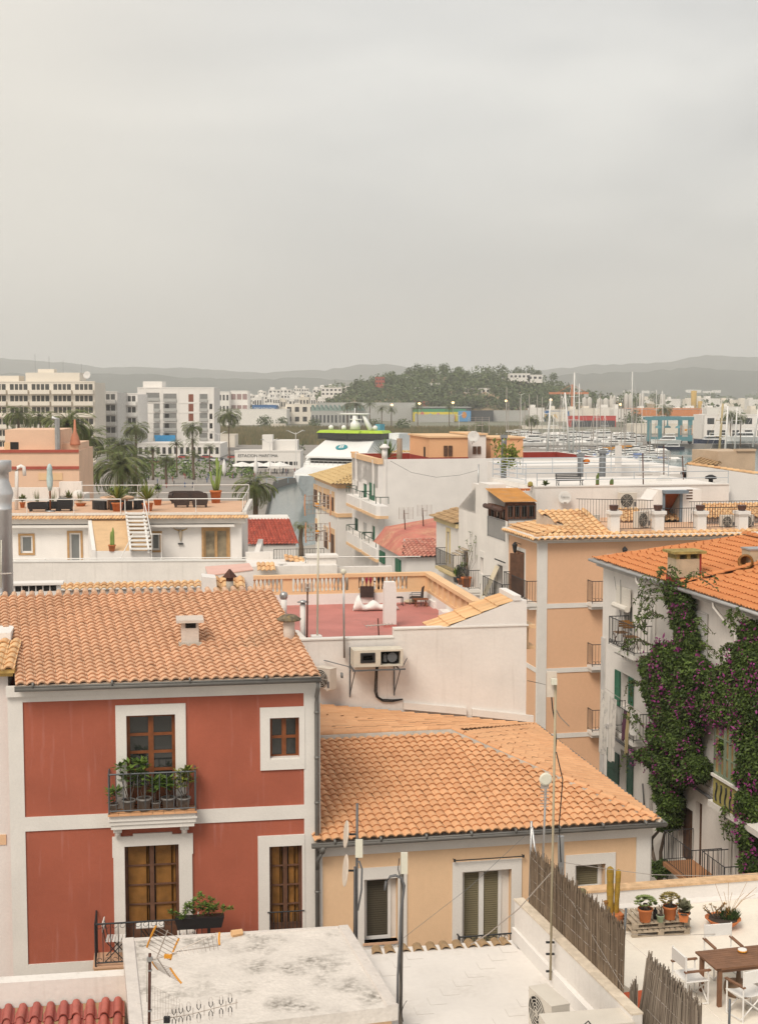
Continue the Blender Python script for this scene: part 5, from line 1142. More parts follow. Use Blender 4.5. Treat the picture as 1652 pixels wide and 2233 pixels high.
for(x,lab,rr)in((85,'air conditioner on the terrace beside the tiled hip, behind the railing',0),(520,'large pale air conditioner behind the railing left of the blue door',.5),(1390,'air conditioner behind the railing in the right-hand bay',0),(1600,'air conditioner at the far right edge of the tiled terrace',.3)):
 a=PB.top(*zI(x,880),PT);acunit(lab,PBw(a.x,max(a.y,1.2)+(.6 if x<400 else 0),PT),PB.a+rr,.62 if x!=520 else .85,.52 if x!=520 else .72,.3,group='air conditioners on the peach building terrace')
w=MB();ta=PB.front(*zI(1135,700),3.2);tiles(w,[(ta.x-.3,2.6,ta.z-.35),(XR,2.6,ta.z-.35),(XR,4.6,ta.z+.15),(ta.x+.1,4.6,ta.z+.15)],(0,-1,-.25),.26,.34,.06);tb_=PB.front(*zI(320,700),5);tiles(w,[(tb_.x-.2,4.2,tb_.z-.5),(tb_.x+3.0,4.2,tb_.z-.5),(tb_.x+2.2,5.6,tb_.z),(tb_.x,5.6,tb_.z)],(0,-1,-.3),.26,.34,.06);w.build('tile_roof',tileC,pb)
w=MB();w.box(ta.x-.2,2.9,PT,XR,4.6,ta.z-.42);w.build('rear_wall',white2,pb)
acunit('off-white air conditioner bolted to the wall above the tiled hip, left of the hut',PBw(PB.front(*zI(380,690),6.6).x,6.6,PB.front(*zI(380,690),6.6).z),PB.a,.85,.75,.35)
HU=Frame(0,0,0,12,z0=3,pt=PBw(PB.front(*zI(700,700),4.0).x,4.0,3))
hu=thing('stair_hut','white stair hut with a blue-grey steel doorway open to dark steps','roof room',HU)
hz=HU.front(*zI(930,505)).z;hx=HU.front(*zI(1100,600)).x;dr=rF(HU,*Z4(zI,722,915,540,925));h0=PT
w=MB();wallholes(w,mF(),0,hx,h0-.1,hz,[(dr[0],dr[1],h0,dr[3])],1.6);w.box(0.001,1.61,h0,hx,1.7,hz);w.poly([(0,0,h0),(0,1.7,h0),(0,1.7,hz),(0,0,hz)]);w.poly([(hx,0,h0),(hx,1.7,h0),(hx,1.7,hz),(hx,0,hz)]);w.poly([(0,0,hz),(hx,0,hz),(hx,1.7,hz),(0,1.7,hz)])
a=HU.front(*zI(600,610));w.ext([(a.x,.3,h0),(0,.3,h0),(0,.3,hz-.05),(a.x+.2,.3,a.z),(a.x,.3,a.z)],(0,1.3,0));w.build('wall',white2,hu)
w=MB();blue=mat('blue_grey_steel',(.17,.21,.25),rough=.5,var=.15,vs=3,bump=0);surround(w,mF(),(dr[0],dr[1],h0,dr[3]),(dr[0]+.12,dr[1]-.14,h0,dr[3]-.02),-.05);slab(w,mF(),dr[0]-.02,dr[1]+.1,dr[3],dr[3]+.14,-.5,0);df=w.build('door_frame',blue,hu)
w=MB();w.poly([(dr[0]+.1,.1,dr[3]-.02),(dr[1]-.1,.1,dr[3]-.02),(dr[1]-.1,1.5,dr[3]-1.2),(dr[0]+.1,1.5,dr[3]-1.0)]);w.build('stair_soffit',mat('red_brown_soffit',(.30,.09,.04)),hu)
w=MB();slab(w,mF(),dr[0],dr[1],h0,dr[3],1.55,1.6);w.build('opening',dark,hu)
w=MB();[w.box(hx-.75,-.012,hz-.45+k*.13,hx-.45,0,hz-.39+k*.13)for k in range(4)];w.build('vent_grille',wooddk,hu)
BK=Frame(0,0,0,12,z0=3,pt=PBw(0,7.0,3))
bk=thing('white_terrace_house','white house with a railed upper terrace and dish above the tiled hip roof','house',BK)
bx0=BK.front(*zH(908,600)).x;bxe=BK.front(*zI(525,600)).x+4.5;bz=BK.front(*zH(1200,512)).z
w=MB();w.box(bx0,0,0,bxe,7.5,bz);a=BK.front(*zH(688,545),.6);a2=BK.front(*zH(720,475),3.5)
w.box(a.x,.6,0,bx0,7,BK.front(*zH(700,548),.6).z);w.box(a2.x,1.6,a.z,bx0+.5,7,bz+.0);w.build('wall',white,bk)
w=MB();w.box(bx0-.03,-.04,bz,bxe,.2,bz+.06);w.box(bx0+.0,.2,bz,bx0+.2,7.5,bz+.06);w.build('coping',whitetrim,bk)
cy=7.5;m_=mat('pale_blue_rail',(.42,.46,.50),rough=.4,bump=0)
w=MB();pts=[(a2.x+.1,1.7,bz+.0),(a2.x+.1,cy-.2,bz),(bxe,cy-.2,bz)]
rail(w,pts,1.05,1.6,.02,.022,.25,mid=[.5,.78]);rail(w,[(bx0+.1,.1,bz+.05),(bxe,.1,bz+.05)],.62,2.2,.02,.02,.3);w.build('terrace_railing',m_,bk)
BKw=lambda x,y,z:BK.o+BK.e1*x+BK.e2*y+Vector((0,0,z))
t=thing('garden_bench','black slatted park bench on the white upper terrace','bench',loc=BKw(BK.front(*zH(1180,470),1.0).x,1.0,bz),rot=BK.a);t.scale=(.6,)*3
Lb=1.1;w=MB();[w.box(-Lb,-.1-k*.13,.43,Lb,-.2-k*.13,.47)for k in range(4)];w.build('seat',iron,t);w=MB();[w.box(-Lb,-.0+k*.03,.55+k*.13,Lb,.04+k*.03,.64+k*.13)for k in range(4)];w.build('backrest',iron,t)
for x in(-Lb+.1,Lb-.1):w=MB();w.tube([(x,-.55,0),(x,-.5,.45)],.03,4);w.tube([(x,.05,0),(x,0,.45),(x,.12,1.05)],.03,4);w.tube([(x,-.5,.05),(x,.0,.42)],.02,4);w.build('leg',iron,t)
def cac(x,y,lab,h,r,n=1,yd=1.0,kind='cactus',ls=.06,ph=.5,pm=None,lm=None):
 q=BK.front(*zH(x,y),yd);return potted('potted_cactus',lab,'potted plant',BKw(q.x,yd,bz+.0),r*.6,h*.6,kind,ph*.62,pm or terrac,lm or mat('cactus_green',(.12,.16,.05),var=.2,bump=.5),'plants on the white upper terrace',n,8,ls*.62)
cac(1418,505,'tall bunched cactus on the upper terrace, right of the black bench',.12,.16,4,ls=.09,ph=1.0,yd=.4)
cac(1535,505,'short twin cactus farther right of the black bench',.12,.14,2,ls=.12,ph=.5,yd=.4)
cac(860,490,'round golden cactus at the terrace corner by the rail',.1,.16,1,ls=.2,ph=.35,yd=.4,lm=mat('golden_cactus',(.32,.26,.07),bump=.5))
cac(990,505,'spiky agave low behind the terrace coping, left of the bench',.05,.2,4,kind='yucca',ph=.5,ls=.5,yd=.5)
for i,x in enumerate((730,765,805,843)):
 q=BK.front(*zH(x,548),.9);w=MB();w.hexa([(-.08,-.06,0),(.08,-.06,0),(.08,.06,0),(-.08,.06,0)],[(-.1,-.08,.11),(.1,-.08,.11),(.1,.08,.11),(-.1,.08,.11)])
 solo('trough_pot','small terracotta trough on the white ledge, '+['farthest left of four','second of four from the left','third of four from the left','last of four, next to the wall corner'][i],'pot',w,terrac,loc=BKw(q.x,.9,BK.front(*zH(700,548),.6).z),rot=BK.a,group='terracotta troughs on the ledge')
def dish(name_lab,fr,u,v,yd,r,tilt=(-.2,-1,.25),m=None,arm=True,word=None):
 q=fr.front(u,v,yd);t=thing('satellite_dish',name_lab,'satellite dish',loc=fr.o+fr.e1*q.x+fr.e2*yd+Vector((0,0,q.z)),rot=fr.a)
 w=MB(True);ax=Vector(tilt).normalized();w.lathe((0,0,0),[(.02,-.12*r),(r*.5,-.09*r),(r*.97,.05*r),(r,.06*r),(r*.98,.07*r),(r*.5,-.05*r),(.01,-.08*r)],24,axis=ax);w.build('reflector',m or mat('dish_white',(.62,.60,.57),rough=.45,var=.06,bump=0),t)
 if arm:
  w=MB();tip=ax*r*.75+Vector((0,0,-r*.9));w.tube([ax*.05+Vector((0,0,-r)),tip],.018,4);w.tube([ax*.05+Vector((-.5*r,0,-r*.8)),tip],.01,4);w.cbox(tip,.1,.1,.1);w.build('arm',alu,t)
  w=MB();w.tube([(0,.02,0),(0,.35,-.1),(0,.35,-r*1.3)],.03,5);w.build('mount',alu,t)
 if word:txt(t,word,r*.42,tuple(ax*.1*r+Vector((0,-.03,r*.1))),rx=pi/2-.2,rz=math.atan2(ax.x,-ax.y),m=greyp,ext=.004)
 return t
dish('white lettered satellite dish on the white wall under the upper terrace coping',BK,*zH(1150,600),-.3,.31,(-.25,-1,.2),word='Televes')
for(x,y0,y1,r,yd,lab)in((648,60,570,.15,9.5,'tall grey metal flue with a square cap, wrapped by a climbing plant'),(1280,215,400,.16,10,'grey ribbed flue behind the bench, left of the orange cloth'),(1462,190,450,.18,10,'widest grey ribbed flue with a flat cap, right of the bench')):
 a=BK.front(*zH(x,y0),yd);b=BK.front(*zH(x,y1),yd);w=MB(True);w.lathe((0,0,0),[(r,0)]+[(r*(1+.03*(k%2)),(a.z-b.z)*k/14)for k in range(1,15)],12);t=thing('metal_flue',lab,'flue',loc=BKw(a.x,yd,b.z-.3));w.build('pipe',mat('flue_grey',(.24,.25,.26),rough=.5,var=.1,metal=.4),t)
 w=MB();w.box(-r*1.25,-r*1.25,a.z-b.z,r*1.25,r*1.25,a.z-b.z+.16);w.build('cap',MC['flue_grey'],t)
w=MB(True);w.ball((0,0,0),.2,.15,.14,10,6,.15);solo('cloth','crumpled orange cloth lying on the flue shelter','cloth',w,mat('orange_cloth',(.55,.16,.02)),loc=BKw(BK.front(*zH(1328,302),10).x,10,BK.front(*zH(1328,302),10).z))
t=thing('climbing_plant','green and yellow climbing plant hanging round the tall grey flue','plant',loc=BKw(BK.front(*zH(690,330),9.1).x,9.1,BK.front(*zH(690,330),9.1).z));lf=MB();st=MB()
for(x0,y0,x1,y1,n)in((670,345,700,190,160),(700,260,740,210,90),(600,190,640,175,50),(680,175,735,165,12),(760,265,710,270,40)):
 a=BK.front(*zH(x0,y0),9.1);b=BK.front(*zH(x1,y1),9.1);o_=BK.front(*zH(690,330),9.1);a-=o_;b-=o_;st.tube([a,(a+b)/2+Vector((.1,0,.1)),b],.03,4)
 for i in range(n):s=random.random();p=a+(b-a)*s;lf.cur=random.random();lf.leaf(p+Vector((random.gauss(0,.18),random.gauss(0,.15),random.gauss(0,.18))),(random.gauss(0,.12),random.gauss(0,.1),random.gauss(-.05,.12)),.06)
st.build('stem',leafg,t);lf.build('foliage',leafyel,t);t.rotation_euler=(0,0,BK.a)
WS=Frame(0,0,0,12,z0=3,pt=PBw(0,py1+.02,3))
ws=thing('white_street_house','tall irregular white house with a dark glazed sunroom on its corner','house',WS)
sS=lambda x,y,xx=0.0:WS.side(*zH(x,y),xx)
y_end=sS(275,800).y;topz=sS(500,530).z
sun=rS(WS,*Z4(zH,518,660,650,930));sun=(sun[0],sun[1],sS(518,925).z,sS(518,645).z);yS=sun[0]-.1
dr=(sS(636,1200).y,sS(595,1200).y,sS(600,1400).z-.2,sS(600,1150).z)
sl=rS(WS,*Z4(zH,455,480,1088,1225));d2=(sS(350,1100).y,sS(318,1100).y,sS(320,1300).z,sS(320,1040).z)
w=MB();wallholes(w,mS(),0,y_end,0,sS(660,790).z,[dr,sl,d2],.3)
zlo=sS(660,790).z;z_st=sS(280,690).z
y1_=sun[0];y2_=sun[1];
w.poly([(0,y2_,zlo),(0,y_end,zlo),(0,y_end,z_st),(0,sS(413,690).y,z_st),(0,sS(413,690).y,topz),(0,y2_,topz)])
frontz=WS.front(*zH(690,790),sun[0]).z
w.box(0.01,sun[0]-.02,0,bx0+.3,sun[0]+.1,frontz)
w.build('wall',white,ws)
w=MB();w.box(.02,sun[1],zlo-2,2.6,y_end,z_st-.15);w.box(.02,sun[1],z_st-.5,2.6,sS(413,690).y,topz-.1);w.box(.05,sS(500,540).y-.3,topz-.1,.9,sS(430,540).y,topz+.25)
w.build('upper_wall',white,ws)
fx=WS.front(*zH(903,700),sun[0]).x;zsr=zlo;
f=MB();mm=mS(.02)
for k in range(4):
 y=sun[0]+(sun[1]-sun[0])*k/3;slab(f,mm,y-.06,y+.06,sun[2],sun[3],0,.1)
slab(f,mm,sun[0]-.04,sun[1]+.04,sun[3]-.1,sun[3],-.03,.1);mf=mF(sun[0]+.0);f1=WS.front(*zH(690,650),sun[0]);f2=WS.front(*zH(690,782),sun[0])
for k in range(5):x=.05+(fx-.05)*k/4;slab(f,mf,x-.05,x+.05,f2.z,f1.z,-.05,.05)
slab(f,mf,0,fx,f1.z-.08,f1.z+.06,-.05,.08);slab(f,mf,0,fx,f2.z,f2.z+.12,-.05,.06)
sr_=f.build('sunroom',mat('sunroom_frame',(.11,.045,.025),rough=.6,var=.3),ws)
g=MB();slab(g,mm,sun[0],sun[1],sun[2],sun[3],.14,.15);slab(g,mf,0,fx,f2.z,f1.z,.1,.11);g.build('pane',glass,sr_)
g=MB();rail(g,[(-.02,sun[0],sun[2]+.05),(-.02,sun[1],sun[2]+.05)],.95,.11,.009,.014,.05);rail(g,[(.1,sun[0]-.06,f2.z),(fx,sun[0]-.06,f2.z)],.62,.13,.008,.012,.02);g.build('sunroom_railing',greyiron,sr_)
g=MB();n=22;a=WS.side(*zH(513,595),-.1);zr1=f1.z+.08;zr0=a.z
for i in range(n):
 y0=sun[0]-.15+(sun[1]-sun[0]+.3)*0;x0=-.12+(fx+.2)*i/n;x1=-.12+(fx+.2)*(i+.5)/n;x2=-.12+(fx+.2)*(i+1)/n
 for(xa,xb,za_,zb2)in((x0,x1,0,.04),(x1,x2,.04,0)):g.poly([(xa,sun[0]-.2,zr1+za_),(xb,sun[0]-.2,zr1+zb2),(xb,sun[1]+.1,zr1+.42+zb2),(xa,sun[1]+.1,zr1+.42+za_)])
g.build('sunroom_roof',mat('orange_corrugated',(.50,.24,.06),rough=.6,var=.15,patch=.4,pcol=(.4,.35,.3)),sr_)
g=MB(True);q=sun[1]-sun[0];[g.tube([(-.2,sun[0]+q*k/2.02,sun[3]-.1),(-.2,sun[0]+q*(k+.92)/2.02,sun[3]-.1)],.12,8)for k in range(2)];g.build('rolled_blind',mat('brown_blind',(.09,.05,.04)),sr_)
glazed(ws,mS(),dr,wooddk,1,2,.2);glazed(ws,mS(),d2,oak,1,2,.15)
g=MB();slab(g,mS(),sl[0],sl[1],sl[2],sl[3],.12,.13);g.build('window',mat('grey_window',(.35,.33,.32)),ws)
g=MB();surround(g,mS(),(sl[0]-.15,sl[1]+.1,sl[2]-.5,sl[3]+.3),sl,-.02);g.build('window_surround',whitetrim,ws)
g=MB();slab(g,mS(),sS(657,1120,-.2).y,sS(572,1100,-.2).y,sS(572,1100,-.2).z-.05,sS(572,1100,-.2).z,-.22,-.18);g.build('awning_rod',iron,ws)
g=MB();a=sS(610,1165);g.poly([(-.05,a.y-.2,a.z),(-.05,a.y+.45,a.z),(-.7,a.y+1.4,a.z-2.1),(-.75,a.y+.7,a.z-2.2)]);g.build('canvas_awning',mat('cream_canvas',(.62,.54,.40)),ws)
balcony(ws,mS(),sS(640,1400,-.5).y-.2,sS(485,1400,-.5).y,sS(485,1420,-.6).z,.6,.95)
balcony(ws,mS(),sS(355,1320,-.6).y,sS(255,1320,-.6).y,sS(300,1335,-.6).z,.6,.95)
zbal=sS(300,1335,-.6).z
for i,(x,y,h,k,lab)in enumerate(((330,1325,.5,'bush','big terracotta pot with a tall climbing shrub on the plant-filled balcony'),(290,1325,.3,'bush','terracotta pot with a bushy green plant on the plant-filled balcony'),(262,1322,.28,'bush','pot of yellow-green leaves at the end of the plant-filled balcony'),(232,1290,.3,'blades','grey pot with grassy blades beside the plant-filled balcony'))):
 q=sS(x,y,-.45);potted('balcony_plant',lab,'potted plant',WS.o+WS.e1*-.4+WS.e2*min(max(q.y,sS(355,1320,-.6).y+.2),sS(255,1320,-.6).y+(.6 if i==3 else-.2))+Vector((0,0,zbal)),.2 if i else .26,h,k,[2.2,.8,.6,.5][i],terrac if i!=3 else greyp,leafg,'plants on the white street house balcony',6,22,.16)
w=MB(True)
for i in range(3):w.box(-.2-.2*i,d2[0]-.1,d2[3]+.1-.12*i,-.0-.2*i,d2[1]+.2,d2[3]+.16-.12*i)
w.build('awning',greywood,ws)
SO=Frame(0,0,0,12,z0=3,pt=PBw(0,py1+y_end+.05,3))
so_=thing('old_tiled_house','small white house with a weathered tile eave and a yellow-framed balcony door','house',SO)
s2=lambda x,y,xx=0.0:SO.side(*zH(x,y),xx)
ye=s2(90,900).y;ez_=s2(275,835).z;dd=(s2(200,1100).y,s2(180,1100).y,s2(190,1140).z,s2(190,880).z)
ze=s2(275,700,1.6).z
w=MB();wallholes(w,mS(),0,ye,0,ez_,[dd],.25);w.poly([(0,ye,0),(4,ye,0),(4,ye,ez_),(0,ye,ez_)]);w.poly([(0.01,0.0,0),(4,0.0,0),(4,0.0,ez_),(0.01,0.0,ez_)]);w.box(.6,.1,ez_,4,ye-.1,s2(200,700,.6).z-.1);w.build('wall',white,so_)
w=MB();slab(w,mS(),0,ye,ez_-.12,ez_+.1,-.15,0);surround(w,mS(),(dd[0]-.18,dd[1]+.18,dd[2],dd[3]+.2),dd,-.03);w.build('trim',mat('cream_trim',(.62,.50,.28),var=.1),so_)
w=MB();tiles(w,[(-.35,-.1,ez_+.12),(-.35,ye+.2,ez_+.12),(1.2,ye+.2,ez_+.55),(1.2,-.1,ez_+.55)],(-1,0,-.3),.26,.36,.06);w.build('roof',tileOld,so_)
w=MB();slab(w,mS(),dd[0],dd[1],dd[2],dd[3],.2,.21);w.build('french_door',dark,so_)
balcony(so_,mS(),s2(230,1180,-.6).y,s2(80,1150,-.6).y,s2(150,1170,-.3).z,.6,.95,sm=MC['cream_trim'])
# ================================================================ right white house, orange roof
RB=Frame(1314,1270,52,12,z0=3)
rbh=thing('white_villa','white villa with a bright orange tiled roof and green shutters, hung with bougainvillea','house',RB)
ms=lambda x,y,xx=0.0:RB.side(*zM(x,y),xx);ns=lambda x,y,xx=0.0:RB.side(*zN(x,y),xx)
ez=ms(605,215,-.4).z-.0;ezw=ez-.12
def rm_(z,x0,x1,y0,y1):return rS(RB,*Z4(z,x0,x1,y0,y1))
o1=(ms(845,600).y,ms(790,600).y,ms(790,700).z-.9,ms(790,505).z)
o2=(ms(828,1000).y,ms(778,1000).y,ms(778,1160).z,ms(778,945).z)
o3=(ns(478,900).y,ns(405,900).y,ns(405,1000).z-1,ns(405,665).z)
o4=(ns(1055,1400).y,ns(935,1400).y,ns(935,1650).z,ns(935,1150).z);o5=(ns(1140,1400).y,ns(1082,1400).y,ns(1082,1800).z,ns(1082,1130).z)
o6=(ns(1560,1700).y,ns(1432,1700).y,ns(1432,2000).z,ns(1432,1470).z)
nearY=-30
w=MB();wallholes(w,mS(),nearY,0,0,ezw,[o1,o2,o3,o4,o5,o6],.3);w.poly([(0,0,0),(12,0,0),(12,0,ezw),(0,0,ezw)]);w.poly([(0,nearY,0),(12,nearY,0),(12,nearY,ezw),(0,nearY,ezw)]);w.build('wall',white,rbh)
w=MB();slab(w,mS(),nearY,.15,ez-.3,ez-.12,-.22,0);slab(w,mS(),nearY,.2,ez-.12,ez-.02,-.36,0)
zbz=ms(640,710).z;slab(w,mS(),-.35,0,0,zbz,-.05,0)
za_=ns(520,610).z;slab(w,mS(),nearY,-.0,ns(600,640).z-.1,ns(600,640).z+.05,-.06,0)
w.build('cornice',mat('grey_trim',(.52,.50,.48),var=.12,vs=2),rbh)
tr=.27
Ap=RB.sX(*zM(1560,65),-.4,ez,tr);B1=RB.side(*zM(1060,400),-.4);K1=RB.sX(*zM(1255,345),-.4,ez,tr)
hz_=Ap.z;Fx=Ap.x
w=MB();ys=K1.y
tiles(w,[(-.4,.15,ez),(-.4,ys,ez),(Fx,ys-1.5,hz_),tuple(Ap)],(-1,0,-tr),.2,.33,.035,n=6)
tiles(w,[(-.42,ys-.02,ez-.02),(-.42,nearY,ez-.02),(Fx,nearY,hz_-.02),(Fx,ys-1.52,hz_-.02)],(-1,0,-tr),.2,.33,.035,n=6)
tiles(w,[tuple(Ap),(Fx,nearY,hz_),(Fx+8,nearY,hz_-1.6),(Fx+8,2,hz_-1.6)],(1,0,-.2),.2,.4,.035,n=4)
w.build('roof',tileD,rbh)
w=MB();D_=Vector((0,0,.08));w.poly([(-.38,.1,ez-.05),(-.38,nearY,ez-.05),(Fx,nearY,hz_-.06),tuple(Ap-D_)]);w.poly([(0,0,ezw),tuple(Ap-D_),(Fx+8,2,hz_-1.7),(12,0,ezw)]);w.build('roof_deck',mortar,rbh)
w=MB();ridge(w,Vector((Fx-.2,ys-1.35,hz_+.04)),Vector((-.3,ys+.0,ez+.06)),.09,.35);ridge(w,Vector((Fx,Ap.y,hz_+.05)),Vector((Fx,nearY,hz_+.05)),.1,.4);w.build('ridge_cap',tileD,rbh)
w=MB(True);w.tube([(-.47,.2,ez-.08),(-.47,nearY,ez-.08)],.06,6);w.build('gutter',mat('pale_gutter',(.45,.45,.45),metal=.2),rbh)
for(x,y)in((875,350),(1370,520)):
 a=ms(x,y,-.4);w=MB(True);w.tube([(-.45,a.y,ez-.1),(-.42,a.y,ez-.3),(-.09,a.y-.75,ez-1.0),(-.09,a.y-.75,0)],.05,6);w.build('downspout',whitetrim,rbh)
a=RB.sX(*zM(1205,355),-.4,ez,tr);h_=RB.front(*zM(1205,168),a.y).z
w=MB();w.box(a.x-.42,a.y,a.z-.5,a.x+.42,a.y+.7,h_-.25);c_=w.build('chimney',mat('beige_render',(.50,.40,.28),var=.1,vs=3,patch=.3,bump=.5),rbh)
w=MB();w.box(a.x-.55,a.y-.12,h_-.08,a.x+.55,a.y+.82,h_);[w.box(a.x+q-.06,a.y+.01,h_-.25,a.x+q+.06,a.y+.69,h_-.08)for q in(-.36,0,.36)];w.build('chimney_cap',mat('mossy_slab',(.32,.24,.08),var=.4,vs=6,patch=.8,pcol=(.18,.12,.04)),c_)
w=MB();w.box(a.x-.45,a.y-.03,a.z-.3,a.x+.45,a.y+.73,a.z+.1);w.box(a.x+.36,a.y-.01,a.z+.05,a.x+.425,a.y+.3,a.z+.9);w.build('flashing',darkred,c_)
a=RB.sX(*zM(1600,275),-.4,ez,tr);w=MB();w.box(a.x,a.y,a.z-.3,a.x+2.5,a.y+.6,a.z+.55);c_=w.build('roof_duct',MC['beige_render'],rbh);w=MB();w.box(a.x-.03,a.y-.03,a.z+.55,a.x+2.5,a.y+.63,a.z+.6);w.build('duct_lid',steel,c_)
w=MB(True);w.lathe((a.x-.1,a.y+.1,a.z+.2),[(.2,-.3),(.22,.12),(.25,.14),(.17,.13),(.16,-.2)],12,axis=(-.6,-1,0));w.build('duct_pipe',woodgold,c_)
for o in(o1,o2,o3):glazed(rbh,mS(),o,whitetrim,1,2,.18,gm=glass2)
for o in(o4,o5,o6):
 g=MB();louvre(g,mS(),o[0],o[1],o[2],o[3],.18,.09,.08);g.build('shutter',wooddk,rbh)
rb_=rm_(zM,762,850,378,500);g=MB();[slab(g,mS(),rb_[0],rb_[1],rb_[2]+k*.06,rb_[2]+k*.06+.055,-.12-.004*(k%2),-.08)for k in range(int((rb_[3]-rb_[2])/.06))]
g.tube([(-.2,rb_[0],rb_[2]-.05),(-.2,rb_[1],rb_[2]-.05)],.11,8);g.build('roller_blind',mat('white_blind',(.66,.62,.56),var=.08),rbh)
for(x0,x1,y0,y1)in((742,775,924,1148),(830,858,970,1150)):r_=rm_(zM,x0,x1,y0,y1);g=MB();louvre(g,mS(),r_[0],r_[1],r_[2],r_[3],-.03,.075,.06);g.build('shutter',green,rbh)
for(x0,x1,y0,y1)in((300,403,652,985),(478,530,728,1090)):r_=rm_(zN,x0,x1,y0,y1);g=MB();louvre(g,mS(),r_[0],r_[1],r_[2],r_[3],-.03,.08,.07);g.build('shutter',greendk,rbh)
for(x0,x1,y0,y1)in((1262,1335,545,830),(1522,1582,632,850)):
 r_=rm_(zM,x0,x1,y0,y1);g=MB();louvre(g,mS(),r_[0],r_[1],r_[2],r_[3],-.03,.06,.05);g.build('shutter',mat('grey_shutter',(.50,.49,.47),var=.08),rbh)
g=MB();q=ms(770,350,-.15);g.tube([(-.15,q.y,q.z),(-.12,q.y,q.z-1.6)],.012,4);g.build('cable',greyp,rbh)
by0=ms(852,800,-.75).y;by1=ms(688,760,-.75).y;bz_=ms(688,762,-.75).z
balcony(rbh,mS(),by0,by1,bz_,.75,.98,ornate=True,step=.13,th=.16)
for i,yy in enumerate((.35,1.25)):
 t=thing('balcony_chair',['slatted wooden folding chair at the far end of the villa balcony','slatted wooden folding chair at the near end of the villa balcony'][i],'chair',loc=RB.o+RB.e1*-.4+RB.e2*(by1-yy)+Vector((0,0,bz_)),rot=RB.a+(pi if i else 0),group='folding chairs on the villa balcony')
 g=MB();[g.tube([(x,-.2,0),(x,.25,.45)],.015,4)for x in(-.2,.2)];[g.tube([(x,.25,0),(x,-.2,.45),(x,-.25,.9)],.015,4)for x in(-.2,.2)];g.build('frame',wooddk,t)
 g=MB();[g.box(-.2,-.2+k*.09,.45,.2,-.13+k*.09,.47)for k in range(5)];g.build('seat',woodgold,t);g=MB();[g.box(-.2,-.27,.7+k*.08,.2,-.25,.76+k*.08)for k in range(3)];g.build('backrest',woodgold,t)
b20=ns(520,500,-.6).y;b21=ns(345,500,-.6).y;bz2_=ns(345,505,-.6).z
balcony(rbh,mS(),b20,b21+.5,bz2_,.6,.95,step=.12)
t=thing('laundry','patterned white towels and dark clothes drying over the lower villa balcony','laundry',loc=RB.o+RB.e1*-.62+RB.e2*(b21-.75)+Vector((0,0,bz2_)),rot=RB.a)
tm=mat('patterned_towel',(.66,.62,.57),var=.1,patch=.95,pcol=(.12,.12,.14),psc=3.5,pth=.52)
for(ya,yb,z0,z1,m__,x_)in((.75,1.5,-.9,1.35,tm,-.25),(.1,.75,-1.0,1.25,tm,-.2),(-.35,-.05,-.1,.95,mat('purple_cloth',(.10,.04,.07)),.0),(-.65,-.4,-.5,.95,mat('tan_cloth',(.38,.30,.16)),-.02),(-1.7,-.95,.35,1.2,fabricw,-.1)):
 g=MB(True);n=8;vs=[]
 for k in range(n+1):
  yy=ya+(yb-ya)*k/n;vs+=[(x_+.05*sin(k*1.7),yy,z0+.06*sin(k)),(x_+.03*sin(k*1.7+1),yy,(z0+z1)/2),(x_+.06,yy,z1-(.2*sin(pi*k/n)if m__ is fabricw else 0))]
 g.faces(vs,[(3*k,3*k+3,3*k+4,3*k+1)for k in range(n)]+[(3*k+1,3*k+4,3*k+5,3*k+2)for k in range(n)]);g.build('towel' if m__ is tm else 'garment',m__,t)
g=MB();g.tube([(0,-1.9,1.2),(.0,1.6,1.35)],.01,4);g.build('line',alu,t)
oa=ns(1490,900,-.7);ob=ns(1245,900,-.7);zs=ns(1245,890,-.7).z;zt_=zs+2.3;zbt=ns(1250,1150,-.7).z;y0,y1=oa.y,ob.y
g=MB();g.box(-.7,y0,zbt,0,y1,zs-.06);g.build('oriel',mat('mossy_panel',(.33,.29,.10),var=.25,vs=3,patch=.5,pcol=(.2,.2,.08)),rbh)
for k in range(5):g=MB();y=y0+.25+(y1-y0-.5)*k/4;g.tube([(-.72,y+.04*sin(q),zbt+.1+(zs-zbt-.3)*q/6)for q in range(7)],.03,4);g.build('oriel_ornament',iron,rbh)
g=MB();g.box(-.76,y0-.05,zs-.06,0,y1+.05,zs+.02);g.box(-.76,y0-.05,zt_,0,y1+.05,zt_+.1);g.build('oriel_sill',whitetrim,rbh)
wn=window(rbh,mS(-.7),(y0,y1,zs+.02,zt_),0.0,5,4,.08,mat('green_grey_frame',(.20,.24,.17),var=.2),mat('amber_glass',(.30,.19,.08),rough=.3,var=.4,vs=3),bar=.02)
window(rbh,lambda a,b,d:(a,y1-d,b),(-.7,0,zs+.02,zt_),0.0,2,4,.06,MC['green_grey_frame'],glass2)
g=MB();slab(g,mS(),y0-3,y1+.3,zbt-.2,zbt-.02,-.72,0);g.build('ledge',whitetrim,rbh)
qa=ns(795,1640,-1.0);qb=ns(1200,1660,-1.0);zq=ns(795,1690,-1.0).z
balcony(rbh,mS(),ns(1040,1850,-1.0).y,ns(790,1650,-1.0).y,zq,1.0,1.0,step=.13,sm=mat('terracotta_slab',(.4,.2,.1)))
balcony(rbh,mS(),ns(1340,1900,-.9).y,ns(1130,1850,-.9).y,zq+.15,.9,1.0,step=.16)
g=MB(True);g.tube([(-.1,ns(340,540).y,ns(340,545).z),(-.1,ns(560,700).y,ns(480,650).z),(-.1,ns(1040,1050).y,zbt-.3),(-.1,y0,zbt-.4)],.05,5);g.tube([(-.12,ns(635,1000).y,ns(635,980).z),(-.1,ns(645,1100).y,ns(640,1170).z)],.03,5);g.build('cable',greyp,rbh)
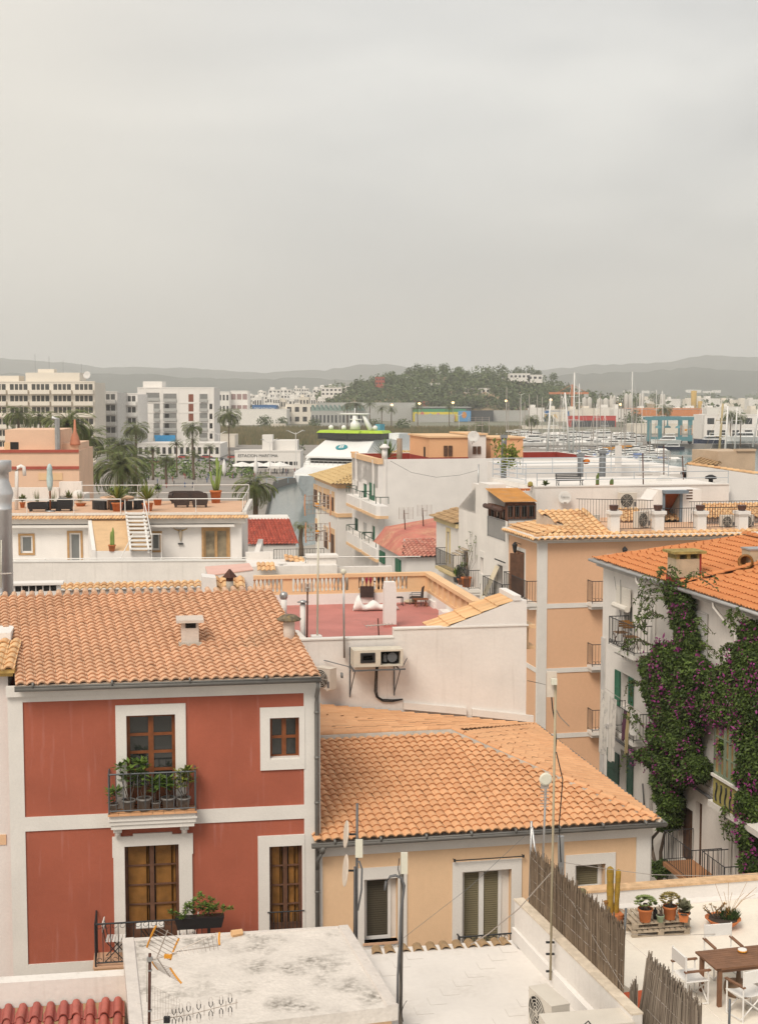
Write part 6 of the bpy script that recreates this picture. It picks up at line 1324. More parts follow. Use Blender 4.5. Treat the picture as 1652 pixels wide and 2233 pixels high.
def bush(lf,fl,c,r,n,nf,ls=.1,droop=.3):
 """leaf clumps on and in an ellipsoid, in villa coordinates"""
 for i in range(n):
  d=Vector((random.gauss(0,1),random.gauss(0,1),random.gauss(0,1))).normalized()*random.uniform(.62,1.08)
  p=Vector((c[0]+d.x*r[0],c[1]+d.y*r[1],c[2]+d.z*r[2]))
  if p.x>-.02:p.x=-random.uniform(.02,.1)
  lf.cur=random.random();lf.leaf(p,(random.gauss(-.03,.6)*ls,random.gauss(0,.6)*ls,random.gauss(-droop,.5)*ls),ls*.32)
 for i in range(nf):
  d=Vector((-abs(random.gauss(0,1)),random.gauss(0,1),random.gauss(0,1))).normalized()*random.uniform(.98,1.1);p0=Vector((c[0]+d.x*r[0],c[1]+d.y*r[1],c[2]+d.z*r[2]))
  for k in range(22):
   p=p0+Vector((random.gauss(0,.05),random.gauss(0,.11),random.gauss(-.1,.16)))
   if p.x>-.02:p.x=-.05
   fl.cur=random.random();fl.leaf(p,(random.gauss(0,.05),random.gauss(0,.06),random.gauss(0,.06)),.035)
def at(z,x,y,xx):p=RB.side(*z(x,y),xx);return p
def bough(label,blobs,sprays,stems,cat='bougainvillea'):
 t=thing('bougainvillea',label,cat,RB,group='bougainvilleas on the white villa');lf=MB();fl=MB();st=MB(True)
 for(z,x,y,wz,hz,nd,nf)in blobs:
  xx=-.75;c=at(z,x,y,xx);k={zM:.6235,zN:.4419}[z]
  dy=abs(at(z,x-wz,y,xx).y-at(z,x+wz,y,xx).y)/2;dz=abs(at(z,x,y-hz,xx).z-at(z,x,y+hz,xx).z)/2
  rx=.28 if z is zM and y<780 else .42;c=at(z,x,y,-rx-.02);f_=max(.4,1-rx*(90 if z is zM else 125)/wz);bush(lf,fl,(-rx-.02,c.y+(1-f_)*dy*.1,c.z),(rx,dy*f_,dz),int(nd*4.2),int(nf*.5))
 for(z,x0,y0,x1,y1,n)in sprays:
  a=at(z,x0,y0,-.5);b=at(z,x1,y1,-.7)
  for j in range(n):
   e=b+Vector((random.gauss(0,.1),random.gauss(0,.25),random.gauss(0,.2)));pts=[]
   for k in range(9):s=k/8;p=a.lerp(e,s)+Vector((-.25*sin(s*pi),0,.35*sin(s*pi)));pts.append(p)
   st.tube(pts,.008,3)
   for k in range(34):
    s=random.random();p=a.lerp(e,s)+Vector((-.25*sin(s*pi),0,.35*sin(s*pi)));lf.cur=random.random()*.6
    lf.leaf(p,(random.gauss(0,.05),random.gauss(0,.07),random.gauss(-.02,.05)),.03)
 for pts in stems:st.tube([at(z,x,y,-.3)for(z,x,y)in pts],.07,6,.04)
 st.build('stem',bark,t);lf.build('foliage',mat('bougainvillea_leaf',(.09,.14,.026),rough=.6,var=.4,vs=1.2,rnd=.9,rcol=(.016,.033,.008),fine=0,bump=0),t);fl.build('bracts',flower,t)
bough('huge bougainvillea cascading down the villa wall from the chimney, with magenta bracts',[(zM,1130,400,90,50,700,6),(zM,1150,480,100,90,900,10),(zM,1170,600,90,110,1100,14),(zM,1200,740,90,110,1100,8),(zM,1130,860,180,90,1900,22),(zM,1060,960,190,110,2400,24),(zM,1250,940,140,110,1900,20),(zM,1060,1100,170,120,2400,22),(zM,1240,1120,150,130,2200,26),(zM,1120,1240,190,90,2200,22),(zN,800,560,160,120,2200,12),(zN,980,620,160,160,2400,6),(zN,760,760,150,110,1900,14),(zN,900,850,190,120,2200,6),(zN,1100,850,110,120,1500,6),(zN,820,980,140,100,1700,4),(zN,850,1120,130,110,1700,3),(zN,860,1260,90,100,900,0),(zN,840,1350,60,60,350,0),(zN,640,720,50,60,300,8),(zN,780,1750,50,80,260,1)],[(zM,1120,440,880,540,6),(zM,1120,480,920,600,6),(zM,1100,420,900,400,4),(zM,1150,380,1040,320,4),(zM,1180,400,1390,380,4),(zM,1160,380,1160,320,3),(zM,1000,780,770,850,6),(zM,950,1050,830,1100,6),(zM,1060,600,900,650,6),(zM,1280,640,1340,700,3),(zM,1300,800,1370,830,4),(zN,640,640,480,330,3),(zN,620,780,420,900,2),(zN,620,480,560,400,3),(zM,930,700,930,640,4)],[[(zN,760,1900),(zN,700,1620),(zN,690,1480),(zN,760,1400),(zN,800,1300)],[(zN,770,1900),(zN,770,1600),(zN,800,1450),(zN,860,1250)],[(zN,900,900),(zM,1150,900),(zM,1180,600),(zM,1170,380)]])
bough('second bougainvillea at the picture edge, spilling over the glazed oriel',[(zM,1600,690,70,80,700,14),(zM,1590,820,90,80,1200,14),(zM,1560,950,130,90,1900,18),(zM,1620,900,120,150,2000,14),(zM,1420,1080,90,110,1500,18),(zM,1500,1060,160,120,2600,26),(zM,1620,1120,140,160,2600,22),(zM,1450,1220,140,70,1700,20),(zN,1300,260,120,110,1500,14),(zN,1420,330,150,130,2000,20),(zN,1560,450,140,200,2300,18),(zN,1620,750,130,250,2400,10),(zN,1560,900,60,120,700,4),(zN,1590,1150,90,160,1600,10),(zN,1600,1450,90,160,1500,10),(zN,1620,1700,80,120,900,4),(zN,1400,640,60,90,300,6)],[(zM,1560,720,1480,600,5),(zM,1540,820,1440,870,6),(zM,1500,940,1370,1060,6),(zN,1480,1300,1340,1300,4),(zN,1500,1400,1350,1440,4),(zN,1420,500,1330,440,3),(zM,1600,640,1500,640,4)],[])
# ================================================================ big white wall house with green shutters
BW=Frame(825,1002,98,11,z0=1.5)
bw=thing('shuttered_white_house','large white house with rounded balconies, green shutters and a long blank wall','house',BW)
gS=lambda x,y,xx=0.0:BW.side(*zG(x,y),xx);gF=lambda x,y,yy=0.0:BW.front(*zG(x,y),yy)
bt_=gF(757,345).z;yB=10.4;xB=BW.front(1312,1000).x
def gr(x0,x1,y0,y1):return rS(BW,*Z4(zG,x0,x1,y0,y1))
hol=[gr(645,672,490,630),gr(697,732,512,690),gr(580,608,478,640),gr(645,672,802,935),gr(712,732,828,1005),gr(580,608,768,912)]
w=MB();wallholes(w,mS(),0,yB,0,bt_,hol,.25);w.poly([(0,0,0),(xB,0,0),(xB,0,bt_),(0,0,bt_)]);w.poly([(0,0,bt_),(xB,0,bt_),(xB,.3,bt_),(0,.3,bt_)]);w.box(0,.3,bt_-2,.25,yB,bt_);w.box(0.02,yB,0,xB,yB+.3,bt_);w.box(xB,0,0,xB+.2,yB,bt_)
for x in(0.42,):w.box(x,-.05,1,x+.12,0,bt_+.0)
for(x,y)in((590,380),(715,440)):a=gS(x,y,-.1);w.box(-.12,a.y-.12,a.z-1.6,0,a.y+.12,a.z+.9)
w.build('wall',white2,bw)
w=MB();slab(w,mS(),-.1,yB,bt_-.32,bt_+.04,-.1,.3);w.box(-.1,yB-.3,bt_,.4,yB+.3,bt_+.12);w.build('coping',trimpeach,bw)
w=MB();w.poly([(.3,.3,bt_-1.4),(xB,.3,bt_-1.4),(xB,yB,bt_-1.4),(.3,yB,bt_-1.4)]);w.build('terrace_floor',terrafloor,bw)
w=MB();w.box(.27,yB-.04,bt_-1.4,xB,yB-.005,bt_-.03);w.box(xB-.05,.3,bt_-1.4,xB-.01,yB-.04,bt_-.03);w.build('painted_parapet',darkred,bw)
for i,h in enumerate(hol):
 g=MB();louvre(g,mS(),h[0],h[1],h[2],h[3],.1 if i not in(1,)else-.03,.1,.08);g.build('shutter',(green,green,MC['grey_shutter'],MC['grey_shutter'],green,greendk)[i],bw)
for(x0,x1,y0,y1)in((520,625,640,728),(630,745,690,782),(520,625,920,1028),(632,745,1008,1102)):
 a=gS(x0,y1,-.8);b=gS(x1,y1,-.8);zt_=gS(x1,y0,-.8).z;zb2=b.z
 n=5;pts=[(0,a.y),(-.55,a.y),(-.8,a.y-.25),(-.8,b.y+.25),(-.55,b.y),(0,b.y)]
 g=MB();g.prism(pts,zb2+.2,zb2+1.0 if zt_-zb2>.9 else zt_);g.build('balcony',white2,bw);g=MB();g.prism([(p[0]*1.05,p[1])for p in pts],zb2,zb2+.2);g.build('balcony_trim',trimpeach,bw)
 g=MB();q=[(x,y,zb2+1.0)for x,y in pts];rail(g,q,.45,3,.015,.025,None);g.build('balcony_railing',greendk,bw)
w=MB(True);a=gF(808,268);w.box(a.x-.18,.1,bt_,a.x+.18,.4,a.z);w.lathe((a.x,.25,a.z),[(.1,0),(.35,.05),(.36,.14),(.1,.35)],8);w.build('chimney',white2,bw)
w=MB(True);a=gF(912,190,3);w.tube([(a.x,3,bt_-1.4),(a.x,3,a.z)],.2,8);w.build('flue',concrete_:=mat('brown_flue',(.30,.22,.16)),bw)
def room(lab,z,x0,x1,yt,yb,yd,dep,m,band=None,win=None,name='rooftop_room'):
 a=BW.front(*z(x0,yt),yd);b=BW.front(*z(x1,yb),yd);t=thing(name,lab,'roof room',loc=BW.o+BW.e1*a.x+BW.e2*yd+Vector((0,0,bt_-1.4)),rot=BW.a)
 W=b.x-a.x;Hh=a.z-bt_+1.4;w=MB();w.box(0,0,0,W,dep,Hh);w.build('wall',m,t);w=MB();w.box(-.12,-.12,Hh,W+.12,dep+.1,Hh+.12);w.build('roof',trimpeach,t)
 if band:w=MB();w.box(-.03,-.03,0,W+.03,dep,band);w.build('painted_band',darkred,t)
 if win:
  q=rF(BW,*Z4(z,*win),yd);w=MB();mm=mF(-.02);louvre(w,mm,q[0]-a.x,(q[0]+q[1])/2-a.x-.03,q[2]-bt_+1.4,q[3]-bt_+1.4,-.02,.1,.08);louvre(w,mm,(q[0]+q[1])/2-a.x+.03,q[1]-a.x,q[2]-bt_+1.4,q[3]-bt_+1.4,-.02,.1,.08);w.build('shutter',wooddk,t)
 return t,W,Hh
t,W,Hh=room('orange rooftop room with a dark red base band and brown shutters',zG,1130,1413,185,340,2.2,6.5,peach2,1.4,(1235,1298,243,320))
w=MB();w.box(.05,1.2,.9,-.02,1.7,Hh-.7);w.build('window',dark,t)
room('white rooftop room beside the orange shuttered one, with a small dark window',zG,1413,1545,165,340,3.5,5,white2,None,(1448,1507,248,305))
room('long low orange rooftop room behind the tall grey flue',zH,540,805,112,270,5.0,4,peach2,None)
dish('big pale satellite dish between the orange and white rooftop rooms',BW,*zG(1455,178),1.5,.42,(-.2,-1,.15))
for i,(x,y,r_,h,k,lab)in enumerate(((820,335,.3,.4,'yucca','spiky plant behind the white wall chimney'),(1630,320,.25,.4,'bush','leafy potted plant at the wall top left of the tall flue'))):
 q=gF(x,y,1.0);potted('terrace_plant',lab,'potted plant',BW.o+BW.e1*q.x+BW.e2*1.0+Vector((0,0,bt_-.6)),r_,h,k,1.6,terrac,leafg,None,5,18,.3)
t=thing('terrace_table','small metal table with a red cloth by the dark red parapet','table',loc=BW.o+BW.e1*BW.front(*zH(985,250),7).x+BW.e2*7+Vector((0,0,bt_-1.4)),rot=BW.a);w=MB();w.box(-1,-.5,.7,1,.5,.74);w.build('table_top',iron,t)
for x in(-.9,.9):w=MB();w.box(x-.03,-.45,0,x+.03,.45,.7);w.build('leg',iron,t)
w=MB();w.box(-.1,-.5,.745,.9,.5,.8);solo('tablecloth','bright red cloth spread on the metal terrace table','cloth',w,mat('red_cloth',(.6,.03,.02)),loc=t.location,rot=BW.a)
LW=Frame(0,0,0,12,z0=1.5,pt=P(1130,1010,88))
lw=thing('white_roof_house','low white flat-roofed house behind the bench terrace, with a stepped parapet','house',LW)
w=MB();a=LW.front(*zH(738,400));b=LW.front(*zI(780,260));w.box(a.x,0,0,b.x,6,LW.front(*zI(500,262)).z);c_=LW.front(*zI(420,215),2);w.box(c_.x-2.4,2,0,c_.x+.5,5,c_.z);w.build('wall',white2,lw)
w=MB();a=LW.front(*zI(287,415),-1);b=LW.front(*zI(287,80),-1);w.box(a.x-.16,-1.2,2,a.x+.16,-.9,b.z);w.build('post',white2,lw)
PK=Frame(0,0,0,11,z0=1.5,pt=P(*zG(958,1062),82))
pk=thing('pink_roof_house','small white house with a faded red hip roof and green curtains below the blank wall','house',PK)
kS=lambda x,y,xx=0.0:PK.side(*zG(x,y),xx)
e0=PK.front(*zG(958,1062),-.3);t__=.24;x1_=PK.front(*zG(1210,1055),-.3).x+3;yl=kS(720,940,-.3).y
r1=PK.sY(*zG(942,925),-.3,e0.z,t__);r0=PK.sX(*zG(765,905),-.3,e0.z,t__);
w=MB();tiles(w,[(-.3,-.3,e0.z),(x1_,-.3,e0.z),(x1_,r1.y,r1.z),(r1.x,r1.y,r1.z)],(0,-1,-t__),.26,.36,.06);w.build('roof',tilePink,pk)
w=MB();w.poly([(-.3,-.3,e0.z),(r1.x,r1.y,r1.z),(r1.x,yl,r1.z+.2),(-.3,yl,e0.z)]);w.poly([(r1.x,r1.y,r1.z),(x1_,r1.y,r1.z),(x1_,yl,r1.z+.9),(r1.x,yl,r1.z+.2)]);w.build('painted_roof',mat('worn_red_roof',(.48,.17,.13),var=.2,vs=1,patch=.8,pcol=(.55,.36,.22),psc=.6,pth=.45,bump=.5,bs=6),pk)
w=MB();w.box(0,0,0,x1_-.3,yl-.3,e0.z-.08);w.build('wall',white2,pk)
for(x0,x1,y0,y1,m__)in((775,808,1010,1092,green),(893,925,1068,1165,green),(848,865,1060,1118,whitetrim)):
 q=rS(PK,*Z4(zG,x0,x1,y0,y1));g=MB();slab(g,mS(),q[0],q[1],q[2],q[3],-.12 if m__ is green else-.02,-.02 if m__ is green else 0);g.build('curtain' if m__ is green else 'window',m__,pk)
for(x,lab)in((945,'thin roof antenna with a square grid, left of two on the faded red roof'),(1080,'thin roof antenna with a square grid, right of two on the faded red roof')):
 q=PK.front(*zG(x+12,915),6);b=PK.front(*zG(x,735 if x<1000 else 715),6);wmast((x+12,x),700 if x>1000 else 715,918,6,lab,.035,[('grid',b.z-q.z,.45)],rust,z=zG,fr=PK)
wmast((1487,1492),380,600,4,'antenna with an orange centre on the white street house corner',.04,[('grid',3.6,.55)],steel,z=zG,fr=Frame(0,0,0,12,z0=3,pt=PBw(0,10,3)))
YB=Frame(0,0,0,11,z0=1.5,pt=P(*zG(457,545),110))
yb=thing('waterside_house','white house at the water with a sandy hip roof and brown shuttered windows','house',YB)
yS_=lambda x,y,xx=0.0:YB.side(*zG(x,y),xx);e0=YB.front(*zG(430,527),-.6);x1_=12;yl=yS_(245,455,-.6).y;t__=.36
ap_=YB.sY(*zG(575,368),-.6,e0.z,t__)
ap_=Vector((yl/2,yl/2,e0.z+(yl/2+.6)*.36));w=MB();tiles(w,[(-.6,-.6,e0.z),(x1_,-.6,e0.z),(x1_,ap_.y,ap_.z),tuple(ap_)],(0,-1,-t__),.30,.45,.07,n=6);tiles(w,[(-.6,-.6,e0.z),tuple(ap_),(-.6,yl+.3,e0.z)],(-1,0,-t__),.30,.45,.05,n=4);w.build('roof',mat('yellow_tile',(.55,.40,.20),rnd=.6,rcol=(.42,.28,.12),var=.1),yb)
w=MB();w.poly([(-.6,yl+.3,e0.z),tuple(ap_),(x1_,ap_.y,ap_.z),(x1_,yl+.3,e0.z)]);w.build('roof_back',MC['yellow_tile'],yb)
w=MB();w.box(0,0,0,x1_,yl,e0.z);w.build('wall',white2,yb)
w=MB();w.box(-.1,-.1,e0.z-.35,x1_,0,e0.z-.05);w.box(-.1,0,e0.z-.35,0,yl,e0.z-.05);z_=yS_(457,755).z;slab(w,mS(),0,yl,z_-.15,z_+.15,-.1,0);slab(w,mF(),0,x1_,z_-.15,z_+.15,-.1,0);z_=YB.front(*zG(500,1165)).z;w.box(0,-.1,z_-.7,x1_,0,z_);w.build('trim',trimpeach,yb)
for(x0,x1,y0,y1)in((287,313,560,690),(324,343,578,695),(355,376,590,715),(384,400,600,720),(418,434,618,748),(298,314,812,940),(362,388,868,985),(412,436,885,1048)):
 q=rS(YB,*Z4(zG,x0,x1,y0,y1));g=MB();surround(g,mS(),(q[0]-.15,q[1]+.15,q[2],q[3]+.45),q,-.04);g.build('window_surround',trimpeach,yb);g=MB();louvre(g,mS(),q[0],q[1],q[2],q[3],-.01,.12,.1);g.build('shutter',wooddk,yb)
RC=Frame(0,0,0,6,z0=1.5,pt=P(594,1187,105))
rc_=thing('red_roof_cottage','white cottage with a vivid red tile roof before the harbour water','house',RC)
a=RC.front(534,1187);b=RC.front(651,1187);w=MB();c_=RC.front(*zF(1003,572),4.0);d_=RC.front(*zF(1358,568),4.0)
tiles(w,[(a.x,-.2,a.z),(b.x,-.2,a.z),(d_.x+.0,4,c_.z),(c_.x,4,c_.z)],(.12,-1,-.3),.25,.36,.07);w.build('roof',tileRed,rc_)
w=MB();w.ext([(a.x,4,c_.z),(d_.x,4,c_.z),(d_.x,4,0),(a.x,4,0)],(0,4,0));w.box(a.x,0,0,b.x-.2,4,a.z-.1);w.box(a.x,4.4,c_.z,d_.x,4.5,c_.z+.1);w.box(d_.x-3.6,4,c_.z,d_.x-3.3,4.3,c_.z+1.0);w.build('wall',white2,rc_)
DP=Frame(0,0,0,8,z0=1.5,pt=P(620,1250,70))
dp=thing('low_roof_terrace','jumble of low white walls and an iron-railed yard below the palm','terrace',DP)
dF=lambda x,y,yy=0.0:DP.front(*zF(x,y),yy)
w=MB();a=dF(1030,845,3);b=dF(1222,845,3);w.box(a.x-.2,3,0,b.x,3.3,a.z);w.box(a.x-.2,0,0,b.x+3,3,dF(1230,930,1.5).z);a=dF(1325,890,2);b=dF(1475,930,2);w.ext([(a.x,2,0),(b.x,2,0),(b.x,2,b.z),(a.x,2,a.z)],(0,1.5,0));a=dF(1475,1020,1);b=dF(1552,970,1);w.box(a.x,1,0,a.x+4.5,1.3,b.z);c_=DP.front(*zG(445,1060),1);w.box(c_.x-1.4,.8,0,c_.x,1.6,c_.z);w.box(c_.x-1.5,.7,c_.z,c_.x+.1,1.7,c_.z+.12)
w.build('wall',white,dp)
w=MB();a=dF(1230,915,3.2);b=dF(1640,900,3.2);rail(w,[(a.x,3.2,a.z),(b.x,3.2,a.z)],0.6,.14,.009,.014,.05);a=DP.front(*zG(225,1135),1);b=DP.front(*zG(388,1135),1);rail(w,[(a.x,1.1,a.z),(b.x,1.1,a.z)],0.4,.14,.009,.014,.05);w.build('railing',iron,dp)
w=MB();a=dF(1320,893,1.9);b=dF(1490,920,1.9);tiles(w,[(a.x,1.7,a.z-.1),(b.x,1.7,b.z-.1),(b.x,2.8,b.z+.1),(a.x,2.8,a.z+.1)],(0,-1,-.2),.25,.5,.05);a=dF(1095,1000,-1);b=dF(1245,1010,-1);tiles(w,[(a.x,-1,a.z),(b.x,-1,a.z),(b.x,0,a.z+.3),(a.x,0,a.z+.3)],(0,-1,-.2),.25,.5,.05);w.build('tile_patch',tileC,dp)
acunit('small white air conditioner on the low wall below the little palm',DP.o+DP.e1*dF(1290,1020,.5).x+DP.e2*.5+Vector((0,0,dF(1290,1028,.5).z)),DP.a+.3,.45,.55,.3,white2)
# ================================================================ terrace house (left)
TH_=Frame(300,1113,82,3,z0=1.5)
th=thing('roof_terrace_house','white house with a large furnished roof terrace and white outside stairs','house',TH_)
tE=lambda x,y,yy=0.0:TH_.front(*zE(x,y),yy);tF=lambda x,y,yy=0.0:TH_.front(*zF(x,y),yy)
tz_=tE(700,592).z;xa=TH_.front(-40,1113).x;xb=tF(1005,500).x;pY=-8
fl_=tE(700,1068,0).z-.1
hs=[rF(TH_,*Z4(zE,195,310,808,972)),rF(TH_,*Z4(zE,655,762,782,1060)),rF(TH_,*Z4(zE,1428,1510,785,945)),rF(TH_,*Z4(zF,650,850,655,910))]
w=MB();wallholes(w,mF(),xa,xb-.3,0,tz_,hs,.2);w.poly([(xb-.3,0,0),(xb-.3,9,0),(xb-.3,9,tz_),(xb-.3,0,tz_)]);w.build('wall',white2,th)
w=MB();w.box(xa,-.3,tz_-.2,xb,9,tz_-.12);w.box(xa,-.35,tz_-.12,xb,-.2,tz_+.01);a=TH_.top(*zF(905,415),tz_);w.box(xb-.2,-.2,tz_-.12,xb,9,tz_+.1);w.build('terrace_slab',whitetrim,th)
w=MB();w.box(xa,-.3,tz_-.12,xb-.35,9,tz_-.02);w.build('terrace_floor',terrafloor,th)
for(x0,x1)in((xa,tE(1205,640).x),(tE(1370,640).x,xb+.1)):
 w=MB();tiles(w,[(x0,-.65,tE(700,655,-.65).z),(x1,-.65,tE(700,655,-.65).z),(x1,-.3,tz_-.16),(x0,-.3,tz_-.16)],(0,-1,-.5),.19,.3,.05);w.build('eave_tiles',tileC,th)
w=MB();w.box(xa,-.35,tz_-.62,xb-.05,0,tz_-.2);w.box(xa,-.5,tz_-.82,tE(845,700,-.5).x,0,tz_-.68);w.box(tE(1385,700,-.5).x,-.5,tz_-.82,tF(905,600,-.5).x,0,tz_-.68);w.build('eave_band',whitetrim,th)
for i,h in enumerate(hs):
 o=(h[0]-.12,h[1]+.12,h[2]-(.12 if i in(0,2)else 0),h[3]+.12)
 s=MB();surround(s,mF(),o,h,-.05);s.build('window_frame',oak,th);window(th,mF(),h,.1,2 if i==3 else 1,1,.1,oak if i==3 else white2,glass2 if i!=3 else mat('curtained_glass',(.22,.18,.12),rough=.2,var=.5,vs=2))
w=MB();a=tE(855,655,-.3);b=tE(1240,655,-.3);c_=tE(1395,958,-6.0);d_=tE(900,958,-6.0)
w.hexa([(d_.x,-6,d_.z-.12),(c_.x,-6,c_.z-.12),(b.x,-.3,a.z-.12),(a.x,-.3,a.z-.12)],[(d_.x,-6,d_.z),(c_.x,-6,c_.z),(b.x+.9,-.3,a.z),(a.x,-.3,a.z)]);w.build('sloped_roof',mat('sandy_tiles',(.62,.42,.24),var=.1,vs=2,patch=.3,pcol=(.5,.32,.18),bump=.3),th)
w=MB();w.hexa([(d_.x-.15,-6.1,fl_-1),(d_.x+.05,-6.1,fl_-1),(a.x,0,fl_-1),(a.x-.2,0,fl_-1)],[(d_.x-.15,-6.1,d_.z+.1),(d_.x+.05,-6.1,d_.z+.1),(a.x,0,a.z+.1),(a.x-.2,0,a.z+.1)]);w.box(d_.x,-6.05,fl_-1,c_.x+.2,-5.9,d_.z+.02);w.build('stair_wall',white2,th)
st_t=tE(1270,592,-.6);st_b=tE(1320,945,-6.2);w=MB();
for q in(-.48,.48):w.hexa([(st_b.x+q-.05,-6.3,st_b.z-.15),(st_b.x+q+.05,-6.3,st_b.z-.15),(st_t.x+q+.05,-.5,st_t.z-.2),(st_t.x+q-.05,-.5,st_t.z-.2)],[(st_b.x+q-.05,-6.3,st_b.z+.12),(st_b.x+q+.05,-6.3,st_b.z+.12),(st_t.x+q+.05,-.5,st_t.z+.05),(st_t.x+q-.05,-.5,st_t.z+.05)])
for k in range(10):s=k/9.5;p=st_t.lerp(st_b,s);w.box(p.x-.46,p.y-.5,p.z-.04,p.x+.7,p.y-.05,p.z+.03)
w.build('staircase',offwhite,th)
w=MB();q=.54;w.tube([(st_t.x-q,-.5,st_t.z),(st_t.x-q,-.5,st_t.z+.75)],.025,4);w.tube([(st_t.x+.0,-.5,st_t.z+.75),(st_t.x+q,-.5,st_t.z+.75),(st_b.x+q+.1,-6.2,st_b.z+.8),(st_b.x+q+.1,-6.2,st_b.z-.6)],.03,4);w.tube([(st_t.x+q,-.5,st_t.z),(st_t.x+q,-.5,st_t.z+.75)],.025,4)
w.tube([(st_b.x-1.5,-7,fl_+.1),(st_b.x-.3,-6.6,st_b.z+.9),(st_b.x+1.2,-6.6,st_b.z+.9),(st_b.x+1.2,-6.6,st_b.z-.6)],.028,4);w.build('stair_railing',offwhite,th)
a=tE(130,1092,pY);b=tF(1090,915,pY);pz_=b.z;w=MB();w.box(xa,pY,-.5,b.x,pY+.3,pz_);w.box(b.x-.3,pY+.3,-.5,b.x,2,pz_);w.box(b.x-.3,2,0,b.x,3.2,pz_);w.poly([(xa,pY+.3,fl_),(b.x,pY+.3,fl_),(b.x,0,fl_),(xa,0,fl_)]);w.build('parapet',white,th)
w=MB();w.box(xa,pY-.04,pz_+.001,b.x+.04,pY+.34,pz_+.07);w.build('coping',offwhite,th)
w=MB();w.tube([(xa,pY+.15,pz_+.16),(tF(560,905,pY).x+12,pY+.15,pz_+.16)],.028,4)
for k in range(8):x=xa+3+k*2;w.tube([(x,pY+.15,pz_),(x,pY+.15,pz_+.16)],.035,4)
w.build('parapet_rail',offwhite,th)
rh_=tE(700,465,-.4).z-tz_
w=MB();rail(w,[(xa,-.4,tz_),(st_t.x-.8,-.4,tz_)],rh_,3.2,.02,.028,None);rail(w,[(st_t.x+.8,-.4,tz_),(xb-.2,-.4,tz_),(xb-.2,8.8,tz_)],rh_,2.6,.02,.028,None);rail(w,[(tE(775,400,8.8).x,8.8,tz_),(xb-.2,8.8,tz_)],rh_*1.25,3.4,.02,.028,None,mid=[rh_*.65]);w.build('terrace_railing',offwhite,th)
thw=lambda x,y,z=None:TH_.o+TH_.e1*x+TH_.e2*y+Vector((0,0,tz_-.02 if z is None else z))
def tp(z,x,y):return TH_.top(*z(x,y),tz_-.02)
q=tF(460,690,-.05);t=thing('bull_skull','bull skull with long yellow horns mounted on the white wall','skull',loc=thw(q.x,-.02,q.z),rot=TH_.a);t.scale=(.5,)*3
w=MB(True);w.lathe((0,-.1,0),[(.1,.5),(.25,.3),(.22,.0),(.12,-.5),(.08,-.8),(.02,-.9)],8);w.build('skull',mat('bone',(.50,.42,.32),patch=.5,pcol=(.2,.15,.1)),t)
for s in(-1,1):w=MB(True);w.tube([(0,-.1,.35),(s*.4,-.1,.42),(s*.72,-.1,.55),(s*.82,-.1,.95)],.09,6,.02);w.build('horn',mat('horn',(.45,.28,.08)),t)
w=MB();w.box(-.3,-.25,-1.25,.3,0,-1.1);w.build('base',iron,t)
def lump(name,lab,cat,p,w_,d_,h_,m,seat=.5,group=None,rot=0.0):
 t=thing(name,lab,cat,loc=p,rot=TH_.a+rot,group=group);w=MB(True);w_*=.6;d_*=.62;h_*=.6
 w.smooth=False;w.hexa([(-w_*.42,-d_*.4,.12),(w_*.42,-d_*.4,.12),(w_*.45,d_*.45,.12),(-w_*.45,d_*.45,.12)],[(-w_/2,-d_/2,h_*seat),(w_/2,-d_/2,h_*seat),(w_/2,d_/2,h_*seat),(-w_/2,d_/2,h_*seat)]);w.build('seat',m,t)
 w=MB();n=8
 for s in(-1,1):w.hexa([(s*w_*.36,-d_/2,h_*seat),(s*w_/2,-d_/2,h_*seat),(s*w_/2,d_/2,h_*seat),(s*w_*.36,d_/2,h_*seat)],[(s*w_*.38,-d_/2,h_*.72),(s*w_*.48,-d_/2,h_*.72),(s*w_*.5,d_/2,h_*.9),(s*w_*.38,d_/2,h_*.9)])
 w.build('armrest',m,t);w=MB(True);w.ext([(-w_/2,d_*.28,h_*seat),(w_/2,d_*.28,h_*seat),(w_*.47,d_*.3,h_*.92),(w_*.36,d_*.32,h_),(-w_*.36,d_*.32,h_),(-w_*.47,d_*.3,h_*.92)],(0,d_*.2,0));w.smooth=False;w.build('backrest',m,t)
 for x in(-w_*.38,w_*.38):
  for y in(-d_*.36,d_*.38):w=MB();w.box(x-.05,y-.05,0,x+.05,y+.05,.13);w.build('leg',m,t)
 return t
q=tp(zF,495,445);lump('outdoor_sofa','brown rounded outdoor sofa facing the two matching armchairs','sofa',thw(q.x,q.y+.7),3.6,1.2,1.25,wicker)
for x,lab in((462,'brown wicker-look armchair left of its twin, back turned, before the brown sofa'),(615,'brown wicker-look armchair right of its twin, back turned, by the ribbed pot')):q=tp(zF,x,478);lump('armchair',lab,'chair',thw(q.x,q.y+.6),1.55,1.1,1.5,wicker,.4,'brown armchairs on the roof terrace',pi)
q=tp(zF,545,462);w=MB();w.box(-.3,-.25,.3,.3,.25,.34);[w.box(x-.03,-.2,0,x+.03,.2,.3)for x in(-.22,.22)];solo('coffee_table','dark low coffee table between the brown armchairs','table',w,iron,loc=thw(q.x,q.y+1.0),rot=TH_.a)
for x,y,w_,lab in((352,585,1.5,'low black lounge seat by the snake plants, leftmost on the terrace'),(604,582,1.1,'tall-backed black lounge seat right of the closed parasol'),(485,580,.85,'black cube seat under the closed parasol')):q=tp(zE,x,y);lump('lounge_seat',lab,'seat',thw(q.x,q.y+.6),w_*1.35,1.0,.95 if x!=604 else 1.3,blackp,.5,'black lounge seats on the roof terrace',pi)
t=thing('round_daybed','curved black lounge set with a round terracotta-coloured table top','lounge set',loc=thw(tp(zE,1085,575).x,tp(zE,1085,575).y+1.5),rot=TH_.a);t.scale=(.48,)*3
w=MB();n=14
